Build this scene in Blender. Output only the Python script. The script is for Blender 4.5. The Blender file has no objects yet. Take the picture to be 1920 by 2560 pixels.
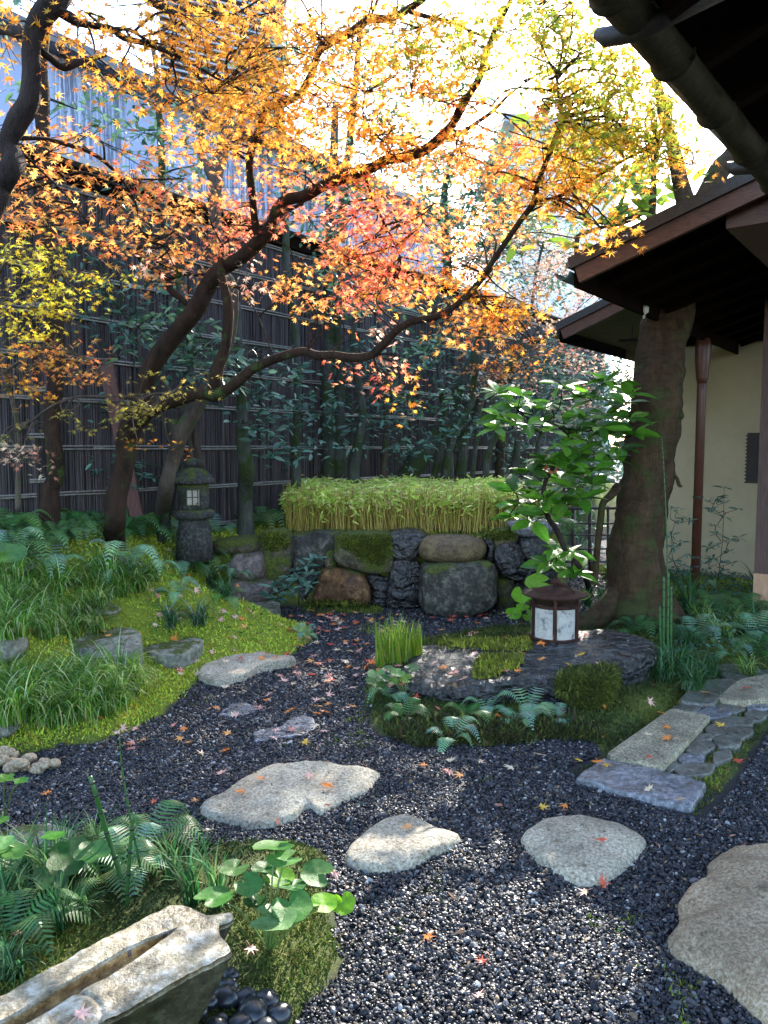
import bpy, math, random
import numpy as np
from mathutils import Vector, Matrix, noise as mn
from mathutils.bvhtree import BVHTree
random.seed(7); rng = np.random.default_rng(7)
R = math.radians
scene = bpy.context.scene
col = scene.collection

# ------------------------------------------------------------------ camera, sky, sun, exposure
CAMZ = 1.5; F = 1923.0; TH = R(4.77)
cd = bpy.data.cameras.new('camera'); cam = bpy.data.objects.new('camera', cd); col.objects.link(cam)
cam.location = (0, 0, CAMZ); cam.rotation_euler = (R(90) - TH, 0, 0)
cd.sensor_fit = 'VERTICAL'; cd.sensor_height = 36.0; cd.lens = 36.0 * F / 2560.0
cd.clip_start = 0.05; cd.clip_end = 2000
scene.camera = cam
SUN_EL, SUN_AZ = R(31), R(17)           # azimuth measured from +Y towards +X
w = bpy.data.worlds.new('World'); scene.world = w; w.use_nodes = True
nt = w.node_tree; bg = nt.nodes['Background']
sky = nt.nodes.new('ShaderNodeTexSky'); sky.sky_type = 'NISHITA'; sky.sun_disc = False
sky.sun_elevation = SUN_EL; sky.sun_rotation = SUN_AZ
sky.air_density = 1.0; sky.dust_density = 1.0; sky.ozone_density = 1.2
nt.links.new(sky.outputs[0], bg.inputs[0]); bg.inputs[1].default_value = 0.15
sd = bpy.data.lights.new('sun', 'SUN'); sun = bpy.data.objects.new('sun', sd); col.objects.link(sun)
sd.energy = 2.8; sd.angle = R(0.5); sd.color = (1.0, 0.93, 0.82)
sdir = Vector((math.sin(SUN_AZ) * math.cos(SUN_EL), math.cos(SUN_AZ) * math.cos(SUN_EL), math.sin(SUN_EL)))
sun.rotation_euler = sdir.to_track_quat('Z', 'Y').to_euler(); sun.location = sdir * 30
vs = scene.view_settings; vs.view_transform = 'Standard'; vs.look = 'None'; vs.gamma = 1.0; vs.use_curve_mapping = False
vs.exposure = 2.55
scene.cycles.max_bounces = 6; scene.cycles.diffuse_bounces = 3; scene.cycles.glossy_bounces = 3
scene.cycles.transmission_bounces = 4; scene.cycles.transparent_max_bounces = 6
scene.cycles.sample_clamp_indirect = 4.0; scene.cycles.caustics_reflective = False; scene.cycles.caustics_refractive = False

# ------------------------------------------------------------------ measuring helpers
KC = 960.0 / 1659.0
OFF = {1: (0, 0), 2: (960, 0), 3: (0, 640), 4: (960, 640), 5: (0, 1240), 6: (960, 1240), 7: (0, 1860), 8: (960, 1860)}
def Q(n, *pts):
    ox, oy = OFF[n]; return [(ox + p[0] * KC, oy + p[1] * KC) + tuple(p[2:]) for p in pts]
VK = 1920.0 / 1659.0
def ray(px, py):
    a = (px - 960) / F; b = (1280 - py) / F
    return Vector((a, math.cos(TH) + b * math.sin(TH), -math.sin(TH) + b * math.cos(TH)))
def P(px, py, Y):
    r = ray(px, py); return Vector((0, 0, CAMZ)) + r * (Y / r.y)
def G(px, py, z=0.0):
    r = ray(px, py); t = (z - CAMZ) / r.z; return Vector((0, 0, CAMZ)) + r * t
def on_plane(px, py, p0, n):
    r = ray(px, py); o = Vector((0, 0, CAMZ)); t = (p0 - o).dot(n) / r.dot(n); return o + r * t
def pxlen(L, Y): return L * F / Y
def inside(pts, poly):
    x, y = pts[:, 0], pts[:, 1]; res = np.zeros(len(pts), bool); n = len(poly); j = n - 1
    for i in range(n):
        xi, yi = poly[i]; xj, yj = poly[j]
        c = ((yi > y) != (yj > y)) & (x < (xj - xi) * (y - yi) / ((yj - yi) + 1e-12) + xi); res ^= c; j = i
    return res
def edist(pts, poly):
    d = np.full(len(pts), 1e9); n = len(poly)
    for i in range(n):
        a = np.array(poly[i - 1]); b = np.array(poly[i]); ab = b - a
        t = np.clip(((pts - a) @ ab) / (ab @ ab + 1e-12), 0, 1)
        d = np.minimum(d, np.hypot(*(pts - (a + t[:, None] * ab)).T))
    return d
def sdist(pts, poly):                    # positive inside
    d = edist(pts, poly); return np.where(inside(pts, poly), d, -d)
def sm(a, b, x):
    t = np.clip((x - a) / (b - a), 0, 1); return t * t * (3 - 2 * t)
def gp(pts, z=0.0): return [tuple(G(p[0], p[1], z)[:2]) for p in pts]

# ------------------------------------------------------------------ mesh helpers
def worldloc(o):
    v = Vector((0, 0, 0))
    while o is not None: v = v + o.location; o = o.parent
    return v
def link(name, me, mat=None, parent=None):
    o = bpy.data.objects.new(name, me); col.objects.link(o)
    if mat is not None and me is not None: me.materials.append(mat)
    if parent is not None: o.parent = parent
    return o
def tag(o, label=None, cat=None, group=None, kind=None):
    if label: o['label'] = label
    if cat: o['category'] = cat
    if group: o['group'] = group
    if kind: o['kind'] = kind
    return o
def thing(name, label, cat, loc, group=None, rz=0):
    o = bpy.data.objects.new(name, None); col.objects.link(o); o.location = loc; o.empty_display_size = 0.05
    o.rotation_euler = (0, 0, rz); return tag(o, label, cat, group)
class MB:
    def __init__(s): s.v = []; s.f = []; s.c = []; s.cur = (1, 1, 1)
    def add(s, vs, fs, c=None):
        k = len(s.v); s.v.extend([tuple(v) for v in vs]); s.f.extend([tuple(i + k for i in f) for f in fs])
        s.c.extend([c or s.cur] * len(fs)); return s
    def box(s, o, ax, ay, az, c=None):   # corner + three edge vectors
        o = Vector(o); ax = Vector(ax); ay = Vector(ay); az = Vector(az)
        v = [o, o + ax, o + ax + ay, o + ay, o + az, o + ax + az, o + ax + ay + az, o + ay + az]
        return s.add(v, [(0, 3, 2, 1), (4, 5, 6, 7), (0, 1, 5, 4), (1, 2, 6, 5), (2, 3, 7, 6), (3, 0, 4, 7)], c)
    def cbox(s, c, sx, sy, sz, rz=0, col_=None):
        ca, sa = math.cos(rz), math.sin(rz); X = Vector((ca, sa, 0)); Y = Vector((-sa, ca, 0)); Z = Vector((0, 0, 1))
        return s.box(Vector(c) - X * sx / 2 - Y * sy / 2 - Z * sz / 2, X * sx, Y * sy, Z * sz, col_)
    def tube(s, pts, rad, seg=8, c=None, cap=True, wob=0.0, nz=0.0):
        pts = [Vector(p) for p in pts]; n = len(pts); vs = []; fs = []
        if not hasattr(rad, '__len__'): rad = [rad] * n
        T = [(pts[min(i + 1, n - 1)] - pts[max(i - 1, 0)]).normalized() for i in range(n)]
        a = T[0].orthogonal().normalized()
        for i in range(n):
            a = (a - T[i] * a.dot(T[i])); a = a.normalized() if a.length > 1e-6 else T[i].orthogonal().normalized()
            b = T[i].cross(a)
            for k in range(seg):
                th = 2 * math.pi * k / seg; d = a * math.cos(th) + b * math.sin(th)
                r = rad[i]
                if wob: r *= 1 + wob * mn.noise(pts[i] * 5 + d * 1.3)
                if nz: r *= 1 + nz * mn.noise(pts[i] * 16 + d * 3)
                vs.append(pts[i] + d * r)
        for i in range(n - 1):
            for k in range(seg):
                k2 = (k + 1) % seg; fs.append((i * seg + k, i * seg + k2, (i + 1) * seg + k2, (i + 1) * seg + k))
        if cap: fs.append(tuple(range(seg - 1, -1, -1))); fs.append(tuple((n - 1) * seg + k for k in range(seg)))
        return s.add(vs, fs, c)
    def lathe(s, prof, center, seg=24, c=None, sq=None):
        vs = []; fs = []; n = len(prof); cx, cy, cz = center
        for (r, z) in prof:
            for k in range(seg):
                th = 2 * math.pi * k / seg; q = 1.0
                if sq: q = sq(th)
                vs.append((cx + r * q * math.cos(th), cy + r * q * math.sin(th), cz + z))
        for i in range(n - 1):
            for k in range(seg):
                k2 = (k + 1) % seg; fs.append((i * seg + k, i * seg + k2, (i + 1) * seg + k2, (i + 1) * seg + k))
        fs.append(tuple(range(seg - 1, -1, -1))); fs.append(tuple((n - 1) * seg + k for k in range(seg)))
        return s.add(vs, fs, c)
    def build(s, name, mat, parent=None, smooth=False):
        o = worldloc(parent) if parent is not None else Vector((0, 0, 0))
        return link(name, mesh_np(name, np.array(s.v, float).reshape(-1, 3) - np.array(o), s.f, s.c, smooth), mat, parent)
def mesh_np(name, V, faces, cols=None, smooth=False):
    me = bpy.data.meshes.new(name); lens = np.fromiter((len(f) for f in faces), np.int32, len(faces))
    idx = np.fromiter((i for f in faces for i in f), np.int32, int(lens.sum()))
    return mesh_fast(me, V, idx, lens, cols, smooth)
def mesh_fast(me, V, idx, lens, cols=None, smooth=False):
    V = np.ascontiguousarray(V, np.float32)
    me.vertices.add(len(V)); me.vertices.foreach_set('co', V.ravel())
    me.loops.add(len(idx)); me.loops.foreach_set('vertex_index', idx.astype(np.int32))
    me.polygons.add(len(lens)); st = np.zeros(len(lens), np.int32); st[1:] = np.cumsum(lens)[:-1]
    me.polygons.foreach_set('loop_start', st)
    me.polygons.foreach_set('use_smooth', np.full(len(lens), bool(smooth)))
    me.update(calc_edges=True); me.validate()
    if cols is not None:
        a = me.attributes.new('Col', 'FLOAT_COLOR', 'FACE'); c = np.ones((len(lens), 4), np.float32)
        c[:, :3] = np.array(cols, np.float32)[:, :3]; a.data.foreach_set('color', c.ravel())
    return me
def cat(pts, n):                                    # Catmull-Rom through rows (any dimension)
    A = np.array(pts, float); m = len(A); out = []
    for i in range(m - 1):
        p0 = A[max(i - 1, 0)]; p1 = A[i]; p2 = A[i + 1]; p3 = A[min(i + 2, m - 1)]
        for k in range(n):
            t = k / n; out.append(0.5 * (2 * p1 + (p2 - p0) * t + (2 * p0 - 5 * p1 + 4 * p2 - p3) * t * t + (3 * p1 - p0 - 3 * p2 + p3) * t ** 3))
    out.append(A[-1]); return np.array(out)
def closed(pts, N, tens=0.5):                       # smooth closed outline resampled to N points
    A = np.array(pts, float); m = len(A); out = []
    for i in range(m):
        p0, p1, p2, p3 = A[i - 1], A[i], A[(i + 1) % m], A[(i + 2) % m]
        for k in range(12):
            t = k / 12; h1 = 2 * t ** 3 - 3 * t ** 2 + 1; h2 = -2 * t ** 3 + 3 * t ** 2; h3 = t ** 3 - 2 * t ** 2 + t; h4 = t ** 3 - t ** 2
            out.append(h1 * p1 + h2 * p2 + h3 * tens * (p2 - p0) + h4 * tens * (p3 - p1))
    out = np.array(out); d = np.r_[0, np.cumsum(np.linalg.norm(np.diff(np.vstack([out, out[:1]]), axis=0), axis=1))]
    s = np.linspace(0, d[-1], N, endpoint=False); o2 = np.vstack([out, out[:1]])
    return np.stack([np.interp(s, d, o2[:, k]) for k in range(A.shape[1])], 1)

# ------------------------------------------------------------------ materials
def newmat(name):
    m = bpy.data.materials.new(name); m.use_nodes = True; nt = m.node_tree; nt.nodes.clear()
    out = nt.nodes.new('ShaderNodeOutputMaterial'); b = nt.nodes.new('ShaderNodeBsdfPrincipled')
    nt.links.new(b.outputs[0], out.inputs[0]); return m, nt, b, out
def N(nt, t, **kw):
    n = nt.nodes.new(t)
    for k, v in kw.items():
        if k.startswith('i_'): n.inputs[int(k[2:]) if k[2:].isdigit() else k[2:].replace('_', ' ')].default_value = v
        else: setattr(n, k, v)
    return n
def noise_n(nt, scale, detail=4, rough=0.6, coord=None, vecscale=None):
    n = N(nt, 'ShaderNodeTexNoise'); n.inputs['Scale'].default_value = scale; n.inputs['Detail'].default_value = detail
    n.inputs['Roughness'].default_value = rough
    if vecscale:
        mp = N(nt, 'ShaderNodeMapping'); mp.inputs['Scale'].default_value = vecscale
        nt.links.new(coord, mp.inputs[0]); nt.links.new(mp.outputs[0], n.inputs['Vector'])
    elif coord is not None: nt.links.new(coord, n.inputs['Vector'])
    return n
def ramp(nt, fac, stops):
    r = N(nt, 'ShaderNodeValToRGB'); e = r.color_ramp.elements
    while len(e) < len(stops): e.new(0.5)
    for i, (p, c) in enumerate(stops): e[i].position = p; e[i].color = tuple(c) + (1,) if len(c) == 3 else c
    nt.links.new(fac, r.inputs[0]); return r
def mixc(nt, fac, a, b, mode='MIX'):
    m = N(nt, 'ShaderNodeMix', data_type='RGBA', blend_type=mode)
    for i, x in ((0, fac), (6, a), (7, b)):
        if hasattr(x, 'links'): nt.links.new(x, m.inputs[i])
        elif isinstance(x, (int, float)): m.inputs[i].default_value = x
        else: m.inputs[i].default_value = tuple(x) + (1,)
    return m.outputs[2]
def bump(nt, b, h, strength=0.5, dist=0.01):
    n = N(nt, 'ShaderNodeBump'); n.inputs['Strength'].default_value = strength; n.inputs['Distance'].default_value = dist
    nt.links.new(h, n.inputs['Height']); nt.links.new(n.outputs[0], b.inputs['Normal']); return n
def pos(nt): return N(nt, 'ShaderNodeNewGeometry').outputs['Position']
def attr(nt, name='Col', typ='GEOMETRY'):
    a = N(nt, 'ShaderNodeAttribute'); a.attribute_name = name; a.attribute_type = typ; return a.outputs['Color']

MOSS_A, MOSS_B = (0.05, 0.085, 0.008), (0.17, 0.22, 0.02)
def mat_bark(name, c1, c2, moss=0.0, scale=14, rough=0.85, mosscol=(0.05, 0.09, 0.02)):
    m, nt, b, o = newmat(name); p = pos(nt)
    n1 = noise_n(nt, scale, 6, 0.7, p, (1, 1, 0.35)); n2 = noise_n(nt, scale * 5, 4, 0.7, p, (1, 1, 0.25))
    c = ramp(nt, n1.outputs[0], [(0.3, c1), (0.62, c2), (0.75, [min(1, x * 1.5) for x in c2])]).outputs[0]
    if moss > 0:
        n3 = noise_n(nt, 5, 5, 0.65, p); f = ramp(nt, n3.outputs[0], [(0.62 - moss * 0.35, (0, 0, 0)), (0.72 - moss * 0.3, (1, 1, 1))]).outputs[0]
        c = mixc(nt, f, c, mosscol)
    nt.links.new(c, b.inputs['Base Color']); b.inputs['Roughness'].default_value = rough
    mx = N(nt, 'ShaderNodeMath', operation='ADD'); nt.links.new(n1.outputs[0], mx.inputs[0]); nt.links.new(n2.outputs[0], mx.inputs[1])
    b.inputs['Specular IOR Level'].default_value = 0.2; bump(nt, b, mx.outputs[0], 1.0, 0.03); return m
def mat_stone(name, cols_, scale=40, big=6, rough=(0.5, 0.8), moss=0.0, spec=0.5, bstr=0.6, bdist=0.01, voro=False, mossz=None):
    m, nt, b, o = newmat(name); p = pos(nt)
    n1 = noise_n(nt, scale, 5, 0.75, p); n2 = noise_n(nt, big, 5, 0.6, p)
    c = ramp(nt, n1.outputs[0], [(0.32, cols_[0]), (0.5, cols_[1]), (0.66, cols_[2])]).outputs[0]
    d = ramp(nt, n2.outputs[0], [(0.3, (0.55, 0.53, 0.5)), (0.6, (1.12, 1.1, 1.05))]).outputs[0]
    c = mixc(nt, 1.0, c, d, 'MULTIPLY')
    n6 = noise_n(nt, big * 3.3, 7, 0.75, p); c = mixc(nt, 1.0, c, ramp(nt, n6.outputs[0], [(0.33, (0.42, 0.38, 0.32)), (0.45, (1, 1, 1)), (0.62, (1, 1, 1)), (0.72, (1.25, 1.25, 1.2))]).outputs[0], 'MULTIPLY')
    rr = ramp(nt, n2.outputs[0], [(0.35, (rough[0],) * 3), (0.65, (rough[1],) * 3)]).outputs[0]
    nt.links.new(rr, b.inputs['Roughness'])
    h = N(nt, 'ShaderNodeMath', operation='MULTIPLY_ADD'); nt.links.new(n2.outputs[0], h.inputs[0]); h.inputs[1].default_value = 2.0; nt.links.new(n1.outputs[0], h.inputs[2])
    hh = h.outputs[0]
    if voro:
        v = N(nt, 'ShaderNodeTexVoronoi', feature='F1'); v.inputs['Scale'].default_value = 5; v.inputs['Randomness'].default_value = 1
        mp = N(nt, 'ShaderNodeMapping'); mp.inputs['Scale'].default_value = (1, 2.2, 3.5); mp.inputs['Rotation'].default_value = (0.3, 0.5, 0.4)
        wn = noise_n(nt, 4, 4, 0.6, p); ad = N(nt, 'ShaderNodeVectorMath', operation='MULTIPLY_ADD'); ad.inputs[1].default_value = (0.35,) * 3
        nt.links.new(wn.outputs['Color'], ad.inputs[0]); nt.links.new(p, ad.inputs[2]); nt.links.new(ad.outputs[0], mp.inputs[0]); nt.links.new(mp.outputs[0], v.inputs['Vector'])
        h2 = N(nt, 'ShaderNodeMath', operation='MULTIPLY_ADD'); nt.links.new(v.outputs['Distance'], h2.inputs[0]); h2.inputs[1].default_value = 2.2; nt.links.new(hh, h2.inputs[2]); hh = h2.outputs[0]
    if moss > 0:
        g = N(nt, 'ShaderNodeNewGeometry'); sx = N(nt, 'ShaderNodeSeparateXYZ'); nt.links.new(g.outputs['Normal'], sx.inputs[0])
        n3 = noise_n(nt, 4, 6, 0.7, p); a = N(nt, 'ShaderNodeMath', operation='MULTIPLY_ADD'); nt.links.new(sx.outputs[2], a.inputs[0]); a.inputs[1].default_value = 0.18; nt.links.new(n3.outputs[0], a.inputs[2])
        f = ramp(nt, a.outputs[0], [(0.70 - moss * 0.3, (0, 0, 0)), (0.78 - moss * 0.3, (1, 1, 1))]).outputs[0]
        n4 = noise_n(nt, 60, 4, 0.8, p); mc = ramp(nt, n4.outputs[0], [(0.35, (0.03, 0.045, 0.006)), (0.65, (0.13, 0.16, 0.02))]).outputs[0]
        c = mixc(nt, f, c, mc)
        h3 = N(nt, 'ShaderNodeMath', operation='MULTIPLY_ADD'); nt.links.new(f, h3.inputs[0]); nt.links.new(n4.outputs[0], h3.inputs[1]); nt.links.new(hh, h3.inputs[2]); hh = h3.outputs[0]
        rm = mixc(nt, f, rr, (0.95, 0.95, 0.95)); nt.links.new(rm, b.inputs['Roughness'])
    nt.links.new(c, b.inputs['Base Color']); b.inputs['Specular IOR Level'].default_value = spec
    bump(nt, b, hh, bstr, bdist); return m
def mat_leaf(name, trans=0.45, rough=0.5, spec=0.4, colmul=(1, 1, 1), tcol=(1, 1, 1), sat=None):
    m, nt, b, o = newmat(name); c = attr(nt)
    b.inputs['Roughness'].default_value = rough; b.inputs['Specular IOR Level'].default_value = spec
    cc = mixc(nt, 1.0, c, colmul, 'MULTIPLY'); nt.links.new(cc, b.inputs['Base Color'])
    t = N(nt, 'ShaderNodeBsdfTranslucent'); tc = mixc(nt, 1.0, c, tcol, 'MULTIPLY'); nt.links.new(tc, t.inputs[0])
    mx = N(nt, 'ShaderNodeMixShader'); mx.inputs[0].default_value = trans
    nt.links.new(b.outputs[0], mx.inputs[1]); nt.links.new(t.outputs[0], mx.inputs[2]); nt.links.new(mx.outputs[0], o.inputs[0]); return m
def mat_wood(name, c1, c2, scale=(1, 1, 12), rough=0.6, spec=0.3):
    m, nt, b, o = newmat(name); p = pos(nt); n1 = noise_n(nt, 6, 5, 0.7, p, scale)
    nt.links.new(ramp(nt, n1.outputs[0], [(0.3, c1), (0.7, c2)]).outputs[0], b.inputs['Base Color'])
    b.inputs['Roughness'].default_value = rough; b.inputs['Specular IOR Level'].default_value = spec
    bump(nt, b, n1.outputs[0], 0.4, 0.006); return m
def mat_col(name, rough=0.6, spec=0.4, vary=0.0, metallic=0.0, bs=0.0, bscale=60):
    m, nt, b, o = newmat(name); c = attr(nt)
    n = noise_n(nt, bscale, 4, 0.7, pos(nt))
    if vary: c = mixc(nt, 1.0, c, ramp(nt, n.outputs[0], [(0.3, (1 - vary,) * 3), (0.7, (1 + vary,) * 3)]).outputs[0], 'MULTIPLY')
    nt.links.new(c, b.inputs['Base Color']); b.inputs['Roughness'].default_value = rough; b.inputs['Specular IOR Level'].default_value = spec
    b.inputs['Metallic'].default_value = metallic
    if bs: bump(nt, b, n.outputs[0], bs, 0.01)
    return m
# ------------------------------------------------------------------ plan of the garden (metres, from the camera)
left_edge = [(-9, 2.2)] + gp([(-420, 1990), (0, 1905), (140, 1878), (290, 1850), (400, 1800), (462, 1745), (500, 1700), (640, 1672), (735, 1640), (790, 1600), (775, 1572), (700, 1562), (625, 1560), (572, 1545)])
cx, cy = left_edge[-1]
LM = left_edge + [(cx - 0.02, cy + 0.25), (cx, 7.1), (cx, 20), (-20, 20), (-20, 2.2)]
TERR = [(-2.1, 6.95), (-1.6, 7.12), (-1.15, 7.12), (0.2, 7.14), (1.25, 7.1), (1.62, 7.25), (1.95, 8.0), (1.75, 9.2), (2.2, 11), (4.5, 14.2), (4.5, 30), (-20, 30), (-20, 7.4)]
ISL_PX = [(952, 1842), (1000, 1856), (1047, 1872), (1100, 1866), (1150, 1864), (1220, 1868), (1290, 1862), (1336, 1852), (1420, 1853), (1480, 1856), (1512, 1893), (1560, 1930), (1640, 1945), (1800, 1990), (1860, 1900), (1940, 1800), (2500, 1800), (2500, 1300)]
ISL = gp(ISL_PX)[:-2] + [(9, 3.4), (9, 9.6), (2.6, 9.6), (2.35, 7.6)] + gp([(1520, 1560), (1400, 1556), (1330, 1568), (1230, 1572), (1120, 1592), (1040, 1605), (1000, 1620), (955, 1650), (915, 1700), (905, 1760), (920, 1810)])
BED = gp([(-700, 2075), (0, 2085), (110, 2092), (230, 2096), (400, 2108), (540, 2115), (640, 2108), (740, 2110), (815, 2135), (836, 2175), (822, 2250), (846, 2330), (862, 2400), (835, 2470), (770, 2530), (735, 2620), (690, 2900)]) + [(-0.6, 1.0), (-4, 1.0)]
PAV = gp([(1425, 1930), (1520, 1890), (1672, 1775), (1790, 1680), (1800, 1655), (2100, 1640), (2100, 1780), (1920, 1800), (1890, 1860), (1800, 1990), (1740, 2040), (1600, 2000)])
def H(x, y):
    x = np.atleast_1d(np.asarray(x, float)); y = np.atleast_1d(np.asarray(y, float)); p = np.stack([x, y], 1)
    d = sdist(p, LM); wd = np.interp(y, [3.5, 4.8, 6.0, 7.0], [2.7, 2.1, 1.35, 0.75])
    lm = np.where(d > 0, 0.035 * sm(0, 0.06, d) + 0.80 * sm(0.0, 1, d / wd) + 0.03 * np.clip(y - 6, 0, 5), 0)
    d = sdist(p, TERR); te = np.where(d > 0, 0.66 * sm(0, 0.1, d) + 0.03 * np.clip(y - 7.3, 0, 6) * sm(0, .3, d), 0)
    d = sdist(p, ISL); isl = np.where(d > 0, 0.03 * sm(0, 0.04, d) + 0.05 * sm(0.05, 0.6, d), 0)
    isl = isl * (1 - sm(-0.12, 0.0, sdist(p, PAV)))
    d = sdist(p, BED); bed = np.where(d > 0, 0.03 * sm(0, 0.05, d) + 0.05 * sm(0.03, 0.4, d), 0)
    h = np.maximum(np.maximum(lm, te), np.maximum(isl, bed))
    return h + 0.012 * np.sin(x * 3.1 + 1) * np.cos(y * 2.7) * sm(0.02, 0.1, h)
def Hz(x, y): return float(H(x, y)[0])
def hit(px, py):
    r = ray(px, py); o = Vector((0, 0, CAMZ)); ts = np.linspace(1.0, 22, 900) / r.y
    X = o.x + ts * r.x; Y = o.y + ts * r.y; Z = o.z + ts * r.z; h = H(X, Y); k = np.argmax(Z <= h)
    if Z[k] > h[k]: k = len(ts) - 1
    if k > 0:
        a = (Z[k - 1] - h[k - 1]); b = (Z[k] - h[k]); f = a / (a - b + 1e-9); t = ts[k - 1] + (ts[k] - ts[k - 1]) * f
    else: t = ts[0]
    v = o + r * t; v.z = Hz(v.x, v.y); return v
SOLID = []                                          # (verts, faces) of everything a fallen leaf can lie on

# ------------------------------------------------------------------ ground
def axis(fine, lo, hi, step, far):
    a = list(np.arange(lo, hi, step)); e = []; s = step; x = hi
    while x < far: e.append(x); s *= 1.35; x += s
    e.append(far); pre = []; s = step; x = lo - step
    while x > -far: pre.append(x); s *= 1.35; x -= s
    pre.append(-far); return np.array(pre[::-1] + a + e)
gx = axis(0, -4.5, 4.5, 0.045, 400); gy = axis(0, 0.8, 11.0, 0.045, 400)
XX, YY = np.meshgrid(gx, gy, indexing='ij'); xy = np.stack([XX.ravel(), YY.ravel()], 1)
hz = H(xy[:, 0], xy[:, 1])
nzv = np.array([mn.noise(Vector((a * 2.5, b * 2.5, 0))) + 0.5 * mn.noise(Vector((a * 9, b * 9, 3))) for a, b in xy]) if True else 0
green = np.maximum.reduce([sdist(xy, LM), sdist(xy, TERR), sdist(xy, ISL), sdist(xy, BED)])
gm = sm(-0.01, 0.03, green + 0.02 * nzv)
hz = hz + gm * 0.014 * nzv
V = np.column_stack([xy, hz]); nx, ny = len(gx), len(gy)
ii, jj = np.meshgrid(np.arange(nx - 1), np.arange(ny - 1), indexing='ij'); a = (ii * ny + jj).ravel()
idx = np.stack([a, a + ny, a + ny + 1, a + 1], 1)
gme = mesh_fast(bpy.data.meshes.new('ground'), V, idx.ravel(), np.full(len(idx), 4, np.int32), None, True)
ga = gme.attributes.new('moss', 'FLOAT', 'POINT'); ga.data.foreach_set('value', gm.astype(np.float32))
wet = 1 - sm(0.5, 2.6, sdist(xy, LM)) ; ga2 = gme.attributes.new('lit', 'FLOAT', 'POINT')  # sunlit band along the bank edge, painted into the moss colour
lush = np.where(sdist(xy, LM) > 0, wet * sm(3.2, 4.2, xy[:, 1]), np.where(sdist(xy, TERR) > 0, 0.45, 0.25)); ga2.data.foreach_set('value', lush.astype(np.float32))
SOLID.append((V, idx))
def mat_ground():
    m, nt, b, o = newmat('mossy_soil'); p = pos(nt)
    at = N(nt, 'ShaderNodeAttribute'); at.attribute_name = 'moss'; al = N(nt, 'ShaderNodeAttribute'); al.attribute_name = 'lit'
    n1 = noise_n(nt, 90, 5, 0.8, p); n2 = noise_n(nt, 3.5, 5, 0.65, p); n3 = noise_n(nt, 260, 3, 0.7, p)
    dry = ramp(nt, n1.outputs[0], [(0.3, (0.02, 0.03, 0.006)), (0.55, (0.06, 0.085, 0.015)), (0.75, (0.12, 0.15, 0.03))]).outputs[0]  # darker moss outside the painted sunlit band
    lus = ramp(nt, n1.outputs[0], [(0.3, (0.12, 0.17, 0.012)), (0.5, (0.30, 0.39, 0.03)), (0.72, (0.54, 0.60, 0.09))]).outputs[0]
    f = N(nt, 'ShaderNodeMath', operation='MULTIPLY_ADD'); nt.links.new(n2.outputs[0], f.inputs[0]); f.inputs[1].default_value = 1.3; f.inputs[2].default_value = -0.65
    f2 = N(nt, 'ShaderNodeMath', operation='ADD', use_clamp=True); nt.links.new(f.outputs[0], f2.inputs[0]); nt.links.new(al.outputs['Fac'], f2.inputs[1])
    c = mixc(nt, f2.outputs[0], dry, lus)  # random patches plus the sunlit band, light put into the moss colour
    br = ramp(nt, n2.outputs[0], [(0.56, (0, 0, 0)), (0.7, (0.6, 0.6, 0.6))]).outputs[0]
    c = mixc(nt, br, c, (0.07, 0.05, 0.025))
    soil = ramp(nt, n3.outputs[0], [(0.35, (0.012, 0.012, 0.016)), (0.7, (0.08, 0.075, 0.075))]).outputs[0]
    c = mixc(nt, at.outputs['Fac'], soil, c); nt.links.new(c, b.inputs['Base Color']); b.inputs['Roughness'].default_value = 0.9
    bump(nt, b, n1.outputs[0], 1.0, 0.03); return m
ground = link('ground', gme, mat_ground()); tag(ground, 'dark soil and bright green moss ground with a raised mound', 'ground', kind='structure')

# ------------------------------------------------------------------ stones
def stone_obj(name, V, faces, mat, label, cat_, group=None, parent=None):
    V = np.array(V); base = Vector((V[:, 0].mean(), V[:, 1].mean(), max(V[:, 2].min(), 0)))
    me = mesh_np(name, V - np.array(base), faces, None, True); o = link(name, me, mat); o.location = base
    SOLID.append((V, faces)); return tag(o, label, cat_, group)
def ring_mesh(out3, cen, prof, fn):
    """out3 Nx2 plan outline; prof list of (scale, height); fn(x,y,h)->xyz"""
    n = len(out3); V = []; fs = []
    for (s, h) in prof:
        for p in out3: V.append(fn(cen + (p - cen) * s, h, s))
    V.append(fn(cen, prof[-1][1], 0)); k = len(prof)
    for i in range(k - 1):
        for j in range(n):
            j2 = (j + 1) % n; fs.append((i * n + j, i * n + j2, (i + 1) * n + j2, (i + 1) * n + j))
    for j in range(n): fs.append(((k - 1) * n + j, (k - 1) * n + (j + 1) % n, len(V) - 1))
    return V, fs
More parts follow.
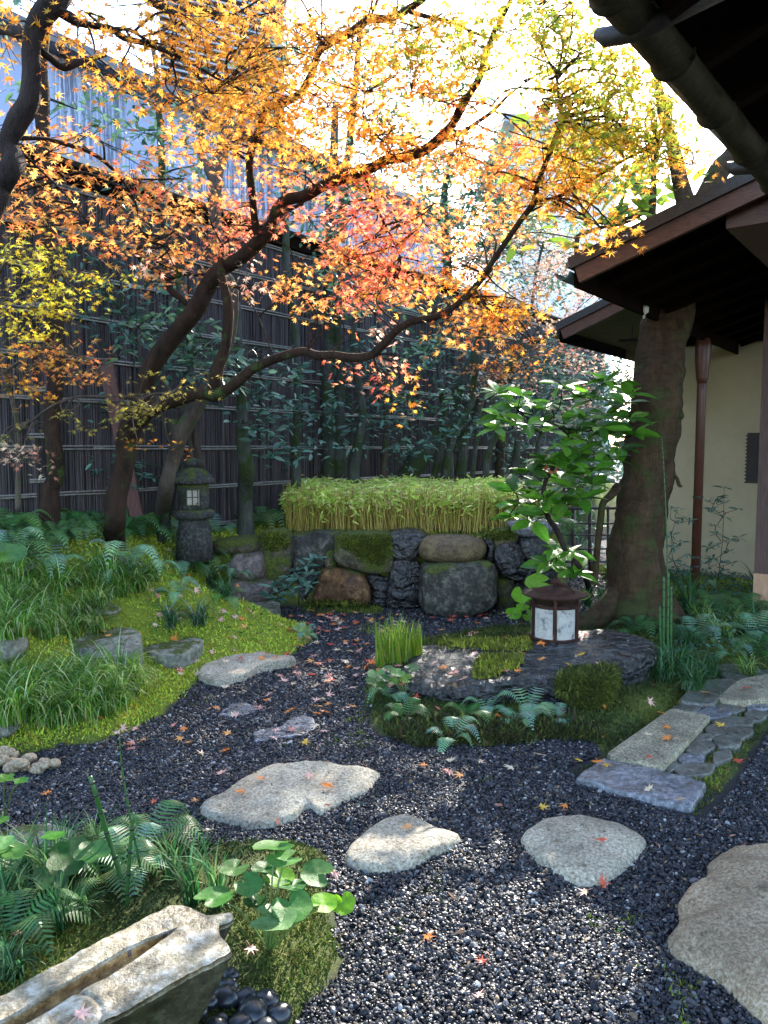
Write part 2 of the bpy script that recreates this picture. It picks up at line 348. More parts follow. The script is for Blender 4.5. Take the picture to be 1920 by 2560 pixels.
def flat_stone(name, px, h, mat, label, cat_='stepping stone', zg=0.0, group=None, dome=0.02, edge=0.03, nzs=0.012, Nn=72, freq=5, tens=0.42, topz=None, world=None, jag=0.0):
    """outline of the visible stone top in the photo, projected to the height of its rim"""
    if zg is None:
        A = np.array(px, float); v = hit(A[:, 0].mean(), A[:, 1].max() - 4); zg = v.z - 0.01
    pts = world if world is not None else [tuple(G(p[0], p[1], zg + h * 0.6)[:2]) for p in px]
    o = closed(pts, Nn, tens); cen = o.mean(0); size = np.abs(o - cen).max(); seed = random.uniform(0, 50)
    if jag:
        o = np.array([cen + (q - cen) * (1 + jag * mn.noise(Vector((q[0] * 14, q[1] * 14, seed)))) for q in o])
    e = min(edge / size, 0.3); prof = [(1.0, -0.08), (1.0, h * 0.25)]
    for t in (0.2, 0.4, 0.6, 0.8, 1.0): prof.append((1 - e * (1 - math.sqrt(max(0, 1 - t * t))) - e * 0.1, h * (0.25 + 0.75 * math.sin(t * math.pi / 2))))
    for s in np.linspace(0.93 - e, 0.06, 14): prof.append((s, h))
    def fn(q, hh, s):
        z = zg + hh + (dome * (1 - s * s) if hh >= h * 0.9 else 0)
        v = Vector((q[0] * freq, q[1] * freq, seed + hh * freq)); k = mn.fractal(v, 0.8, 2.0, 5)
        if hh > 0: z += nzs * k * (0.4 if s > 0.97 else 1)
        j = 0.5 * nzs * mn.noise(v * 1.7)
        if topz: z += topz(q[0], q[1])
        return (q[0] + j * (s > 0.5), q[1] + j * (s > 0.5), z)
    V, fs = ring_mesh(o, cen, prof, fn); return stone_obj(name, V, fs, mat, label, cat_, group)
def block_stone(name, px, Y, mat, label, th=0.38, cat_='rock', group=None, p=3.0, nzs=0.03, Nn=48, bulge=0.6, freq=3.2, tens=0.4, lean=0.0):
    """stone seen from the front: outline at depth Y, rounded towards the viewer and away from him"""
    if Y is None:
        A = np.array(px, float); Y = hit(A[:, 0].mean(), A[:, 1].max() - 4).y - 0.02
    pts = [P(q[0], q[1], Y) for q in px]; o = closed([(v.x, v.z) for v in pts], Nn, tens); cen = o.mean(0); seed = random.uniform(0, 50)
    prof = []
    for t in np.linspace(-1, 1, 19)[1:-1]:
        prof.append(((1 - abs(t) ** p) ** (1 / p), t * th / 2))
    prof = [(0.35, -th / 2)] + prof + [(0.35, th / 2)]
    V = []; fs = []; n = Nn
    V.append((cen[0], Y + th / 2 - th / 2, cen[1]))
    for (s, d) in prof:
        for q in o:
            c = cen + (q - cen) * s; V.append((c[0], Y + th / 2 + d + lean * (c[1] - cen[1]), c[1]))
    V[0] = (cen[0], Y, cen[1]); V.append((cen[0], Y + th, cen[1])); k = len(prof)
    for j in range(n): fs.append((0, 1 + (j + 1) % n, 1 + j))
    for i in range(k - 1):
        for j in range(n):
            a = 1 + i * n + j; b_ = 1 + i * n + (j + 1) % n; fs.append((a, b_, b_ + n, a + n))
    for j in range(n): fs.append((1 + (k - 1) * n + j, 1 + (k - 1) * n + (j + 1) % n, len(V) - 1))
    V = np.array(V); c3 = np.array((cen[0], Y + th / 2, cen[1]))
    for i in range(len(V)):
        v = Vector(V[i]); dd = Vector(V[i] - c3); dd.normalize()
        k_ = mn.fractal(v * freq + Vector((seed, 0, 0)), 0.9, 2.1, 5) ; V[i] = np.array(v + dd * k_ * nzs)
    return stone_obj(name, V, fs, mat, label, cat_, group)

M = {}
M['granite'] = mat_stone('warm_granite', [(0.10, 0.08, 0.05), (0.47, 0.42, 0.32), (0.74, 0.70, 0.60)], 85, 4, (0.55, 0.8), moss=-0.25, bstr=1.0, bdist=0.012)
M['granite_tan'] = mat_stone('tan_granite', [(0.12, 0.08, 0.045), (0.36, 0.275, 0.175), (0.58, 0.50, 0.38)], 95, 4, (0.5, 0.75), bstr=0.8, bdist=0.008)
M['slab'] = mat_stone('rough_slab', [(0.06, 0.05, 0.03), (0.30, 0.27, 0.18), (0.62, 0.58, 0.46)], 95, 8, (0.6, 0.85), moss=0.0, bstr=0.9, bdist=0.008)
M['wet'] = mat_stone('wet_bluish_stone', [(0.05, 0.055, 0.07), (0.16, 0.17, 0.2), (0.34, 0.36, 0.42)], 50, 12, (0.12, 0.4), spec=0.8, bstr=0.5, bdist=0.01)
M['cobble'] = mat_stone('grey_cobble', [(0.04, 0.045, 0.045), (0.12, 0.125, 0.11), (0.24, 0.24, 0.2)], 45, 9, (0.25, 0.55), moss=0.0, spec=0.6)
M['slate'] = mat_stone('dark_slate', [(0.007, 0.008, 0.010), (0.026, 0.028, 0.032), (0.12, 0.125, 0.13)], 26, 4, (0.08, 0.5), moss=-0.05, spec=0.8, bstr=1.0, bdist=0.035, voro=True)
M['slate_clean'] = mat_stone('black_wet_rock', [(0.007, 0.007, 0.008), (0.022, 0.021, 0.022), (0.085, 0.085, 0.095)], 22, 5, (0.15, 0.45), moss=-0.15, spec=0.7, bstr=0.8, bdist=0.02, voro=True)
M['wall_moss'] = mat_stone('mossy_wall_rock', [(0.02, 0.018, 0.012), (0.075, 0.065, 0.04), (0.17, 0.15, 0.09)], 18, 5, (0.6, 0.9), moss=0.75, bstr=1, bdist=0.02)
M['wall_brown'] = mat_stone('brown_wall_rock', [(0.03, 0.014, 0.006), (0.12, 0.055, 0.02), (0.25, 0.15, 0.07)], 14, 5, (0.5, 0.85), moss=0.12, bstr=1, bdist=0.02)
M['wall_grey'] = mat_stone('grey_lichen_rock', [(0.012, 0.012, 0.01), (0.035, 0.034, 0.027), (0.16, 0.155, 0.13)], 14, 4, (0.6, 0.9), moss=0.3, bstr=1, bdist=0.02)
M['boulder'] = mat_stone('brown_boulder', [(0.06, 0.04, 0.02), (0.14, 0.10, 0.055), (0.2, 0.155, 0.09)], 22, 4, (0.7, 0.95), bstr=0.6, bdist=0.015)
M['greyrock'] = mat_stone('grey_green_rock', [(0.08, 0.085, 0.07), (0.22, 0.225, 0.185), (0.38, 0.38, 0.31)], 30, 5, (0.5, 0.8), moss=0.15, bstr=0.8, bdist=0.02)
M['mauve'] = mat_stone('purple_grey_rock', [(0.05, 0.04, 0.04), (0.16, 0.125, 0.12), (0.3, 0.25, 0.24)], 25, 5, (0.5, 0.8), moss=0.2, bstr=0.9, bdist=0.02)
M['trough'] = mat_stone('weathered_trough_stone', [(0.055, 0.045, 0.028), (0.26, 0.225, 0.15), (0.54, 0.52, 0.46)], 22, 4, (0.4, 0.75), moss=-0.1, bstr=0.9, bdist=0.012)

S1 = Q(7, (868, 262), (940, 225), (1010, 180), (1080, 130), (1170, 92), (1290, 84), (1400, 86), (1540, 100), (1640, 122), (1600, 185), (1520, 235), (1440, 268), (1385, 300), (1330, 272), (1270, 320), (1180, 352), (1080, 362), (980, 338), (890, 310))
S2 = [(862, 2150), (868, 2115), (900, 2085), (950, 2052), (1010, 2038), (1060, 2052), (1110, 2078), (1152, 2092), (1130, 2118), (1080, 2138), (1030, 2165), (960, 2178), (900, 2172)]
S3 = Q(8, (590, 405), (640, 350), (710, 315), (850, 308), (960, 330), (1040, 355), (1135, 405), (1100, 480), (1010, 560), (900, 612), (800, 592), (720, 540), (640, 480))
S4 = Q(8, (1480, 440), (1600, 425), (1800, 430), (2100, 500), (2250, 800), (2150, 1150), (1900, 1290), (1659, 1178), (1560, 1085), (1460, 1000), (1330, 925), (1240, 870), (1228, 805), (1275, 745), (1268, 670), (1330, 600), (1390, 560), (1408, 490))
flat_stone('stepping_stone', S1, 0.03, M['granite'], 'wide pale stepping stone with a notched front edge and orange leaves on it', Nn=110, dome=0.018, edge=0.06, group='stepping stones in the gravel')
flat_stone('stepping_stone', S2, 0.03, M['granite'], 'small pale stepping stone in the middle of the row, one brown leaf on it', dome=0.018, edge=0.06, group='stepping stones in the gravel')
flat_stone('stepping_stone', S3, 0.03, M['granite'], 'pale cracked stepping stone tapering to a point towards the viewer', dome=0.018, edge=0.06, group='stepping stones in the gravel')
flat_stone('stepping_stone', S4, 0.06, M['granite_tan'], 'large tan granite stepping stone cut off by the right edge', Nn=120, dome=0.04, edge=0.16, nzs=0.02, group='stepping stones in the gravel')
flat_stone('paving_slab', Q(6, (962, 1128), (1090, 1035), (1240, 930), (1330, 942), (1410, 962), (1310, 1080), (1200, 1190), (1080, 1160)), 0.05, M['slab'], 'speckled straw coloured granite slab laid lengthwise in the path', 'paving slab', dome=0.0, edge=0.015, nzs=0.004, tens=0.12)
flat_stone('paving_slab', Q(8, (825, 160), (880, 112), (942, 70), (1080, 98), (1210, 125), (1300, 145), (1395, 180), (1330, 278), (1150, 248), (980, 200)), 0.035, M['wet'], 'wet bluish grey slab at the near end of the path', 'paving slab', dome=0.0, edge=0.02, nzs=0.012, tens=0.15, freq=9)
flat_stone('paving_slab', Q(6, (1275, 895), (1350, 822), (1420, 800), (1535, 798), (1480, 850), (1425, 905)), 0.045, M['cobble'], 'dull olive slab beside the dark grasses', 'paving slab', dome=0.0, edge=0.02, nzs=0.006, tens=0.2)
flat_stone('paving_slab', Q(6, (1440, 882), (1530, 806), (1659, 778), (1900, 760), (1950, 860), (1659, 892), (1540, 905)), 0.05, M['slab'], 'broad tan slab running out of the right edge', 'paving slab', dome=0.0, edge=0.02, nzs=0.006, tens=0.2)
cobs = [((1250, 920), (1300, 900), (1370, 905), (1350, 935), (1290, 938)), ((1350, 938), (1420, 915), (1500, 935), (1470, 958), (1400, 962)), ((1430, 905), (1520, 900), (1560, 925), (1510, 940)),
    ((1560, 895), (1640, 890), (1665, 920), (1580, 928)), ((1560, 945), (1600, 930), (1655, 945), (1630, 972), (1575, 968)), ((1420, 975), (1490, 958), (1590, 965), (1580, 995), (1480, 1000)),
    ((1390, 1010), (1440, 985), (1480, 1003), (1470, 1035), (1410, 1035)), ((1480, 1010), (1580, 1000), (1590, 1030), (1540, 1055), (1490, 1040)), ((1345, 1055), (1380, 1030), (1430, 1040), (1410, 1062)),
    ((1425, 1055), (1470, 1038), (1540, 1055), (1530, 1085), (1450, 1090)), ((1305, 1100), (1340, 1065), (1400, 1060), (1430, 1085), (1380, 1120), (1320, 1118)), ((1270, 1135), (1310, 1118), (1380, 1128), (1370, 1158), (1300, 1162)),
    ((1425, 1115), (1490, 1100), (1500, 1135), (1430, 1160)), ((1255, 1180), (1310, 1160), (1420, 1165), (1400, 1205), (1290, 1215)), ((1205, 1185), (1250, 1150), (1275, 1170), (1230, 1200)),
    ((1445, 748), (1480, 730), (1560, 735), (1600, 745), (1520, 760)), ((1465, 780), (1540, 768), (1570, 785), (1500, 800)), ((1560, 765), (1620, 752), (1680, 760), (1640, 775)), ((1460, 765), (1530, 762), (1550, 766), (1470, 778))]
wh = ['left of the row against the bright slab', 'flat, above the olive one', 'tucked under the olive slab', 'wet and rippled at the right edge', 'small and pale at the right edge', 'long and dark under the wet one', 'rounded, above the yellow leaf', 'dark and broad on the gravel side',
    'small oval beside the slab corner', 'brown oval beside the dark gravel', 'large and light beside the speckled slab', 'glossy blue beside the speckled slab', 'square at the gravel side', 'flat, beside the wet slab', 'small wedge between two slabs',
    'thin and far, beside the dark grasses', 'far, second from the grasses', 'far, at the right edge', 'thin sliver at the far end']
for i, c in enumerate(cobs):
    cc_ = np.mean(np.array(c), 0); c = [tuple(cc_ + (np.array(q) - cc_) * 1.12) for q in c]
    flat_stone('cobblestone', Q(6, *c), 0.022, M['wet' if i in (3, 11, 1) else 'cobble'], 'grey cobble in the path, ' + wh[i], 'cobble', dome=0.004, edge=0.012, nzs=0.004, Nn=32, group='cobbles set in the path', tens=0.22)

# lamp rock: big dark slate slab with a sloping left part
LR = [(912, 1650), (975, 1622), (1060, 1628), (1140, 1640), (1230, 1630), (1330, 1612), (1400, 1590), (1440, 1570), (1545, 1572), (1640, 1602), (1650, 1640), (1560, 1690), (1555, 1730), (1500, 1770), (1400, 1795), (1280, 1785), (1170, 1775), (1100, 1750), (1020, 1730), (930, 1700)]
top_prof = lambda x, y: 0
lrz = [(908, 1672, .07), (935, 1630, .12), (985, 1612, .15), (1090, 1612, .19), (1200, 1612, .22), (1330, 1598, .25), (1430, 1574, .26), (1545, 1574, .26), (1645, 1603, .26), (1640, 1630, .26), (1560, 1650, .26), (1530, 1690, .25), (1440, 1700, .24), (1330, 1690, .23), (1230, 1705, .22), (1150, 1722, .17), (1060, 1735, .10), (960, 1728, .06)]
lrw = [tuple(G(a, b, c)[:2]) for a, b, c in lrz]
def lamp_rock():
    o = closed(lrw, 140, 0.35); cen = o.mean(0); V = []; prof = [(1.0, -0.1), (1.0, 0.0), (1.0, 0.2), (0.995, 0.45), (0.985, 0.7), (0.97, 0.88), (0.95, 0.97)] + [(s, 1.0) for s in np.linspace(0.92, 0.04, 26)]
    def fn(q, t, s):
        hx = float(np.interp(q[0], [-0.12, 0.1, 0.45, 0.8, 1.2, 1.7], [0.06, 0.11, 0.17, 0.20, 0.21, 0.22])); hx *= 1 - 0.35 * sm(4.45, 4.1, q[1]) * sm(0.6, 0.1, q[0])
        fr = float(np.interp(q[1] - (4.55 - 0.15 * q[0]), [-0.5, -0.1, 0.3], [-0.035, 0.0, 0.01])) 
        v = Vector((q[0] * 2.2, q[1] * 2.2, t)); k = mn.fractal(v, 0.9, 2.1, 6); rd = abs(mn.noise(Vector((q[0] * 5, q[1] * 9, 2.2)))) * 0.035
        hole = -0.03 * math.exp(-((q[0] - 1.0) ** 2 / 0.06 + (q[1] - 4.45) ** 2 / 0.02))
        z = 0.05 + (hx + fr) * t + (0.022 * k - rd + hole) * (t > 0.3)
        j = 0.03 * mn.fractal(Vector((q[0] * 3, q[1] * 3, t * 2)), 0.9, 2, 4)
        und = -0.04 * (t < 0.6) * s
        d = Vector((q[0] - cen[0], q[1] - cen[1], 0)).normalized() if s > 0.01 else Vector((0, 0, 0))
        return (q[0] + d.x * (j + und) * (s > 0.6), q[1] + d.y * (j + und) * (s > 0.6), z)
    return ring_mesh(o, cen, prof, fn)
V, fs = lamp_rock(); lamp_rock_o = stone_obj('flat_rock', V, fs, M['slate'], 'big dark wet flat rock with moss that carries the iron lantern', 'rock')

# rocks in the left bank and steps
flat_stone('flat_rock', Q(5, (110, 650), (230, 600), (350, 582), (480, 573), (600, 598), (618, 640), (600, 668), (480, 690), (300, 672), (180, 668)), 0.075, M['greyrock'], 'long pale grey flat rock lying in the moss above the big grass clump', 'rock', zg=None, edge=0.04, nzs=0.02, dome=0.01)
flat_stone('flat_rock', Q(5, (610, 622), (700, 618), (870, 632), (872, 655), (800, 690), (720, 700), (620, 680)), 0.08, M['greyrock'], 'grey flat rock with a dark undercut face, right of the long pale one', 'rock', zg=None, edge=0.02, nzs=0.015, dome=0.0)
flat_stone('flat_rock', Q(5, (855, 778), (900, 735), (990, 705), (1100, 688), (1220, 692), (1275, 705), (1265, 722), (1130, 745), (1060, 778), (950, 805)), 0.06, M['granite'], 'tan flat rock at the edge of moss and gravel', 'rock', zg=0.0, edge=0.03, nzs=0.02, dome=0.01)
flat_stone('flat_rock', Q(5, (1000, 548), (1060, 522), (1110, 520), (1140, 552), (1080, 565)), 0.06, M['wet'], 'small wet grey stone at the foot of the rock steps', 'rock', edge=0.03, nzs=0.01, Nn=40)
flat_stone('step_rock', Q(5, (1000, 500), (1040, 478), (1110, 468), (1200, 474), (1210, 500), (1160, 522), (1080, 525)), 0.12, M['greyrock'], 'lowest grey step rock beside the fatsia', 'rock', edge=0.03, nzs=0.015, Nn=48)
block_stone('step_rock', Q(5, (970, 385), (1000, 372), (1090, 375), (1160, 385), (1165, 430), (1130, 470), (1000, 470), (965, 440)), 6.72, M['mauve'], 'middle purplish step rock beside the mossy corner stone', 0.4)
block_stone('step_rock', Q(5, (990, 265), (1040, 252), (1110, 248), (1130, 280), (1135, 340), (1100, 372), (1010, 365), (985, 330)), 6.85, M['mauve'], 'upper mauve rock beside the mossy corner stone', 0.4)
block_stone('step_rock', Q(5, (905, 205), (960, 190), (1040, 185), (1120, 188), (1130, 240), (1060, 260), (950, 255), (900, 240)), 6.98, M['wall_moss'], 'topmost dark mossy rock at the head of the steps', 0.4)
block_stone('rock', [(-60, 1600), (-40, 1580), (0, 1585), (22, 1610), (32, 1645), (10, 1670), (-40, 1680)], None, M['greyrock'], 'pale rock at the left edge behind the big grass clump', 0.3)
block_stone('rock', [(-30, 1815), (0, 1812), (22, 1830), (20, 1848), (-20, 1855)], None, M['greyrock'], 'small grey stone at the left edge of the moss', 0.2)
block_stone('rock', [(0, 1410), (20, 1402), (60, 1412), (66, 1440), (30, 1455), (-5, 1450)], None, M['greyrock'], 'grey rock peeping out of ferns at the left edge', 0.25)
block_stone('rock', [(255, 1398), (275, 1388), (300, 1395), (330, 1400), (350, 1415), (300, 1425), (258, 1418)], None, M['greyrock'], 'rounded grey stone at the foot of the main maple', 0.2)
block_stone('rock', Q(5, (310, 480), (360, 468), (440, 480), (490, 500), (480, 520), (380, 525), (320, 510)), None, M['greyrock'], 'half sunk grey rock behind the grasses', 0.2)

# terrace wall
W = [
 (5, [(1120, 165), (1180, 155), (1240, 165), (1262, 230), (1250, 330), (1225, 420), (1150, 430), (1115, 360), (1118, 240)], 7.0, 'wall_moss', 'tall mossy corner stone at the left end of the terrace wall'),
 (5, [(1245, 175), (1330, 162), (1475, 160), (1465, 210), (1420, 260), (1400, 315), (1330, 330), (1260, 320), (1240, 250)], 7.1, 'wall_grey', 'dark upper wall stone above the fatsia'),
 (5, [(1240, 320), (1330, 320), (1385, 330), (1350, 420), (1340, 490), (1240, 490), (1230, 400)], 7.15, 'slate_clean', 'dark lower wall stone hidden behind the fatsia'),
 (5, [(1455, 180), (1540, 168), (1660, 166), (1700, 180), (1702, 260), (1690, 330), (1600, 338), (1500, 315), (1450, 290), (1445, 230)], 6.95, 'wall_moss', 'big mossy stone in the middle of the terrace wall'),
 (5, [(1405, 250), (1440, 235), (1452, 290), (1448, 318), (1405, 315)], 7.05, 'wall_moss', 'small filler stone wedged left of the big mossy stone'),
 (5, [(1390, 322), (1440, 312), (1500, 322), (1560, 348), (1590, 400), (1605, 470), (1500, 478), (1400, 470), (1345, 462), (1365, 390)], 6.95, 'wall_brown', 'rusty brown stone low in the terrace wall'),
 (5, [(1580, 345), (1640, 345), (1690, 370), (1690, 440), (1690, 500), (1610, 490), (1600, 420)], 7.1, 'slate_clean', 'black recessed stone right of the rusty one'),
 (6, [(35, 290), (90, 275), (160, 300), (168, 380), (165, 480), (80, 500), (10, 490), (15, 380)], 7.0, 'slate_clean', 'blue black rough stone left of the square block'),
 (6, [(5, 190), (30, 165), (110, 160), (175, 170), (190, 200), (160, 250), (130, 290), (60, 290), (8, 265)], 6.98, 'slate_clean', 'dark glossy capping stone left of the brown boulder'),
 (6, [(155, 225), (175, 195), (230, 183), (340, 182), (430, 190), (458, 225), (450, 270), (405, 298), (280, 302), (185, 290), (155, 265)], 6.8, 'boulder', 'smooth brown oval boulder resting on the square block'),
 (6, [(165, 320), (200, 305), (330, 300), (440, 292), (482, 298), (490, 380), (485, 480), (430, 520), (335, 555), (240, 530), (172, 500), (160, 400)], 6.62, 'wall_grey', 'large square lichened block at the front of the terrace wall'),
 (6, [(430, 180), (470, 165), (480, 220), (472, 285), (445, 280), (455, 235)], 6.95, 'slate_clean', 'narrow black stone between boulder and shiny rock'),
 (6, [(455, 175), (520, 150), (565, 145), (580, 180), (560, 215), (490, 225), (460, 215)], 6.95, 'wall_moss', 'moss capped stone right of the brown boulder'),
 (6, [(480, 215), (560, 190), (600, 210), (640, 260), (650, 330), (600, 375), (520, 360), (480, 310)], 6.9, 'slate_clean', 'glossy black rock in the right part of the wall'),
 (6, [(590, 180), (680, 165), (745, 185), (770, 260), (765, 350), (720, 395), (650, 400), (600, 380), (640, 300), (600, 240)], 6.85, 'slate_clean', 'tall black rock at the right end of the wall'),
 (6, [(545, 130), (600, 112), (700, 108), (765, 125), (760, 160), (680, 180), (590, 178)], 6.9, 'wet', 'flat topped pale wet stone capping the right end of the wall'),
 (6, [(488, 362), (520, 356), (560, 362), (572, 420), (570, 500), (495, 500), (486, 430)], 6.95, 'wall_moss', 'green mossy low stone right of the square block'),
 (6, [(568, 380), (640, 380), (720, 400), (730, 450), (700, 500), (570, 500)], 7.05, 'slate_clean', 'dark low stone behind the lantern'),
]
for k, px, Y, mt, lb in W:
    block_stone('wall_stone', Q(k, *px), Y, M[mt], lb, 0.42 if mt != 'boulder' else 0.5, 'wall stone', 'stones of the dry laid terrace wall', p=2.6 if mt in ('boulder',) else 5.5, nzs=0.008 if mt == 'boulder' else 0.035)
# wet thin slabs sunk in the gravel
for px, lb in ((Q(5, (945, 945), (990, 905), (1060, 890), (1090, 905), (1150, 910), (1090, 940), (1010, 955)), 'thin wet blue stone sunk in gravel, the farther of two'),
               (Q(5, (1090, 1035), (1130, 1010), (1210, 1000), (1250, 965), (1310, 945), (1365, 968), (1352, 1018), (1270, 1040), (1180, 1050), (1110, 1062)), 'thin wet blue stone sunk in gravel, the nearer of two')):
    flat_stone('sunken_stone', px, 0.014, M['wet'], lb, 'rock', dome=0.0, edge=0.015, nzs=0.003, Nn=60, tens=0.3, jag=0.12)
flat_stone('flat_rock', Q(7, (40, 385), (150, 370), (280, 378), (330, 400), (320, 440), (180, 470), (60, 450)), 0.05, M['greyrock'], 'pale grey flat stone behind the lower left plants', 'rock', edge=0.02, nzs=0.008)
# little tan pebbles piled on the moss
for i in range(22):
    px = random.uniform(-60, 138); py = random.uniform(1905, 1935) - 0.0 * px; v = hit(px, py)
    r = random.uniform(0.022, 0.04); z = v.z + r * 0.5 + (0.03 if i % 3 == 0 else 0)
    me = bpy.data.meshes.new('pebble'); bm_v = []; fsx = []
    for a in range(7):
        th = math.pi * a / 6
        for b_ in range(10):
            ph = 2 * math.pi * b_ / 10; d = Vector((math.sin(th) * math.cos(ph), math.sin(th) * math.sin(ph), math.cos(th)))
            k = 1 + 0.25 * mn.noise(d * 1.3 + Vector((i * 3, 0, 0))); bm_v.append((d.x * r * k * 1.25, d.y * r * k, d.z * r * 0.75 * k))
    for a in range(6):
        for b_ in range(10): fsx.append((a * 10 + b_, a * 10 + (b_ + 1) % 10, (a + 1) * 10 + (b_ + 1) % 10, (a + 1) * 10 + b_))
    o = link('pebble', mesh_np('pebble', np.array(bm_v), fsx, None, True), M['granite_tan']); o.location = (v.x, v.y, z); o.rotation_euler = (0, 0, random.uniform(0, 6))
    tag(o, 'round tan pebble in the little heap beside the moss at the left edge', 'pebble', 'heap of tan pebbles')
# glossy black river stones beside the trough
def mat_black():
    m, nt, b, o = newmat('polished_black_stone'); n = noise_n(nt, 30, 4, 0.6, pos(nt))
    nt.links.new(ramp(nt, n.outputs[0], [(0.3, (0.008, 0.009, 0.012)), (0.7, (0.03, 0.033, 0.04))]).outputs[0], b.inputs['Base Color'])
    b.inputs['Roughness'].default_value = 0.28; bump(nt, b, n.outputs[0], 0.1, 0.003); return m
M['black'] = mat_black()
BL = [(975, 1115, 52, 'the tallest, left of the front row'), (1060, 1115, 46, 'behind the front pair'), (1150, 1130, 48, 'at the moss side'), (1095, 1185, 62, 'wide and in front'), (1205, 1190, 50, 'right corner, against the gravel'),
      (995, 1012, 34, 'highest, half hidden behind the trough'), (985, 1065, 40, 'just above the tallest one'), (845, 1175, 45, 'left, close under the trough side'), (960, 1200, 26, 'smallest, between two big ones'), (900, 1130, 40, 'deep in the shade of the trough'), (1040, 1230, 50, 'lowest row, middle'), (1140, 1250, 50, 'lowest row, right'), (930, 1250, 50, 'lowest row, left')]
for i, (x, y, r, lb) in enumerate(BL):
    q = Q(7, (x, y))[0]; v = hit(*q); rr = r * KC * v.y / F * 1.1; bm_v = []; fsx = []
    for a in range(13):
        th = math.pi * a / 12
        for b_ in range(20):
            ph = 2 * math.pi * b_ / 20; d = Vector((math.sin(th) * math.cos(ph), math.sin(th) * math.sin(ph), math.cos(th)))
            k = 1 + 0.16 * mn.noise(d * 0.9 + Vector((i * 3, 0, 0))); bm_v.append((d.x * rr * k * 1.15, d.y * rr * k, d.z * rr * 0.8 * k))
    for a in range(12):
        for b_ in range(20): fsx.append((a * 20 + b_, a * 20 + (b_ + 1) % 20, (a + 1) * 20 + (b_ + 1) % 20, (a + 1) * 20 + b_))
    o = link('black_stone', mesh_np('black_stone', np.array(bm_v), fsx, None, True), M['black']); o.location = (v.x, v.y, v.z + rr * 0.45); o.rotation_euler = (0, 0, random.uniform(-0.6, 0.6))
    tag(o, 'smooth black river stone beside the trough, ' + lb, 'stone', 'black stones beside the trough')

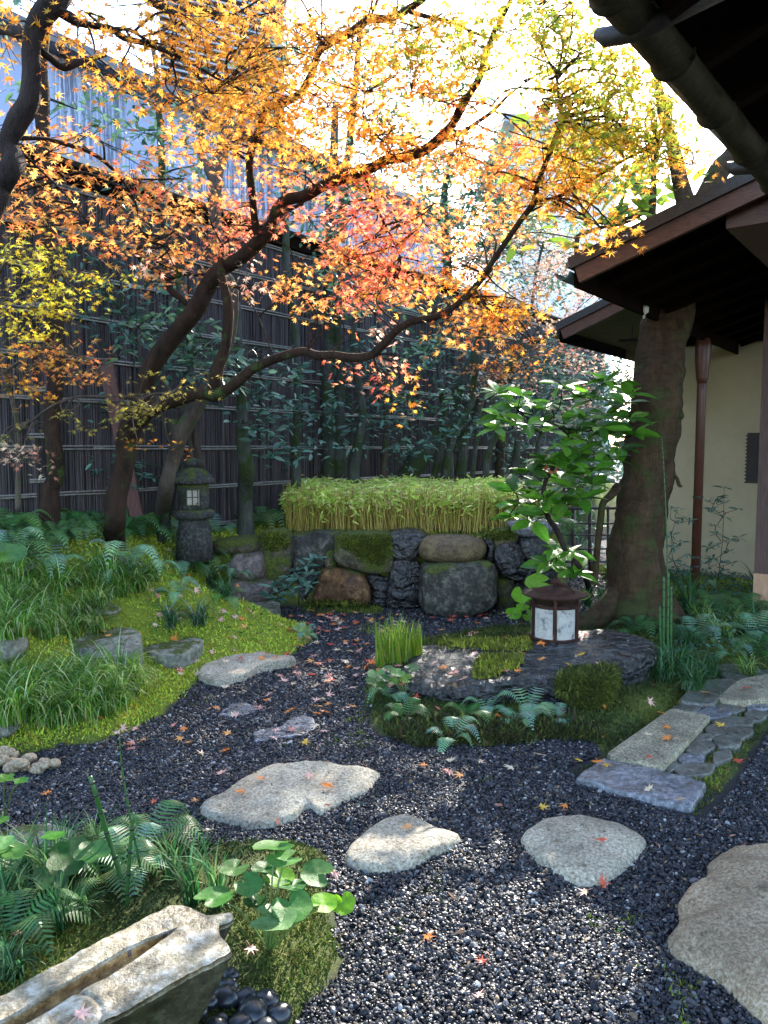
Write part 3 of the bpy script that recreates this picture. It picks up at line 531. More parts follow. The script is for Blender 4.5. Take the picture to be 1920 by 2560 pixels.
# ------------------------------------------------------------------ stone trough, lower left
def trough():
    A = [(-120, 2420), (0, 2478 - 0), (20, 2470), (60, 2440)]
    topz = 0.30
    outl = Q(7, (-260, 1190), (-20, 1085), (200, 965), (420, 850), (620, 745), (720, 695), (775, 682), (830, 705), (880, 735), (1000, 718), (1010, 742), (945, 775), (955, 830), (1000, 880), (930, 925), (760, 1015), (560, 1130), (380, 1215), (150, 1330), (-150, 1460))
    w2 = [tuple(G(p[0], p[1], topz)[:2]) for p in outl]; o = closed(w2, 150, 0.15); o = np.array([q * (1 + 0.004 * mn.noise(Vector((q[0] * 34, q[1] * 34, 0)))) for q in o])
    # grid over bounding box, clipped by a signed distance -> heights; simpler: rings + groove function
    g0 = np.array(G(*Q(7, (770, 790))[0], topz)[:2]); g1 = np.array(G(*Q(7, (90, 1180))[0], topz)[:2])
    gd = (g1 - g0); L = np.linalg.norm(gd); gd /= L; gn = np.array((-gd[1], gd[0]))
    pc = np.array(G(*Q(7, (250, 1200))[0], topz)[:2])
    cen = o.mean(0)
    # build top as a dense local grid in (along, across) coordinates
    ax = (o - g0) @ gd; ac = (o - g0) @ gn
    na, nc = 200, 110; A0, A1 = ax.min(), ax.max(); V = []; fs = []
    poly_ac = [(a_, c_) for a_, c_ in zip(ax, ac)]
    lo = []; hi = []
    for i in range(na + 1):
        a_ = A0 + (A1 - A0) * (0.004 + 0.992 * i / na); xs = []
        for j in range(len(poly_ac)):
            p1, p2 = poly_ac[j - 1], poly_ac[j]
            if (p1[0] - a_) * (p2[0] - a_) <= 0 and p1[0] != p2[0]: xs.append(p1[1] + (p2[1] - p1[1]) * (a_ - p1[0]) / (p2[0] - p1[0]))
        lo.append(min(xs)); hi.append(max(xs))
    for i in range(na + 1):
        a_ = A0 + (A1 - A0) * (0.004 + 0.992 * i / na)
        wd = 0.028 * min(1, max(0, a_) / 0.16) ** 0.6; wq = min(max(wd, 0.004) * (1 + 0.06 * mn.noise(Vector((a_ * 25, 0, 0)))), max(0.0005, 0.8 * min(-lo[i], hi[i]))) if lo[i] < 0 < hi[i] else 0
        if wq > 0: cols = np.concatenate([np.linspace(lo[i], -wq, 36), np.linspace(-wq, wq, 27)[1:], np.linspace(wq, hi[i], 50)[1:]])
        else: cols = np.linspace(lo[i], hi[i], nc + 1)
        for j in range(nc + 1):
            c_ = cols[j]; t = (c_ - lo[i]) / (hi[i] - lo[i]); q = g0 + gd * a_ + gn * c_
            z = topz + 0.006 * mn.fractal(Vector((q[0] * 7, q[1] * 7, 1)), 0.9, 2, 5)
            cc = c_
            if a_ > 0 and a_ < L + 0.15: z -= 0.032 * (1 - float(sm(wq * 0.78, wq, np.array(abs(cc))))) * min(1, a_ / 0.05) if wq > 0 else 0
            rr_ = np.linalg.norm(q - pc); z -= 0.006 * math.exp(-((rr_ - 0.085) / 0.006) ** 2)
            edge = min(t, 1 - t) * (hi[i] - lo[i]); z -= 0.007 * (1 - min(1, edge / 0.012)) ** 2
            V.append((q[0], q[1], z))
    W_ = nc + 1
    for i in range(na):
        for j in range(nc): fs.append((i * W_ + j, (i + 1) * W_ + j, (i + 1) * W_ + j + 1, i * W_ + j + 1))
    # skirt
    border = [i * W_ for i in range(na + 1)] + [na * W_ + j for j in range(1, nc + 1)] + [i * W_ + nc for i in range(na - 1, -1, -1)] + [j for j in range(nc - 1, 0, -1)]
    prev = border
    for lv, zz in enumerate((0.280, 0.24, 0.18, 0.11, 0.04, -0.03)):
        cur = []
        for b_ in border:
            v = Vector(V[b_]); k = (0.02 if lv else 0.006) * mn.fractal(Vector((v.x * 6, v.y * 6, zz * 8)), 0.9, 2, 4)
            d = Vector((v.x - cen[0], v.y - cen[1], 0)).normalized(); cur.append(len(V)); V.append((v.x + d.x * k - d.x * 0.028 * lv, v.y + d.y * k - d.y * 0.028 * lv, zz))
        for j in range(len(border)): fs.append((prev[j], prev[(j + 1) % len(border)], cur[(j + 1) % len(border)], cur[j]))
        prev = cur
    return V, fs
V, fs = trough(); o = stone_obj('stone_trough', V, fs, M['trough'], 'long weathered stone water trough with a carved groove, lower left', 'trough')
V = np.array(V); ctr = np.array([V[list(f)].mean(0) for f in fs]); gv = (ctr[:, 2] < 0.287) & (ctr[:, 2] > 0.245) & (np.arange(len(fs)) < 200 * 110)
a_ = o.data.attributes.new('Col', 'FLOAT_COLOR', 'FACE'); c_ = np.ones((len(fs), 4), np.float32); c_[gv, :3] = (1.0, 0.76, 0.42); side_shade = (ctr[:, 2] < 0.262) & (np.arange(len(fs)) >= 200 * 110); c_[side_shade, :3] = (0.13, 0.14, 0.085); rim = (ctr[:, 2] >= 0.287) & (ctr[:, 2] < 0.2905) & (np.arange(len(fs)) < 200 * 110); c_[rim, :3] = (0.28, 0.27, 0.3); a_.data.foreach_set('color', c_.ravel())  # skirt faces tinted dark to carry the shade of the trough sides
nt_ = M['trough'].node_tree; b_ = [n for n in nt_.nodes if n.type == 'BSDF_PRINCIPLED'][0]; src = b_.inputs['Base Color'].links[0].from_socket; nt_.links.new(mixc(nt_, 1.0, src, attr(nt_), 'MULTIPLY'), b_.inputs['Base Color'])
# ------------------------------------------------------------------ buildings on the right
Z1 = Vector((0, 0, 1))
T2 = G(1432, 668, 2.62); E2 = G(1652, 770, 2.62)
u = (E2 - T2).normalized(); v_ = Vector((u.y, -u.x, 0))       # u runs away from the viewer, v_ into the building
def verge_slope(T, px, py):
    q = on_plane(px, py, T, u); d = (q - T); return d.z / d.dot(v_), d.dot(v_)
sl2, _ = verge_slope(T2, 1890, 445)
T3 = G(1397, 822, 2.62); sl3, _ = verge_slope(T3, 1570, 735)
M['metalroof'] = mat_wood('grey_roof_metal', (0.05, 0.055, 0.07), (0.12, 0.13, 0.15), (2, 2, 2), 0.35, 0.6)
M['fascia'] = mat_wood('red_brown_board', (0.05, 0.018, 0.010), (0.14, 0.052, 0.028), (3, 3, 14), 0.5, 0.4)
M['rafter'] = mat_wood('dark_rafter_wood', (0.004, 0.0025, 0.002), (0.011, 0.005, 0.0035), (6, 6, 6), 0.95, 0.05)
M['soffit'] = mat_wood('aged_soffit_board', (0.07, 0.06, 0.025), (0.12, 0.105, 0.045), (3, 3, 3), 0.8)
M['copper'] = mat_wood('green_copper', (0.02, 0.05, 0.05), (0.05, 0.11, 0.10), (8, 8, 8), 0.45, 0.6)
M['bamboo_gutter'] = mat_wood('mossy_bamboo', (0.02, 0.016, 0.009), (0.06, 0.052, 0.03), (8, 8, 8), 0.6)
M['plaster'] = mat_wood('ochre_plaster', (0.46, 0.385, 0.25), (0.55, 0.465, 0.31), (0.5, 0.5, 0.5), 0.9, 0.1)
M['post'] = mat_wood('red_stained_post', (0.05, 0.022, 0.018), (0.13, 0.07, 0.06), (14, 14, 1), 0.55, 0.4)
M['post_sunlit'] = mat_wood('sunlit_post_wood', (0.36, 0.20, 0.12), (0.55, 0.34, 0.22), (14, 14, 1), 0.7, 0.2)  # sunlight on the lower post, painted as a lighter wood colour
M['pipe'] = mat_wood('rust_red_pipe', (0.06, 0.02, 0.012), (0.12, 0.04, 0.026), (10, 10, 2), 0.4, 0.5)
M['iron'] = mat_wood('dark_iron', (0.015, 0.012, 0.012), (0.05, 0.035, 0.03), (10, 10, 10), 0.55, 0.5)
house = thing('tea_house', 'tea house with stepped dark eaves, ochre plaster wall and red brown post', 'building', (3.2, 6.0, 0))
def roof(T, slope, L, D, name, lab):
    rise = v_ + Z1 * slope; nn = rise.cross(u).normalized(); nn = nn if nn.z > 0 else -nn
    b = MB(); b.box(T - u * 0.0 - v_ * 0.04, u * L, rise * D, nn * 0.035)
    r = b.build('roof', M['metalroof'], house); tag(r, lab)
    b = MB(); b.box(T + nn * -0.006, u * L, rise * D, nn * -0.018); b.build('soffit', M['soffit' if name == 'far' else 'rafter'], r)
    b = MB(); b.box(T + rise * 0.02 - nn * 0.115 - u * 0.03, u * 0.035, rise * (D - 0.05), nn * 0.105); b.build('fascia', M['fascia'], r)
    b = MB(); b.box(T + rise * 0.0 + nn * -0.02 - u * 0.055, u * 0.05, rise * (D), nn * 0.07); b.build('verge_board', M['iron'], r)
    for k in range(int(L / 0.42) if name == 'mid' else 0):
        b = MB(); b.box(T + u * (0.35 + k * 0.42) + rise * 0.06 - nn * 0.09, u * 0.055, rise * (D - 0.1), nn * 0.066); b.build('rafter', M['rafter'], r)
    b = MB(); b.box(T + v_ * 0.01 - Z1 * 0.125, u * L, v_ * 0.022, Z1 * 0.105); b.build('eave_board', M['rafter'], r)
    return r
roof(T2, sl2, 4.6, 1.75, 'mid', 'nearer lower eave with red brown edge board')
roof(T3, sl3, 3.2, 1.9, 'far', 'farther lower eave with olive underside')
# copper gutters along both low eaves
for T, L in ((T2, 2.2), (T3, 2.9)):
    b = MB(); o_ = T - v_ * 0.05 - Z1 * 0.03 - u * 0.04; n = 9; vs = []; fs = []
    for s_ in (0, 1):
        for rr in (0.05, 0.044):
            for k in range(n):
                th = math.pi + math.pi * k / (n - 1); vs.append(o_ + u * (L * s_) + v_ * (rr * math.cos(th)) + Z1 * (rr * math.sin(th)))
    for k in range(n - 1):
        fs.append((k, k + 1, 2 * n + k + 1, 2 * n + k)); fs.append((n + k, 3 * n + k, 3 * n + k + 1, n + k + 1)); fs.append((k, n + k, n + k + 1, k + 1))
    b.add(vs, fs); b.build('gutter', M['copper'], house, True)
# main eave above the viewer with a bamboo gutter
Hm = 2.82; g0 = G(1560, 0, Hm); g1 = G(1985, 500, Hm); um = (g1 - g0).normalized(); vm = Vector((um.y, -um.x, 0))
b = MB(); s0 = g0 - um * 1.6; Lg = (g1 - g0).length + 2.2; pts = []; rad = []
nseg = int(Lg / 0.5)
gut = None
for k in range(nseg):
    for t in (0.0, 0.02, 0.5, 0.98): pts.append(s0 + um * (Lg * (k + t) / nseg)); rad.append(0.078 if t == 0.0 else (0.066 if t in (0.02, 0.98) else 0.064))
b.tube(pts, rad, 20, nz=0.02); gut = b.build('gutter', M['bamboo_gutter'], house, True); tag(gut, 'big mossy bamboo gutter of the main eave')
for (px, py) in ((1530, 62), (1815, 408)):
    q = on_plane(px, py, g0 - Z1 * 0.0, Z1); t = (q - s0).dot(um); c = s0 + um * t
    b = MB(); b.tube([c - vm * 0.13 - Z1 * 0.01, c - vm * 0.10 - Z1 * 0.03, c - Z1 * 0.045, c + vm * 0.25 - Z1 * 0.01], [0.018, 0.03, 0.032, 0.03], 10); b.build('gutter_bracket', M['iron'], gut, True)
rise = vm + Z1 * 0.38; nn = rise.cross(um).normalized(); nn = nn if nn.z > 0 else -nn
b = MB(); b.box(s0 + vm * 0.05 + Z1 * 0.03 - um * 0.3, um * (Lg + 0.4), rise * 3.4, nn * 0.05); mr = b.build('roof', M['metalroof'], house); tag(mr, 'main roof over the viewer, dark underside')
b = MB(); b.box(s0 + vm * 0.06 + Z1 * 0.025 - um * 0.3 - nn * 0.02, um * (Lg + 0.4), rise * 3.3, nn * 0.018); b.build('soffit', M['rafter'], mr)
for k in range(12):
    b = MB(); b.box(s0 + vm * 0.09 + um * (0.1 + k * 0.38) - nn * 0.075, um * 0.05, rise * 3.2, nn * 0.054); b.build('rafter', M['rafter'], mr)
b = MB(); b.tube([s0 + vm * 0.55 + Z1 * 0.10 - um * 0.2, s0 + vm * 0.55 + Z1 * 0.10 + um * Lg], 0.075, 12); b.build('purlin', M['fascia'], mr, True)
# end wall of ochre plaster, facing the garden path
ow = P(1880, 1440, 8.2); wl = []
a0 = Vector((ow.x, ow.y, 0)) - v_ * 1.25; Lw = 3.6
b = MB(); n = 24
b.box(a0 + Z1 * 0.0, v_ * Lw, u * 0.16, Z1 * 3.0); b.build('wall', M['plaster'], house)
b = MB(); b.box(a0 + Z1 * 2.62 - u * 0.05 - v_ * 0.05, v_ * Lw, u * 0.06, Z1 * 0.14); b.build('wall_beam', M['rafter'], house)
b = MB(); b.box(a0 - u * 0.03 - v_ * 0.05 - Z1 * 0.1, v_ * Lw, u * 0.05, Z1 * 0.22); b.build('foundation', M['greyrock'], house)
b = MB(); c = P(1866, 1145, 8.0); b.box(c - Z1 * 0.26, v_ * 0.13, u * 0.03, Z1 * 0.52)
for k in range(14): b.box(c - Z1 * (0.26 - 0.037 * k) - u * 0.012 - v_ * 0.01, v_ * 0.15, u * 0.02, Z1 * 0.016)
b.build('lattice_vent', M['iron'], house)
# long side wall behind the post (in deep shade)
pp = P(1925, 1545, 6.5); b = MB(); c = Vector((pp.x, pp.y, 0.0))
b.box(c + Z1 * 0.42 - v_ * 0.14, v_ * 0.30, u * 0.28, Z1 * 2.9); po = b.build('post', M['post'], house)
b = MB(); b.box(c + Z1 * 0.0 - v_ * 0.143, v_ * 0.306, u * 0.286, Z1 * 0.42); b.build('post_sunlit_part', M['post_sunlit'], po)  # sunlit lower length of the post, light put into its colour
b = MB(); b.box(c + v_ * 0.17 + Z1 * 0.3, v_ * 2.2, u * 0.1, Z1 * 2.8); q_ = b.build('wall', M['post'], house); tag(q_, 'dark timber wall right of the post')
# roof cross beam ends under the near low eave
q = on_plane(1842, 560, T2 + v_ * 0.95, u); b = MB(); b.box(Vector((q.x, q.y, q.z)) - v_ * 0.07 + u * 0.06, v_ * 0.26, u * 3.4, Z1 * 0.15); b.build('beam', M['fascia'], house)
# downspout
dp = P(1737, 1480, 7.3); r = 0.043; dx, dy = dp.x, dp.y
b = MB(); b.tube([(dx, dy, 0.0), (dx, dy, 2.0), (dx, dy, 2.28)], r, 14); sp = b.build('downspout', M['pipe'], house, True)
b = MB(); b.lathe([(r, 0), (r * 1.25, 0.05), (r * 1.6, 0.2), (r * 1.7, 0.34), (r * 1.3, 0.42)], (dx, dy, 2.1), 14); b.build('hopper', M['pipe'], sp, True)
b = MB(); b.lathe([(r * 1.08, 0), (r * 1.1, 0.012), (r * 1.08, 0.024)], (dx, dy, P(1737, 1246, 7.3).z), 14); b.build('joint_ring', M['bamboo_gutter'], sp)
for zz in (0.36, 0.45): b = MB(); b.lathe([(r * 1.1, 0), (r * 1.15, 0.01), (r * 1.1, 0.02)], (dx, dy, zz), 14); b.build('wire_tie', M['iron'], sp)
# reed blind below the far eave, hung from a rod
bl = P(1581, 850, 7.9); blind = thing('reed_blind', 'narrow dark reed blind hanging from the far eave beside the big trunk', 'blind', (bl.x, bl.y, bl.z))
b = MB(); b.tube([bl - v_ * 0.14, bl + v_ * 0.4], 0.018, 8); b.tube([bl + v_ * 0.0, bl + Z1 * 0.35], 0.006, 6); b.build('rod', M['iron'], blind)
b = MB()
for k in range(42): b.tube([bl - Z1 * (0.03 + k * 0.0125) - v_ * 0.06, bl - Z1 * (0.03 + k * 0.0125) + v_ * 0.25], 0.0042, 5)
b.build('reeds', M['soffit'], blind)
ins = P(1610, 776, 5.9); b = MB(); b.lathe([(0.008, -0.06), (0.012, -0.03), (0.035, -0.015), (0.036, 0.02), (0.02, 0.035)], tuple(ins), 12)
M['porcelain'] = mat_wood('white_porcelain', (0.55, 0.52, 0.47), (0.7, 0.68, 0.62), (4, 4, 4), 0.3)
o = b.build('insulator', M['porcelain'], None, True); tag(o, 'small white porcelain insulator hanging at the gutter end', 'insulator')

# ------------------------------------------------------------------ brushwood fence along the left and back
FP = P(700, 1200, 8.5); fn = Vector((-u.y, u.x, 0))                  # fence runs along u
ftop = on_plane(486, 508, FP, fn); ZT = ftop.z
def fpt(px): q = on_plane(px, 1000, FP, fn); return Vector((q.x, q.y, 0))
t_of = lambda px: (fpt(px) - Vector((FP.x, FP.y, 0))).dot(u)
F0 = Vector((FP.x, FP.y, 0)); ta, tb = t_of(-260), 9.5
fence = thing('brushwood_fence', 'tall dark brushwood fence with split bamboo rails and a pale metal cap', 'fence', tuple(F0))
def mat_brush():
    m, nt, b, o = newmat('dark_brushwood'); c = attr(nt); n = noise_n(nt, 30, 3, 0.6, pos(nt), (1, 1, 0.15))
    c = mixc(nt, 1.0, c, ramp(nt, n.outputs[0], [(0.3, (0.5, 0.5, 0.5)), (0.7, (1.35, 1.35, 1.35))]).outputs[0], 'MULTIPLY')
    nt.links.new(c, b.inputs['Base Color']); b.inputs['Roughness'].default_value = 0.6; b.inputs['Specular IOR Level'].default_value = 0.5; return m
M['brush'] = mat_brush()
M['rail'] = mat_wood('split_bamboo', (0.10, 0.09, 0.075), (0.30, 0.28, 0.25), (6, 6, 6), 0.5)
zb = 0.45
def brush_panel(o, d, L, z0, z1, parent, nrm):
    n = int(L / 0.0125); S = 4; vs = np.zeros((n, 3, S + 1, 3)); ofs = rng.uniform(0, 0.012, (n, S + 1)); lat = np.cumsum(rng.uniform(0.009, 0.0155, n)); lat *= L / lat[-1]
    for k in range(3):
        w_ = (-0.0055, 0, 0.0055)[k]; dp_ = (0, 0.006, 0)[k]
        for s_ in range(S + 1):
            z = z0 + (z1 - z0) * s_ / S; l = lat + w_ + rng.normal(0, 0.0025, n); dd = dp_ + ofs[:, s_]
            vs[:, k, s_, 0] = o.x + d.x * l - nrm.x * dd; vs[:, k, s_, 1] = o.y + d.y * l - nrm.y * dd; vs[:, k, s_, 2] = z
    idn = np.arange(n * 3 * (S + 1)).reshape(n, 3, S + 1)
    q = np.stack([idn[:, :2, :-1], idn[:, 1:, :-1], idn[:, 1:, 1:], idn[:, :2, 1:]], -1)
    cc = np.array((0.045, 0.033, 0.034)) * rng.uniform(0.35, 1.9, (n, 1)) * rng.normal(1, 0.06, (n, 3)); cc = np.repeat(cc, 2 * S, 0)
    back = len(vs.reshape(-1, 3)); V = vs.reshape(-1, 3) - np.array(worldloc(parent))
    me = mesh_fast(bpy.data.meshes.new('brush_panel'), V, q.reshape(-1), np.full(q.size // 4, 4, np.int32), cc)
    pn = link('brush_panel', me, M['brush'], parent)
    b = MB(); b.box(o + nrm * 0.004 + Z1 * z0, d * L, nrm * 0.03, Z1 * (z1 - z0), (0.02, 0.015, 0.015)); b.build('backing_board', M['brush'], pn)
def rails(o, d, L, zs, parent, nrm, seg=1.9):
    for z in zs:
        b = MB(); t = -0.1
        while t < L:
            l = min(seg * random.uniform(0.8, 1.1), L - t); 
            for dz in (-0.011, 0.011):
                pts = [o + d * (t + l * q_) + Z1 * (z + dz + random.uniform(-0.005, 0.005)) - nrm * 0.02 for q_ in (0, 0.25, 0.5, 0.75, 1)]
                b.tube(pts, 0.0095, 6)
            t += max(l - 0.06, 0.1)
        b.build('rail', M['rail'], parent, True)
brush_panel(F0 + u * ta, u, tb - ta, zb, ZT - 0.1, fence, fn)
zr = [on_plane(700, y, FP, fn).z for y in (1292, 1207, 1119, 1028, 948, 868)]; step = zr[-1] - zr[-2]
while zr[-1] + step < ZT - 0.15: zr.append(zr[-1] + step)
rails(F0 + u * ta, u, tb - ta, zr, fence, fn)
b = MB(); b.box(F0 + u * ta - fn * 0.14 + Z1 * (ZT - 0.02), u * (tb - ta), fn * 0.3, Z1 * 0.05)
M['capmetal'] = mat_wood('pale_cap_metal', (0.30, 0.33, 0.38), (0.45, 0.48, 0.53), (3, 3, 3), 0.45, 0.5)
b.build('cap', M['capmetal'], fence)
b = MB(); b.box(F0 + u * ta - fn * 0.05 + Z1 * (ZT - 0.17), u * (tb - ta), fn * 0.08, Z1 * 0.14); b.build('top_beam', M['rafter'], fence)
t = ta + 0.5
while t < tb:
    b = MB(); b.tube([F0 + u * t + fn * 0.06 + Z1 * 0.3, F0 + u * t + fn * 0.06 + Z1 * (ZT - 0.02)], 0.05, 10); b.build('post', M['rafter'], fence, True); t += 1.9
# lower fence section crossing on the far left, nearer than the main run
L0 = P(-330, 1280, 6.1); L1 = P(128, 1280, 6.25); dl = (Vector((L1.x, L1.y, 0)) - Vector((L0.x, L0.y, 0))); Ll = dl.length; dl.normalize(); nl = Vector((-dl.y, dl.x, 0))
f2 = thing('brushwood_fence', 'shorter brushwood fence section with a tarred top at the far left', 'fence', (L0.x, L0.y, 0)); zt2 = P(60, 560, 6.2).z
brush_panel(Vector((L0.x, L0.y, 0)), dl, Ll, zb, zt2, f2, nl); rails(Vector((L0.x, L0.y, 0)), dl, Ll, [P(60, y, 6.2).z for y in (1290, 1202, 1089, 972, 850, 760, 680)], f2, nl)
b = MB(); b.box(Vector((L0.x, L0.y, zt2 - 0.02)) - nl * 0.16, dl * (Ll + 0.05), nl * 0.3, Z1 * 0.04); b.build('cap', M['iron'], f2)

# ------------------------------------------------------------------ neighbouring buildings beyond the fence
def mat_clad():
    m, nt, b, o = newmat('weathered_pale_cladding'); p = pos(nt)
    mp = N(nt, 'ShaderNodeVectorMath', operation='DOT_PRODUCT'); mp.inputs[1].default_value = tuple(u); nt.links.new(p, mp.inputs[0])
    cx_ = N(nt, 'ShaderNodeCombineXYZ'); sx = N(nt, 'ShaderNodeSeparateXYZ'); nt.links.new(p, sx.inputs[0]); zz = N(nt, 'ShaderNodeMath', operation='MULTIPLY'); zz.inputs[1].default_value = 0.04; nt.links.new(sx.outputs[2], zz.inputs[0])
    nt.links.new(mp.outputs['Value'], cx_.inputs[0]); nt.links.new(zz.outputs[0], cx_.inputs[2])
    n1 = noise_n(nt, 14, 5, 0.8, cx_.outputs[0]); n2 = noise_n(nt, 1.6, 3, 0.6, cx_.outputs[0])
    streak = ramp(nt, n1.outputs[0], [(0.47, (0.05, 0.06, 0.10)), (0.53, (0.30, 0.36, 0.52)), (0.6, (0.5, 0.56, 0.7))]).outputs[0]
    f = ramp(nt, n2.outputs[0], [(0.46, (0, 0, 0)), (0.56, (0.85, 0.85, 0.85))]).outputs[0]
    c = mixc(nt, f, (0.30, 0.37, 0.56), streak); nt.links.new(c, b.inputs['Base Color']); b.inputs['Roughness'].default_value = 0.55
    bump(nt, b, n1.outputs[0], 0.5, 0.01); return m
M['clad'] = mat_clad()
BP = F0 + fn * 2.4; ztop = on_plane(480, 285, BP, fn).z; tb0 = (on_plane(-700, 285, BP, fn) - BP).dot(u); tb1 = (on_plane(1130, 285, BP, fn) - BP).dot(u)
nb = thing('clad_building', 'pale blue metal clad building with dark streaks behind the fence', 'building', (BP.x, BP.y, 0))
b = MB(); b.box(BP + u * tb0, u * (tb1 - tb0), fn * 5, Z1 * ztop); b.build('wall', M['clad'], nb)
b = MB(); b.box(BP + u * (tb0 - 0.1) - fn * 0.25 + Z1 * (ztop + 0.002), u * (tb1 - tb0 + 0.2), fn * 5.6, Z1 * 0.12); b.build('roof', M['metalroof'], nb)
t = tb0 + 0.9
while t < tb1:
    b = MB(); b.box(BP + u * t - fn * 0.02, u * 0.03, fn * 0.018, Z1 * ztop); b.build('batten', M['clad'], nb); t += 0.91
# dark louvred eaves of a taller house, top centre
lp = P(560, 60, 15); lou = thing('louvred_house', 'dark house top with thin horizontal slats high behind the maple', 'building', (lp.x, lp.y, 0)); zl0 = P(600, 190, 15).z; zl1 = P(380, -90, 15).z
o_ = Vector((P(400, 100, 15).x, 15, 0)); wl_ = P(690, 100, 15).x - o_.x
b = MB(); b.box(o_ + Z1 * 1, Vector((wl_, 1.2, 0)), Vector((-1, 4, 0)), Z1 * (zl1 - 1)); b.build('wall', M['iron'], lou)
b = MB(); k = 0
while zl0 + k * 0.13 < zl1: b.box(o_ + Z1 * (zl0 + k * 0.13) + Vector((-0.02, -0.09, 0)), Vector((wl_ + 0.1, 1.2, 0)), Vector((0, 0.05, 0)), Z1 * 0.035); k += 1
b.build('slats', M['capmetal'], lou)
# cream house under the sun
M['cream'] = mat_wood('cream_render', (0.8, 0.79, 0.77), (0.85, 0.84, 0.82), (1, 1, 1), 0.8)
hp = P(1400, 420, 22); ch = thing('cream_house', 'cream rendered house with flat grey eaves behind the yellow leaves', 'building', (hp.x, hp.y, 0))
x0, x1 = P(1285, 400, 22).x, P(1560, 400, 22).x; zt = P(1300, 318, 22).z
b = MB(); b.box((x0, 22, 0), (x1 - x0, 0.8, 0), (0, 6, 0), (0, 0, zt)); b.build('wall', M['cream'], ch)
b = MB(); b.box((x0 - 0.35, 21.6, zt + 0.003), (x1 - x0 + 0.8, 0.8, 0), (0, 6.8, 0), (0, 0, 0.22)); b.build('roof', M['capmetal'], ch)
b = MB(); wx = P(1455, 420, 22).x; b.box((wx, 21.99 + 0.8 * (wx - x0) / (x1 - x0) - 0.03, P(0, 455, 22).z), (0.45, 0.016, 0), (0, 0.03, 0), (0, 0, 0.6)); b.build('window', M['metalroof'], ch)

# ------------------------------------------------------------------ lattice gate beside the big trunk
gt = thing('bamboo_gate', 'dark lattice bamboo gate standing between the terrace and the big trunk', 'gate', tuple(G(1490, 1445, 0.0)))
gy_ = worldloc(gt).y
def gline(a, b_, r, name='bar', Y=None): m_ = MB(); m_.tube([P(*Q(6, a)[0], Y or gy_), P(*Q(6, b_)[0], Y or gy_)], r, 6); m_.build(name, M['iron'], gt, True)
for x, top in ((818, 25), (890, 25), (968, 42), (1045, 25), (745, 60)): gline((x, top), (x, 380), 0.022 if top == 25 else 0.016, 'upright')
for y in (52, 118, 168, 228, 284, 336): gline((700, y + 2), (1070, y), 0.018 if y == 52 else 0.011, 'crossbar', gy_ - 0.03)

# ------------------------------------------------------------------ wooden prop board leaning behind the maple
bt = P(262, 902, 6.6); bb = hit(350, 1325)
pb = MB(); top = Vector(bt); bot = Vector((bb.x, bb.y, bb.z - 0.05)); d = (top - bot); s_ = Vector((1, 0.1, 0)).normalized()
pb.box(bot - s_ * 0.055, s_ * 0.11, Vector((0, 0.035, 0)), d, (1, 1, 1))
M['prop'] = mat_wood('weathered_red_board', (0.07, 0.025, 0.02), (0.16, 0.075, 0.065), (10, 10, 1.5), 0.6)
o = pb.build('prop_board', M['prop']); tag(o, 'tall red brown board leaning behind the main maple trunk', 'board')

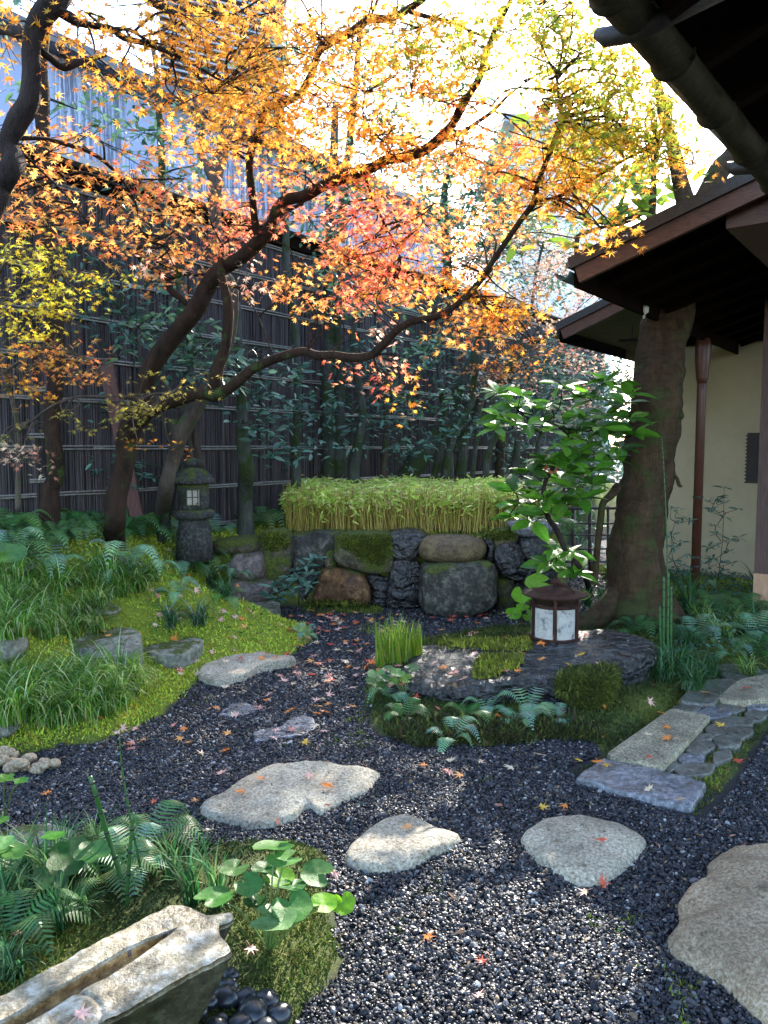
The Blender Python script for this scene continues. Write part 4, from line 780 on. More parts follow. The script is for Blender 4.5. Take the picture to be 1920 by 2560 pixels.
# ------------------------------------------------------------------ gravel and moss: nobody could count them
def gn_scatter(name, P_, Rt, Sc, Co, mat, prim, label, cat_):
    me = bpy.data.meshes.new(name); n = len(P_); me.vertices.add(n); me.vertices.foreach_set('co', P_.astype(np.float32).ravel())
    for an, ty, A in (('rot', 'FLOAT_VECTOR', Rt), ('scl', 'FLOAT_VECTOR', Sc)):
        at = me.attributes.new(an, ty, 'POINT'); at.data.foreach_set('vector', A.astype(np.float32).ravel())
    at = me.attributes.new('icol', 'FLOAT_COLOR', 'POINT'); at.data.foreach_set('color', np.column_stack([Co, np.ones(n)]).astype(np.float32).ravel())
    o = link(name, me, mat); tag(o, label, cat_, kind='stuff')
    ng = bpy.data.node_groups.new(name + '_nodes', 'GeometryNodeTree'); ng.interface.new_socket('Geometry', in_out='INPUT', socket_type='NodeSocketGeometry'); ng.interface.new_socket('Geometry', in_out='OUTPUT', socket_type='NodeSocketGeometry')
    gi = ng.nodes.new('NodeGroupInput'); go = ng.nodes.new('NodeGroupOutput'); L = ng.links.new
    ip = ng.nodes.new('GeometryNodeInstanceOnPoints'); L(gi.outputs[0], ip.inputs['Points'])
    def nat(nm, ty):
        a_ = ng.nodes.new('GeometryNodeInputNamedAttribute'); a_.data_type = ty; a_.inputs['Name'].default_value = nm; return a_.outputs[0]
    jn = ng.nodes.new('GeometryNodeJoinGeometry')
    for k in range(4):
        if prim == 'ico':
            pr = ng.nodes.new('GeometryNodeMeshIcoSphere'); pr.inputs['Radius'].default_value = 1; pr.inputs['Subdivisions'].default_value = 2
            sp_ = ng.nodes.new('GeometryNodeSetPosition'); nz = ng.nodes.new('ShaderNodeTexNoise'); nz.noise_dimensions = '4D'; nz.inputs['W'].default_value = k * 3.7; nz.inputs['Scale'].default_value = 0.9
            sb = ng.nodes.new('ShaderNodeVectorMath'); sb.operation = 'SUBTRACT'; sb.inputs[1].default_value = (0.5, 0.5, 0.5); L(nz.outputs['Color'], sb.inputs[0])
            sc_ = ng.nodes.new('ShaderNodeVectorMath'); sc_.operation = 'SCALE'; sc_.inputs['Scale'].default_value = 1.6; L(sb.outputs[0], sc_.inputs[0])
            L(pr.outputs['Mesh'], sp_.inputs['Geometry']); L(sc_.outputs[0], sp_.inputs['Offset']); src = sp_.outputs[0]
        else:
            pr = ng.nodes.new('GeometryNodeMeshCone'); pr.inputs['Vertices'].default_value = 3; pr.inputs['Radius Bottom'].default_value = 1; pr.inputs['Radius Top'].default_value = 0.0; pr.inputs['Depth'].default_value = 1; src = pr.outputs['Mesh']
        g2i = ng.nodes.new('GeometryNodeGeometryToInstance'); L(src, g2i.inputs[0]); L(g2i.outputs[0], jn.inputs[0])
    L(jn.outputs[0], ip.inputs['Instance']); ip.inputs['Pick Instance'].default_value = True
    rv = ng.nodes.new('FunctionNodeRandomValue'); rv.data_type = 'INT'; rv.inputs[4].default_value = 0; rv.inputs[5].default_value = 3; L(rv.outputs[2], ip.inputs['Instance Index'])
    L(nat('rot', 'FLOAT_VECTOR'), ip.inputs['Rotation']); L(nat('scl', 'FLOAT_VECTOR'), ip.inputs['Scale'])
    sm_ = ng.nodes.new('GeometryNodeSetMaterial'); sm_.inputs['Material'].default_value = mat; L(ip.outputs[0], sm_.inputs[0]); L(sm_.outputs[0], go.inputs[0])
    md = o.modifiers.new('scatter', 'NODES'); md.node_group = ng; return o
m, nt_, b_, o_m = newmat('gravel_chips'); a_ = attr(nt_, 'icol', 'INSTANCER'); nt_.links.new(a_, b_.inputs['Base Color']); b_.inputs['Roughness'].default_value = 0.42; b_.inputs['Specular IOR Level'].default_value = 0.32; M['gravel'] = m
m, nt_, b_, o_m = newmat('moss_tips'); a_ = attr(nt_, 'icol', 'INSTANCER'); nt_.links.new(a_, b_.inputs['Base Color']); b_.inputs['Roughness'].default_value = 0.8
t_ = N(nt_, 'ShaderNodeBsdfTranslucent'); nt_.links.new(a_, t_.inputs[0]); mx = N(nt_, 'ShaderNodeMixShader'); mx.inputs[0].default_value = 0.35; nt_.links.new(b_.outputs[0], mx.inputs[1]); nt_.links.new(t_.outputs[0], mx.inputs[2]); nt_.links.new(mx.outputs[0], o_m.inputs[0]); M['mosstip'] = m
def sample_view(n_per, ymin, ymax, margin=0.35):
    out = []
    ys = np.arange(ymin, ymax, 0.1)
    for y in ys:
        d = n_per(y); wd = y * 0.52 + margin; n = int(d * 2 * wd * 0.1); out.append(np.column_stack([rng.uniform(-wd, wd, n), rng.uniform(y, y + 0.1, n)]))
    return np.vstack(out)
gs = sample_view(lambda y: 16000 / max(1.0, (y / 3.4)) ** 1.7, 1.55, 9.5)
keep = np.ones(len(gs), bool)
gnz = np.array([mn.noise(Vector((a * 7, b * 7, 9))) for a, b in gs])
for poly in (LM, TERR, ISL, BED): keep &= sdist(gs, poly) < 0.015 + 0.04 * gnz
keep &= ~((sdist(gs, PAV) > -0.03))
for o in [x for x in bpy.data.objects if x.name.startswith('stepping_stone')]:
    pass
gs = gs[keep]; n = len(gs); print('gravel', n); z = H(gs[:, 0], gs[:, 1])
sz = 0.0052 * rng.lognormal(0, 0.3, n) * np.clip((gs[:, 1] / 3.4), 1, 9) ** 0.75
Sc = np.column_stack([sz * rng.uniform(0.8, 1.5, n), sz * rng.uniform(0.7, 1.1, n), sz * rng.uniform(0.45, 0.8, n)])
Rt = np.column_stack([rng.normal(0, 0.55, n), rng.normal(0, 0.55, n), rng.uniform(0, 6.28, n)])
pal = np.array([(0.010, 0.011, 0.015), (0.023, 0.025, 0.032), (0.042, 0.044, 0.053), (0.078, 0.08, 0.09), (0.16, 0.162, 0.17), (0.40, 0.39, 0.38), (0.20, 0.14, 0.08)])
ci = rng.choice(7, n, p=[0.30, 0.29, 0.19, 0.12, 0.055, 0.02, 0.025]); Co = pal[ci] * 0.85 * rng.uniform(0.7, 1.3, (n, 1))
gn_scatter('gravel', np.column_stack([gs, z + 0.003 + rng.uniform(0, 0.006, n)]), Rt, Sc, Co, M['gravel'], 'ico', 'dark blue grey crushed gravel covering the path', 'gravel')
ms = sample_view(lambda y: 17000 / max(1.0, (y / 2.6)) ** 1.9, 1.5, 9.5)
gg = np.maximum.reduce([sdist(ms, LM), sdist(ms, TERR), sdist(ms, ISL), sdist(ms, BED)]); mnz = np.array([mn.noise(Vector((a * 7, b * 7, 9))) for a, b in ms])
extra = np.array([mn.noise(Vector((a * 3.3, b * 3.3, 5))) + 0.6 * mn.noise(Vector((a * 14, b * 14, 5))) for a, b in ms])
ok = (gg > 0.015 - 0.03 * mnz) & (sdist(ms, PAV) < 0.0) | ((gg < 0) & (extra > 0.62)) | ((sdist(ms, PAV) > 0) & (rng.random(len(ms)) < 0.5))
ms = ms[ok]; gg = gg[ok]; n = len(ms); print('moss', n); z = H(ms[:, 0], ms[:, 1]); sz = 0.011 * np.clip(ms[:, 1] / 2.6, 1, 9) ** 0.7 * rng.lognormal(0, 0.3, n)
Sc = np.column_stack([sz * 0.22, sz * 0.22, sz * 1.1]); Rt = np.column_stack([rng.normal(0, 0.6, n), rng.normal(0, 0.6, n), rng.uniform(0, 6.28, n)])
pn = np.array([mn.noise(Vector((a * 2.2, b * 2.2, 1))) for a, b in ms])
sunlit_v = np.clip((1 - sm(0.5, 2.6, sdist(ms, LM))) * (sdist(ms, LM) > 0) * sm(3.0, 4.0, ms[:, 1]) + pn * 0.6 + 0.1 + (ms[:, 1] > 7.1) * 0.3, 0, 1)[:, None]  # tufts follow the same painted sunlit band, with random patches
Co = ((1 - sunlit_v) * np.array([(0.045, 0.075, 0.012)]) + sunlit_v * np.array([(0.50, 0.60, 0.06)])) * rng.uniform(0.5, 1.5, (n, 1))
brn = (rng.random(n) < 0.12)[:, None]; Co = np.where(brn, Co * np.array([(1.2, 0.7, 0.6)]), Co)
gn_scatter('moss', np.column_stack([ms, z + 0.2 * sz]), Rt, Sc, Co, M['mosstip'], 'cone', 'green moss cushions covering the bank and beds', 'moss')
# ------------------------------------------------------------------ leaves as real small faces
def maple_leaf():
    angs = [-128, -84, -42, 0, 42, 84, 128]; ln = [0.36, 0.68, 0.93, 1.0, 0.93, 0.68, 0.36]; v = [(0, -0.04, 0)]
    for i, (a, l) in enumerate(zip(angs, ln)):
        th = R(90 - a); v.append((l * math.cos(th), l * math.sin(th), -0.16 * l * l))
        if i < 6:
            th = R(90 - (a + angs[i + 1]) / 2); v.append((0.27 * math.cos(th), 0.27 * math.sin(th), 0.0))
    v = np.array(v)[::-1].copy(); v[:, 1] -= 0.25; v *= 0.62
    return v, [tuple(range(len(v)))]
def oval_leaf(wd=0.36, fold=0.10, droop=0.18, n=5):
    v = [(0, 0, 0)]; L_ = []; Rr = []; Md = []
    for i in range(1, n):
        t = i / n; w_ = wd * math.sin(math.pi * t ** 0.85) ** 0.8 * 0.5; z = -droop * t * t
        Md.append((0, t, z)); L_.append((-w_, t, z + fold * w_ * 2)); Rr.append((w_, t, z + fold * w_ * 2))
    v = [(0, 0, 0)] + Md + L_ + Rr + [(0, 1, -droop)]; m = n - 1; tip = 1 + 3 * m; fs = [(0, 1, 1 + m), (0, 1 + 2 * m, 1)]
    for i in range(m - 1):
        fs.append((1 + i, 2 + i, 2 + i + m, 1 + i + m)); fs.append((1 + i, 1 + i + 2 * m, 2 + i + 2 * m, 2 + i))
    fs.append((m, tip, 2 * m)); fs.append((m, 3 * m, tip)); return np.array(v), fs
def rotmats(yaw, normal_):
    """frames with z = normal, y = yaw direction projected"""
    nz_ = normal_ / np.linalg.norm(normal_, axis=1, keepdims=True); y = np.column_stack([np.cos(yaw), np.sin(yaw), np.zeros(len(yaw))])
    y = y - nz_ * np.sum(y * nz_, 1, keepdims=True); y /= np.linalg.norm(y, axis=1, keepdims=True) + 1e-9; x = np.cross(y, nz_)
    return np.stack([x, y, nz_], 2)
def leaf_mesh(name, tmpl, pos_, Rm, size, cols_, mat, parent):
    tv, tf = tmpl; n = len(pos_); base = np.array(worldloc(parent)) if parent is not None else 0
    V = np.einsum('nij,kj->nki', Rm, tv) * size[:, None, None] + (pos_ - base)[:, None, :]
    fl = np.array([len(f) for f in tf]); fi = np.concatenate([np.array(f) for f in tf]); k = len(tv)
    idx = (np.arange(n)[:, None] * k + fi[None, :]).ravel(); lens = np.tile(fl, n); cc = np.repeat(cols_, len(tf), 0)
    me = mesh_fast(bpy.data.meshes.new(name), V.reshape(-1, 3), idx, lens, cc); return link(name, me, mat, parent)
ML = maple_leaf(); OL = oval_leaf(); OLN = oval_leaf(0.26, 0.05, 0.25, 4); OLW = oval_leaf(0.46, 0.12, 0.2, 6)
M['maple'] = mat_leaf('maple_leaf_tissue', 0.76, 0.55, 0.25)
M['green'] = mat_leaf('glossy_evergreen_leaf', 0.35, 0.36, 0.5)
M['soft'] = mat_leaf('soft_green_leaf', 0.5, 0.5, 0.4)
PAL = {'gold': [(0.84, 0.35, 0.045), (0.80, 0.40, 0.06), (0.86, 0.28, 0.04), (0.66, 0.36, 0.05)], 'orange': [(0.94, 0.34, 0.08), (0.92, 0.42, 0.10), (0.92, 0.26, 0.08), (0.92, 0.48, 0.12)],
       'red': [(0.95, 0.25, 0.14), (0.95, 0.33, 0.17), (0.92, 0.17, 0.11), (0.95, 0.44, 0.17)], 'yg': [(0.68, 0.48, 0.05), (0.42, 0.45, 0.05), (0.82, 0.46, 0.05), (0.28, 0.38, 0.045)],
       'yellow': [(0.94, 0.72, 0.05), (0.92, 0.78, 0.08), (0.92, 0.58, 0.05)], 'pink': [(0.88, 0.50, 0.36), (0.90, 0.58, 0.40), (0.82, 0.34, 0.24), (0.85, 0.65, 0.48)],
       'dull': [(0.55, 0.42, 0.10), (0.6, 0.5, 0.08), (0.45, 0.38, 0.10)], 'green': [(0.08, 0.18, 0.09), (0.12, 0.24, 0.12), (0.07, 0.16, 0.10), (0.2, 0.34, 0.18)], 'deep': [(0.06, 0.14, 0.10), (0.08, 0.18, 0.13), (0.13, 0.25, 0.18)],
       'big': [(0.16, 0.26, 0.03), (0.24, 0.34, 0.04), (0.10, 0.18, 0.03), (0.45, 0.42, 0.05)], 'fresh': [(0.07, 0.22, 0.02), (0.12, 0.32, 0.03), (0.05, 0.15, 0.02), (0.16, 0.38, 0.04)]}
def pick(pal, n, v=0.18):
    p = np.array(PAL[pal]); return p[rng.integers(0, len(p), n)] * rng.normal(1, v, (n, 1)).clip(0.5, 1.5)
class Tree:
    def __init__(s, name, label, base, bark, cat_='tree', group=None):
        s.root = thing(name, label, cat_, tuple(base), group); s.bark = bark; s.sk = []; s.tw = MB(); s.first = True
    def limb(s, pts, name='branch', seg=10, wob=0.12, sub=5, parent=None, nz=0.05):
        """pts: (x, y, z, r) world rows"""
        A = cat(pts, sub); b = MB(); b.tube([tuple(p[:3]) for p in A], list(A[:, 3]), seg, wob=wob, nz=nz); o = b.build(name, M[s.bark], parent or s.root, True); s.sk += [(Vector(p[:3]), p[3]) for p in A]; return o
    def limb_px(s, rows, name='branch', **k):
        """rows: (px, py, Y, radius in photo px)"""
        return s.limb([tuple(P(a, b_, Y)) + (r * Y / F,) for a, b_, Y, r in rows], name, **k)
    def crown(s, cl, tmpl, mat, size, view=True, cover=1.15, spray=13, sprad=0.15, flat=0.035, nup=0.8, name='crown', twr=0.0022, szv=0.2, hubs=3, tw=True, far=9.0):
        if not s.sk: s.sk = [(worldloc(s.root), 0.02)]
        SK = np.array([tuple(a) for a, _ in s.sk]); PO = []; YA = []; CO = []; NO = []
        for c in cl:
            x, y, rx, ry, Y, pal = c[:6]; cov = cover * (c[6] if len(c) > 6 else 1.0)
            if view: x, y, rx, ry = x * VK, y * VK, rx * VK, ry * VK
            sp = pxlen(size, Y); n = int(cov * math.pi * rx * ry / (0.30 * sp * sp)); m = max(2, n // spray); dY = min(0.7, max(0.3, rx / F * Y))
            C = []
            for _ in range(m):
                a = random.uniform(0, 6.283); q = math.sqrt(random.random()); q *= random.choice((1, 1, 1, 1.25)); C.append(P(x + rx * q * math.cos(a), y + ry * q * math.sin(a), Y + random.uniform(-dY, dY)))
            C = np.array([tuple(v) for v in C]); hb = C[rng.integers(0, m, min(hubs, m))]; hp_ = []
            for h_ in hb:
                d = np.linalg.norm(SK - h_, axis=1) + 0.4 * np.maximum(0, SK[:, 2] - h_[2] - 0.2); k = int(np.argmin(d)); a = SK[k]
                mid = (a + h_) / 2 + np.array((random.uniform(-.1, .1), random.uniform(-.1, .1), 0.06 * np.linalg.norm(h_ - a)))
                if tw and d[k] < far: 
                    cr = cat([tuple(a), tuple(mid), tuple(h_)], 5); s.tw.tube([tuple(v) for v in cr], list(np.linspace(twr * 3.0, twr * 1.4, len(cr))), 5, cap=False, wob=0.0)
                    hp_ += [cr[-1], cr[-4], cr[5]]
                else: hp_ += [h_]
            hp_ = np.array(hp_)
            for c_ in C:
                k = int(np.argmin(np.linalg.norm(hp_ - c_, axis=1))); a = hp_[k]; dv = c_ - a; L = np.linalg.norm(dv)
                if tw and 0.03 < L < 1.2:
                    mid = (a + c_) / 2 + rng.normal(0, 0.05 * L, 3); cr = cat([tuple(a), tuple(mid), tuple(c_ + dv / L * sprad * 0.6)], 3); s.tw.tube([tuple(v) for v in cr], list(np.linspace(twr * 1.3, twr * 0.5, len(cr))), 4, cap=False)
                ph = rng.uniform(0, 6.28, spray); rr = sprad * np.sqrt(rng.random(spray)) * (0.7 + 0.6 * random.random()); tl = rng.normal(0, 0.25, 2)
                off = np.column_stack([rr * np.cos(ph), rr * np.sin(ph), rng.normal(0, flat, spray) - 0.25 * rr]); off[:, 2] += off[:, 0] * tl[0] + off[:, 1] * tl[1]
                PO.append(c_ + off); YA.append(ph + rng.normal(0, 0.5, spray)); CO.append(pick(pal, spray) * random.uniform(0.82, 1.15))
                nn_ = rng.normal(0, 1, (spray, 3)) * nup; nn_[:, 2] = np.abs(nn_[:, 2]) * 0.5 + 1; nn_[:, 1] -= 0.35 * nup; NO.append(nn_)
        PO = np.vstack(PO); n = len(PO); ok = np.linalg.norm(PO - np.array((0, 0, CAMZ)), axis=1) > 1.6
        return leaf_mesh(name, tmpl, PO[ok], rotmats(np.concatenate(YA)[ok], np.vstack(NO)[ok]), (size * rng.normal(1, szv, n).clip(0.55, 1.4))[ok], np.vstack(CO)[ok].clip(0, 0.95), M[mat], s.root)
    def twigs(s, name='twigs'):
        if s.tw.v: s.tw.build(name, M[s.bark], s.root, True)
M['bark_maple'] = mat_bark('maple_bark', (0.012, 0.007, 0.005), (0.05, 0.028, 0.018), moss=0.12, scale=12)
M['bark_dark'] = mat_bark('dark_maple_bark', (0.012, 0.009, 0.008), (0.045, 0.03, 0.025), scale=12)
M['bark_grey'] = mat_bark('grey_bark', (0.04, 0.03, 0.024), (0.13, 0.10, 0.08), moss=0.15, scale=10)
M['bark_moss'] = mat_bark('mossy_trunk', (0.03, 0.035, 0.033), (0.085, 0.09, 0.078), moss=0.45, scale=9, mosscol=(0.035, 0.055, 0.018))
M['bark_big'] = mat_bark('big_trunk_bark', (0.03, 0.017, 0.009), (0.09, 0.055, 0.03), moss=0.35, scale=9, mosscol=(0.055, 0.062, 0.02))
nt_ = M['bark_big'].node_tree; b_ = [n for n in nt_.nodes if n.type == 'BSDF_PRINCIPLED'][0]; src = b_.inputs['Base Color'].links[0].from_socket
nb_ = noise_n(nt_, 11, 5, 0.75, pos(nt_), (0.8, 0.8, 2.6)); lent = ramp(nt_, nb_.outputs[0], [(0.40, (0.7, 0.68, 0.65)), (0.50, (1, 1, 1)), (0.66, (1.0, 1.0, 1.0)), (0.74, (1.5, 1.45, 1.3))]).outputs[0]
nt_.links.new(mixc(nt_, 1.0, src, lent, 'MULTIPLY'), b_.inputs['Base Color'])
k_ = KC
def C3(*r, Y0=5.8): return [(x * k_, 640 + y * k_, Y, rr * k_) for x, y, Y, rr in r]
def C1(*r): return [(x * k_, y * k_, Y, rr * k_) for x, y, Y, rr in r]
def C2(*r): return [(960 + x * k_, y * k_, Y, rr * k_) for x, y, Y, rr in r]
def C4(*r): return [(960 + x * k_, 640 + y * k_, Y, rr * k_) for x, y, Y, rr in r]

# ---- the main maple
bs = hit(286, 1368); TA = Tree('maple_tree', 'leaning maple with curved dark trunk in the left bank, orange red and gold crown', bs, 'bark_maple')
trunk_rows = C3((490, 1290, bs.y, 62), (493, 1215, bs.y, 48), (497, 1130, 5.8, 44), (505, 1030, 5.8, 44), (532, 930, 5.8, 42), (545, 850, 5.78, 42), (545, 790, 5.75, 42), (575, 710, 5.7, 50), (612, 630, 5.7, 40), (625, 570, 5.68, 38), (655, 480, 5.65, 40), (720, 385, 5.6, 39), (790, 300, 5.55, 38), (850, 225, 5.5, 38), (895, 140, 5.5, 36), (930, 85, 5.45, 36), (975, 45, 5.45, 32), (1030, 15, 5.4, 30)) + \
    C1((1090, 1070, 5.35, 30), (1130, 1030, 5.3, 30), (1170, 975, 5.25, 26), (1205, 900, 5.2, 26), (1245, 862, 5.15, 24), (1310, 848, 5.1, 24), (1400, 800, 5.0, 23), (1500, 760, 4.95, 23), (1600, 728, 4.9, 21), (1670, 690, 4.85, 20)) + \
    C2((80, 680, 4.8, 20), (180, 645, 4.75, 21), (245, 590, 4.7, 20), (300, 530, 4.65, 17), (335, 460, 4.6, 20), (375, 400, 4.55, 14), (415, 330, 4.5, 14), (445, 220, 4.45, 12), (480, 130, 4.4, 10), (530, 40, 4.35, 9), (560, -40, 4.3, 8))
TA.limb_px(trunk_rows, 'trunk', seg=18, wob=0.12, sub=6)
TA.limb_px(C3((600, 705, 5.7, 40), (640, 670, 5.65, 34), (700, 640, 5.6, 30), (790, 612, 5.5, 30), (870, 592, 5.45, 27), (930, 600, 5.4, 30), (985, 575, 5.35, 24), (1035, 535, 5.3, 25), (1090, 490, 5.25, 20), (1160, 455, 5.2, 19), (1230, 430, 5.15, 19), (1310, 413, 5.1, 19), (1370, 430, 5.05, 20), (1440, 428, 5.0, 18), (1520, 440, 4.95, 19), (1600, 430, 4.9, 17)) +
    C4((-5, 385, 4.85, 18), (50, 325, 4.8, 16), (125, 282, 4.75, 15), (215, 265, 4.7, 15), (285, 232, 4.65, 13), (350, 178, 4.6, 14), (405, 120, 4.55, 13), (460, 55, 4.5, 12)) + C2((445, 1170, 4.45, 11), (530, 1040, 4.4, 12), (600, 940, 4.35, 12), (650, 868, 4.3, 13), (665, 790, 4.25, 10), (705, 690, 4.2, 11), (738, 600, 4.15, 11), (765, 530, 4.1, 12), (758, 440, 4.05, 7), (745, 330, 4.0, 5)), seg=14)
TA.limb_px(C2((650, 868, 4.3, 9), (740, 855, 4.3, 8), (850, 800, 4.3, 8), (960, 738, 4.3, 7), (1060, 680, 4.3, 6), (1150, 640, 4.3, 5), (1260, 630, 4.3, 3)))
TA.limb_px(C3((920, 595, 5.42, 30), (930, 540, 5.4, 28), (945, 470, 5.4, 26), (972, 400, 5.4, 22), (985, 300, 5.4, 22), (985, 210, 5.4, 22), (968, 130, 5.4, 18), (955, 60, 5.4, 17)) + C1((955, 1110, 5.42, 12), (960, 1060, 5.42, 8)), seg=12)
TA.limb_px(C1((1130, 1050, 5.3, 22), (1105, 980, 5.25, 17), (1092, 860, 5.2, 16), (1078, 720, 5.1, 16), (1090, 640, 5.05, 16), (1130, 530, 5.0, 16), (1155, 465, 4.95, 18), (1230, 440, 4.9, 18), (1300, 400, 4.85, 15), (1345, 320, 4.8, 15), (1375, 230, 4.75, 15), (1415, 185, 4.7, 20), (1500, 150, 4.65, 17), (1560, 105, 4.6, 16), (1600, 78, 4.6, 17), (1670, 82, 4.55, 14)) + C2((60, 65, 4.5, 14), (110, 35, 4.5, 14), (165, 0, 4.45, 12), (230, -60, 4.4, 10)), seg=12)
TA.limb_px(C2((110, 50, 4.5, 9), (200, 75, 4.5, 8), (280, 92, 4.5, 7), (340, 118, 4.5, 6), (400, 145, 4.5, 6), (490, 178, 4.5, 4)))
TA.limb_px(C2((270, 600, 4.7, 10), (340, 570, 4.7, 9), (400, 530, 4.7, 8), (470, 480, 4.7, 8), (540, 410, 4.7, 5), (620, 350, 4.7, 3)))
TA.limb_px(C1((1170, 1040, 5.35, 9), (1205, 940, 5.35, 9), (1250, 905, 5.35, 9), (1310, 880, 5.35, 6)))
TA.limb_px(C3((835, 245, 5.55, 12), (790, 190, 5.55, 14), (740, 150, 5.55, 15), (728, 110, 5.55, 14), (690, 70, 5.55, 10), (650, 50, 5.55, 9), (610, 20, 5.55, 9)) + C1((595, 1090, 5.5, 8), (610, 1065, 5.5, 8), (680, 1070, 5.5, 6), (760, 1045, 5.5, 4)))
TA.limb_px(C3((735, 95, 5.55, 9), (790, 78, 5.5, 8), (850, 82, 5.5, 7), (905, 75, 5.5, 5)))
TA.limb_px(C3((800, 255, 5.55, 5), (850, 190, 5.5, 4), (1000, 130, 5.4, 3), (1100, 230, 5.3, 3), (1170, 400, 5.2, 2.5), (1230, 470, 5.2, 2)))
TA.limb_px(C2((-90, 730, 4.9, 7), (-70, 800, 4.9, 6), (-30, 900, 4.9, 5), (30, 1020, 4.9, 4), (70, 1110, 4.9, 3)))
TA.limb_px(C2((165, 640, 4.75, 6), (100, 620, 4.75, 5), (0, 615, 4.75, 4), (-60, 610, 4.8, 3)))
TA.limb_px(C4((290, 235, 4.65, 7), (330, 200, 4.65, 6), (385, 175, 4.65, 4)))
clA = [(500, -90, 160, 70, 5.0, 'gold', 0.6), (700, -110, 160, 80, 4.8, 'gold', 0.6), (900, -120, 160, 80, 4.6, 'gold', 0.7), (1090, -80, 130, 70, 4.4, 'yg', 0.8), (1050, 60, 60, 60, 4.3, 'yg', 0.9), (1240, 50, 90, 50, 4.0, 'yg', 1.1), (1330, 150, 70, 50, 3.9, 'yg', 1.2), (1230, 190, 80, 40, 4.1, 'yg', 1.1), (1400, 200, 60, 40, 4.0, 'yg', 1.0), (1170, 130, 50, 40, 4.2, 'yg', 0.5), (1290, 280, 100, 50, 4.1, 'yg', 1.1), (1190, 400, 90, 60, 4.4, 'gold', 0.9), (620, 190, 150, 80, 4.6, 'gold'), (560, 245, 140, 60, 4.9, 'gold'), (700, 280, 150, 60, 4.7, 'gold'), (800, 150, 140, 90, 4.5, 'gold'), (850, 60, 140, 60, 4.4, 'gold'), (950, 110, 110, 80, 4.3, 'yg'), (880, 250, 120, 70, 4.5, 'gold'), (960, 330, 110, 60, 4.6, 'orange'),
    (1000, 210, 70, 70, 4.4, 'gold', 0.8), (1010, 250, 40, 40, 4.5, 'red', 0.7), (600, 40, 110, 45, 4.7, 'orange', 0.8), (700, 60, 100, 50, 4.5, 'gold', 0.7), (1170, 40, 100, 45, 4.0, 'yg', 1.0), (1230, 110, 100, 50, 4.0, 'yg', 1.1), (1290, 220, 120, 70, 4.0, 'yg', 1.1),
    (1380, 260, 90, 60, 4.1, 'yg', 1.3), (1450, 325, 80, 45, 4.2, 'gold'), (1340, 330, 120, 55, 4.2, 'yg'), (1220, 320, 100, 60, 4.3, 'gold'), (1140, 380, 100, 60, 4.5, 'orange'), (1240, 410, 110, 60, 4.3, 'gold'), (1310, 470, 75, 45, 4.2, 'gold'), (1080, 460, 90, 50, 4.6, 'orange'), (1060, 330, 80, 60, 4.6, 'orange', 0.8), (1170, 250, 60, 30, 4.2, 'red', 0.9), (1110, 300, 70, 50, 4.5, 'gold', 0.8),
    (830, 350, 120, 50, 4.8, 'gold'), (760, 410, 100, 60, 5.0, 'red'), (780, 485, 110, 60, 5.0, 'red', 1.2), (850, 555, 110, 70, 5.0, 'red'), (770, 560, 70, 60, 5.0, 'orange'), (790, 615, 80, 40, 5.0, 'red'), (900, 490, 100, 60, 4.9, 'orange'), (960, 585, 100, 50, 4.8, 'orange'), (900, 620, 80, 40, 4.9, 'gold', 0.8),
    (1040, 640, 90, 50, 4.7, 'gold'), (1120, 655, 80, 45, 4.7, 'gold'), (1060, 710, 80, 35, 4.7, 'orange'), (990, 690, 70, 40, 4.8, 'orange', 0.7), (1150, 735, 50, 22, 4.7, 'gold', 0.8), (450, 330, 110, 45, 5.2, 'orange', 0.9), (520, 260, 110, 50, 5.0, 'gold'), (600, 340, 90, 50, 5.1, 'orange', 0.7),
    (430, 440, 100, 45, 5.5, 'orange'), (560, 465, 75, 50, 5.3, 'red'), (500, 510, 70, 40, 5.4, 'red', 0.8), (360, 520, 110, 40, 5.6, 'orange', 0.8), (400, 590, 90, 35, 5.6, 'orange', 0.6), (640, 610, 85, 45, 5.2, 'orange', 0.7), (690, 670, 55, 35, 5.1, 'orange', 0.7), (560, 600, 60, 40, 5.3, 'pink', 0.4), (810, 790, 65, 45, 4.9, 'red', 0.6), (860, 850, 55, 30, 4.9, 'gold', 0.5), (830, 740, 50, 40, 4.9, 'pink', 0.35)]
clA = [c if c[5] != 'yg' else c[:6] + ((c[6] if len(c) > 6 else 1.0) * 1.7,) for c in clA]
TA.crown(clA, ML, "maple", 0.055, cover=1.95, nup=1.05); TA.twigs()

# ---- near maple reaching in from the left
hb = P(-420, 1700, 3.0); bz = Vector((hb.x, 3.0, Hz(hb.x, 3.0)))
TE = Tree('maple_tree', 'near maple reaching in from the left edge, thick dark limb and gold to orange leaves', bz, 'bark_dark')
A_ = [tuple(bz) + (0.10,), tuple(P(-360, 1200, 3.0)) + (0.09,), tuple(P(-220, 800, 3.1)) + (0.08,)] + [tuple(P(a, b_, Y)) + (r * Y / F,) for a, b_, Y, r in C1((-40, 930, 3.2, 36), (0, 820, 3.25, 42), (40, 740, 3.25, 46), (62, 690, 3.3, 42), (32, 625, 3.3, 34), (68, 535, 3.3, 42), (125, 440, 3.3, 40), (138, 320, 3.3, 36), (135, 220, 3.3, 36), (155, 120, 3.3, 40), (195, 55, 3.3, 46), (250, -10, 3.3, 48), (330, -120, 3.4, 44), (430, -260, 3.6, 40))]
TE.limb(A_, 'trunk', seg=18, wob=0.15, sub=6)
TE.limb_px(C1((215, 20, 3.3, 22), (270, 60, 3.35, 20), (330, 95, 3.4, 16), (410, 112, 3.45, 13), (480, 125, 3.5, 14), (540, 165, 3.55, 13), (620, 185, 3.6, 12), (700, 215, 3.65, 10), (780, 245, 3.7, 9), (860, 290, 3.8, 7), (930, 335, 3.85, 5), (990, 362, 3.9, 3)))
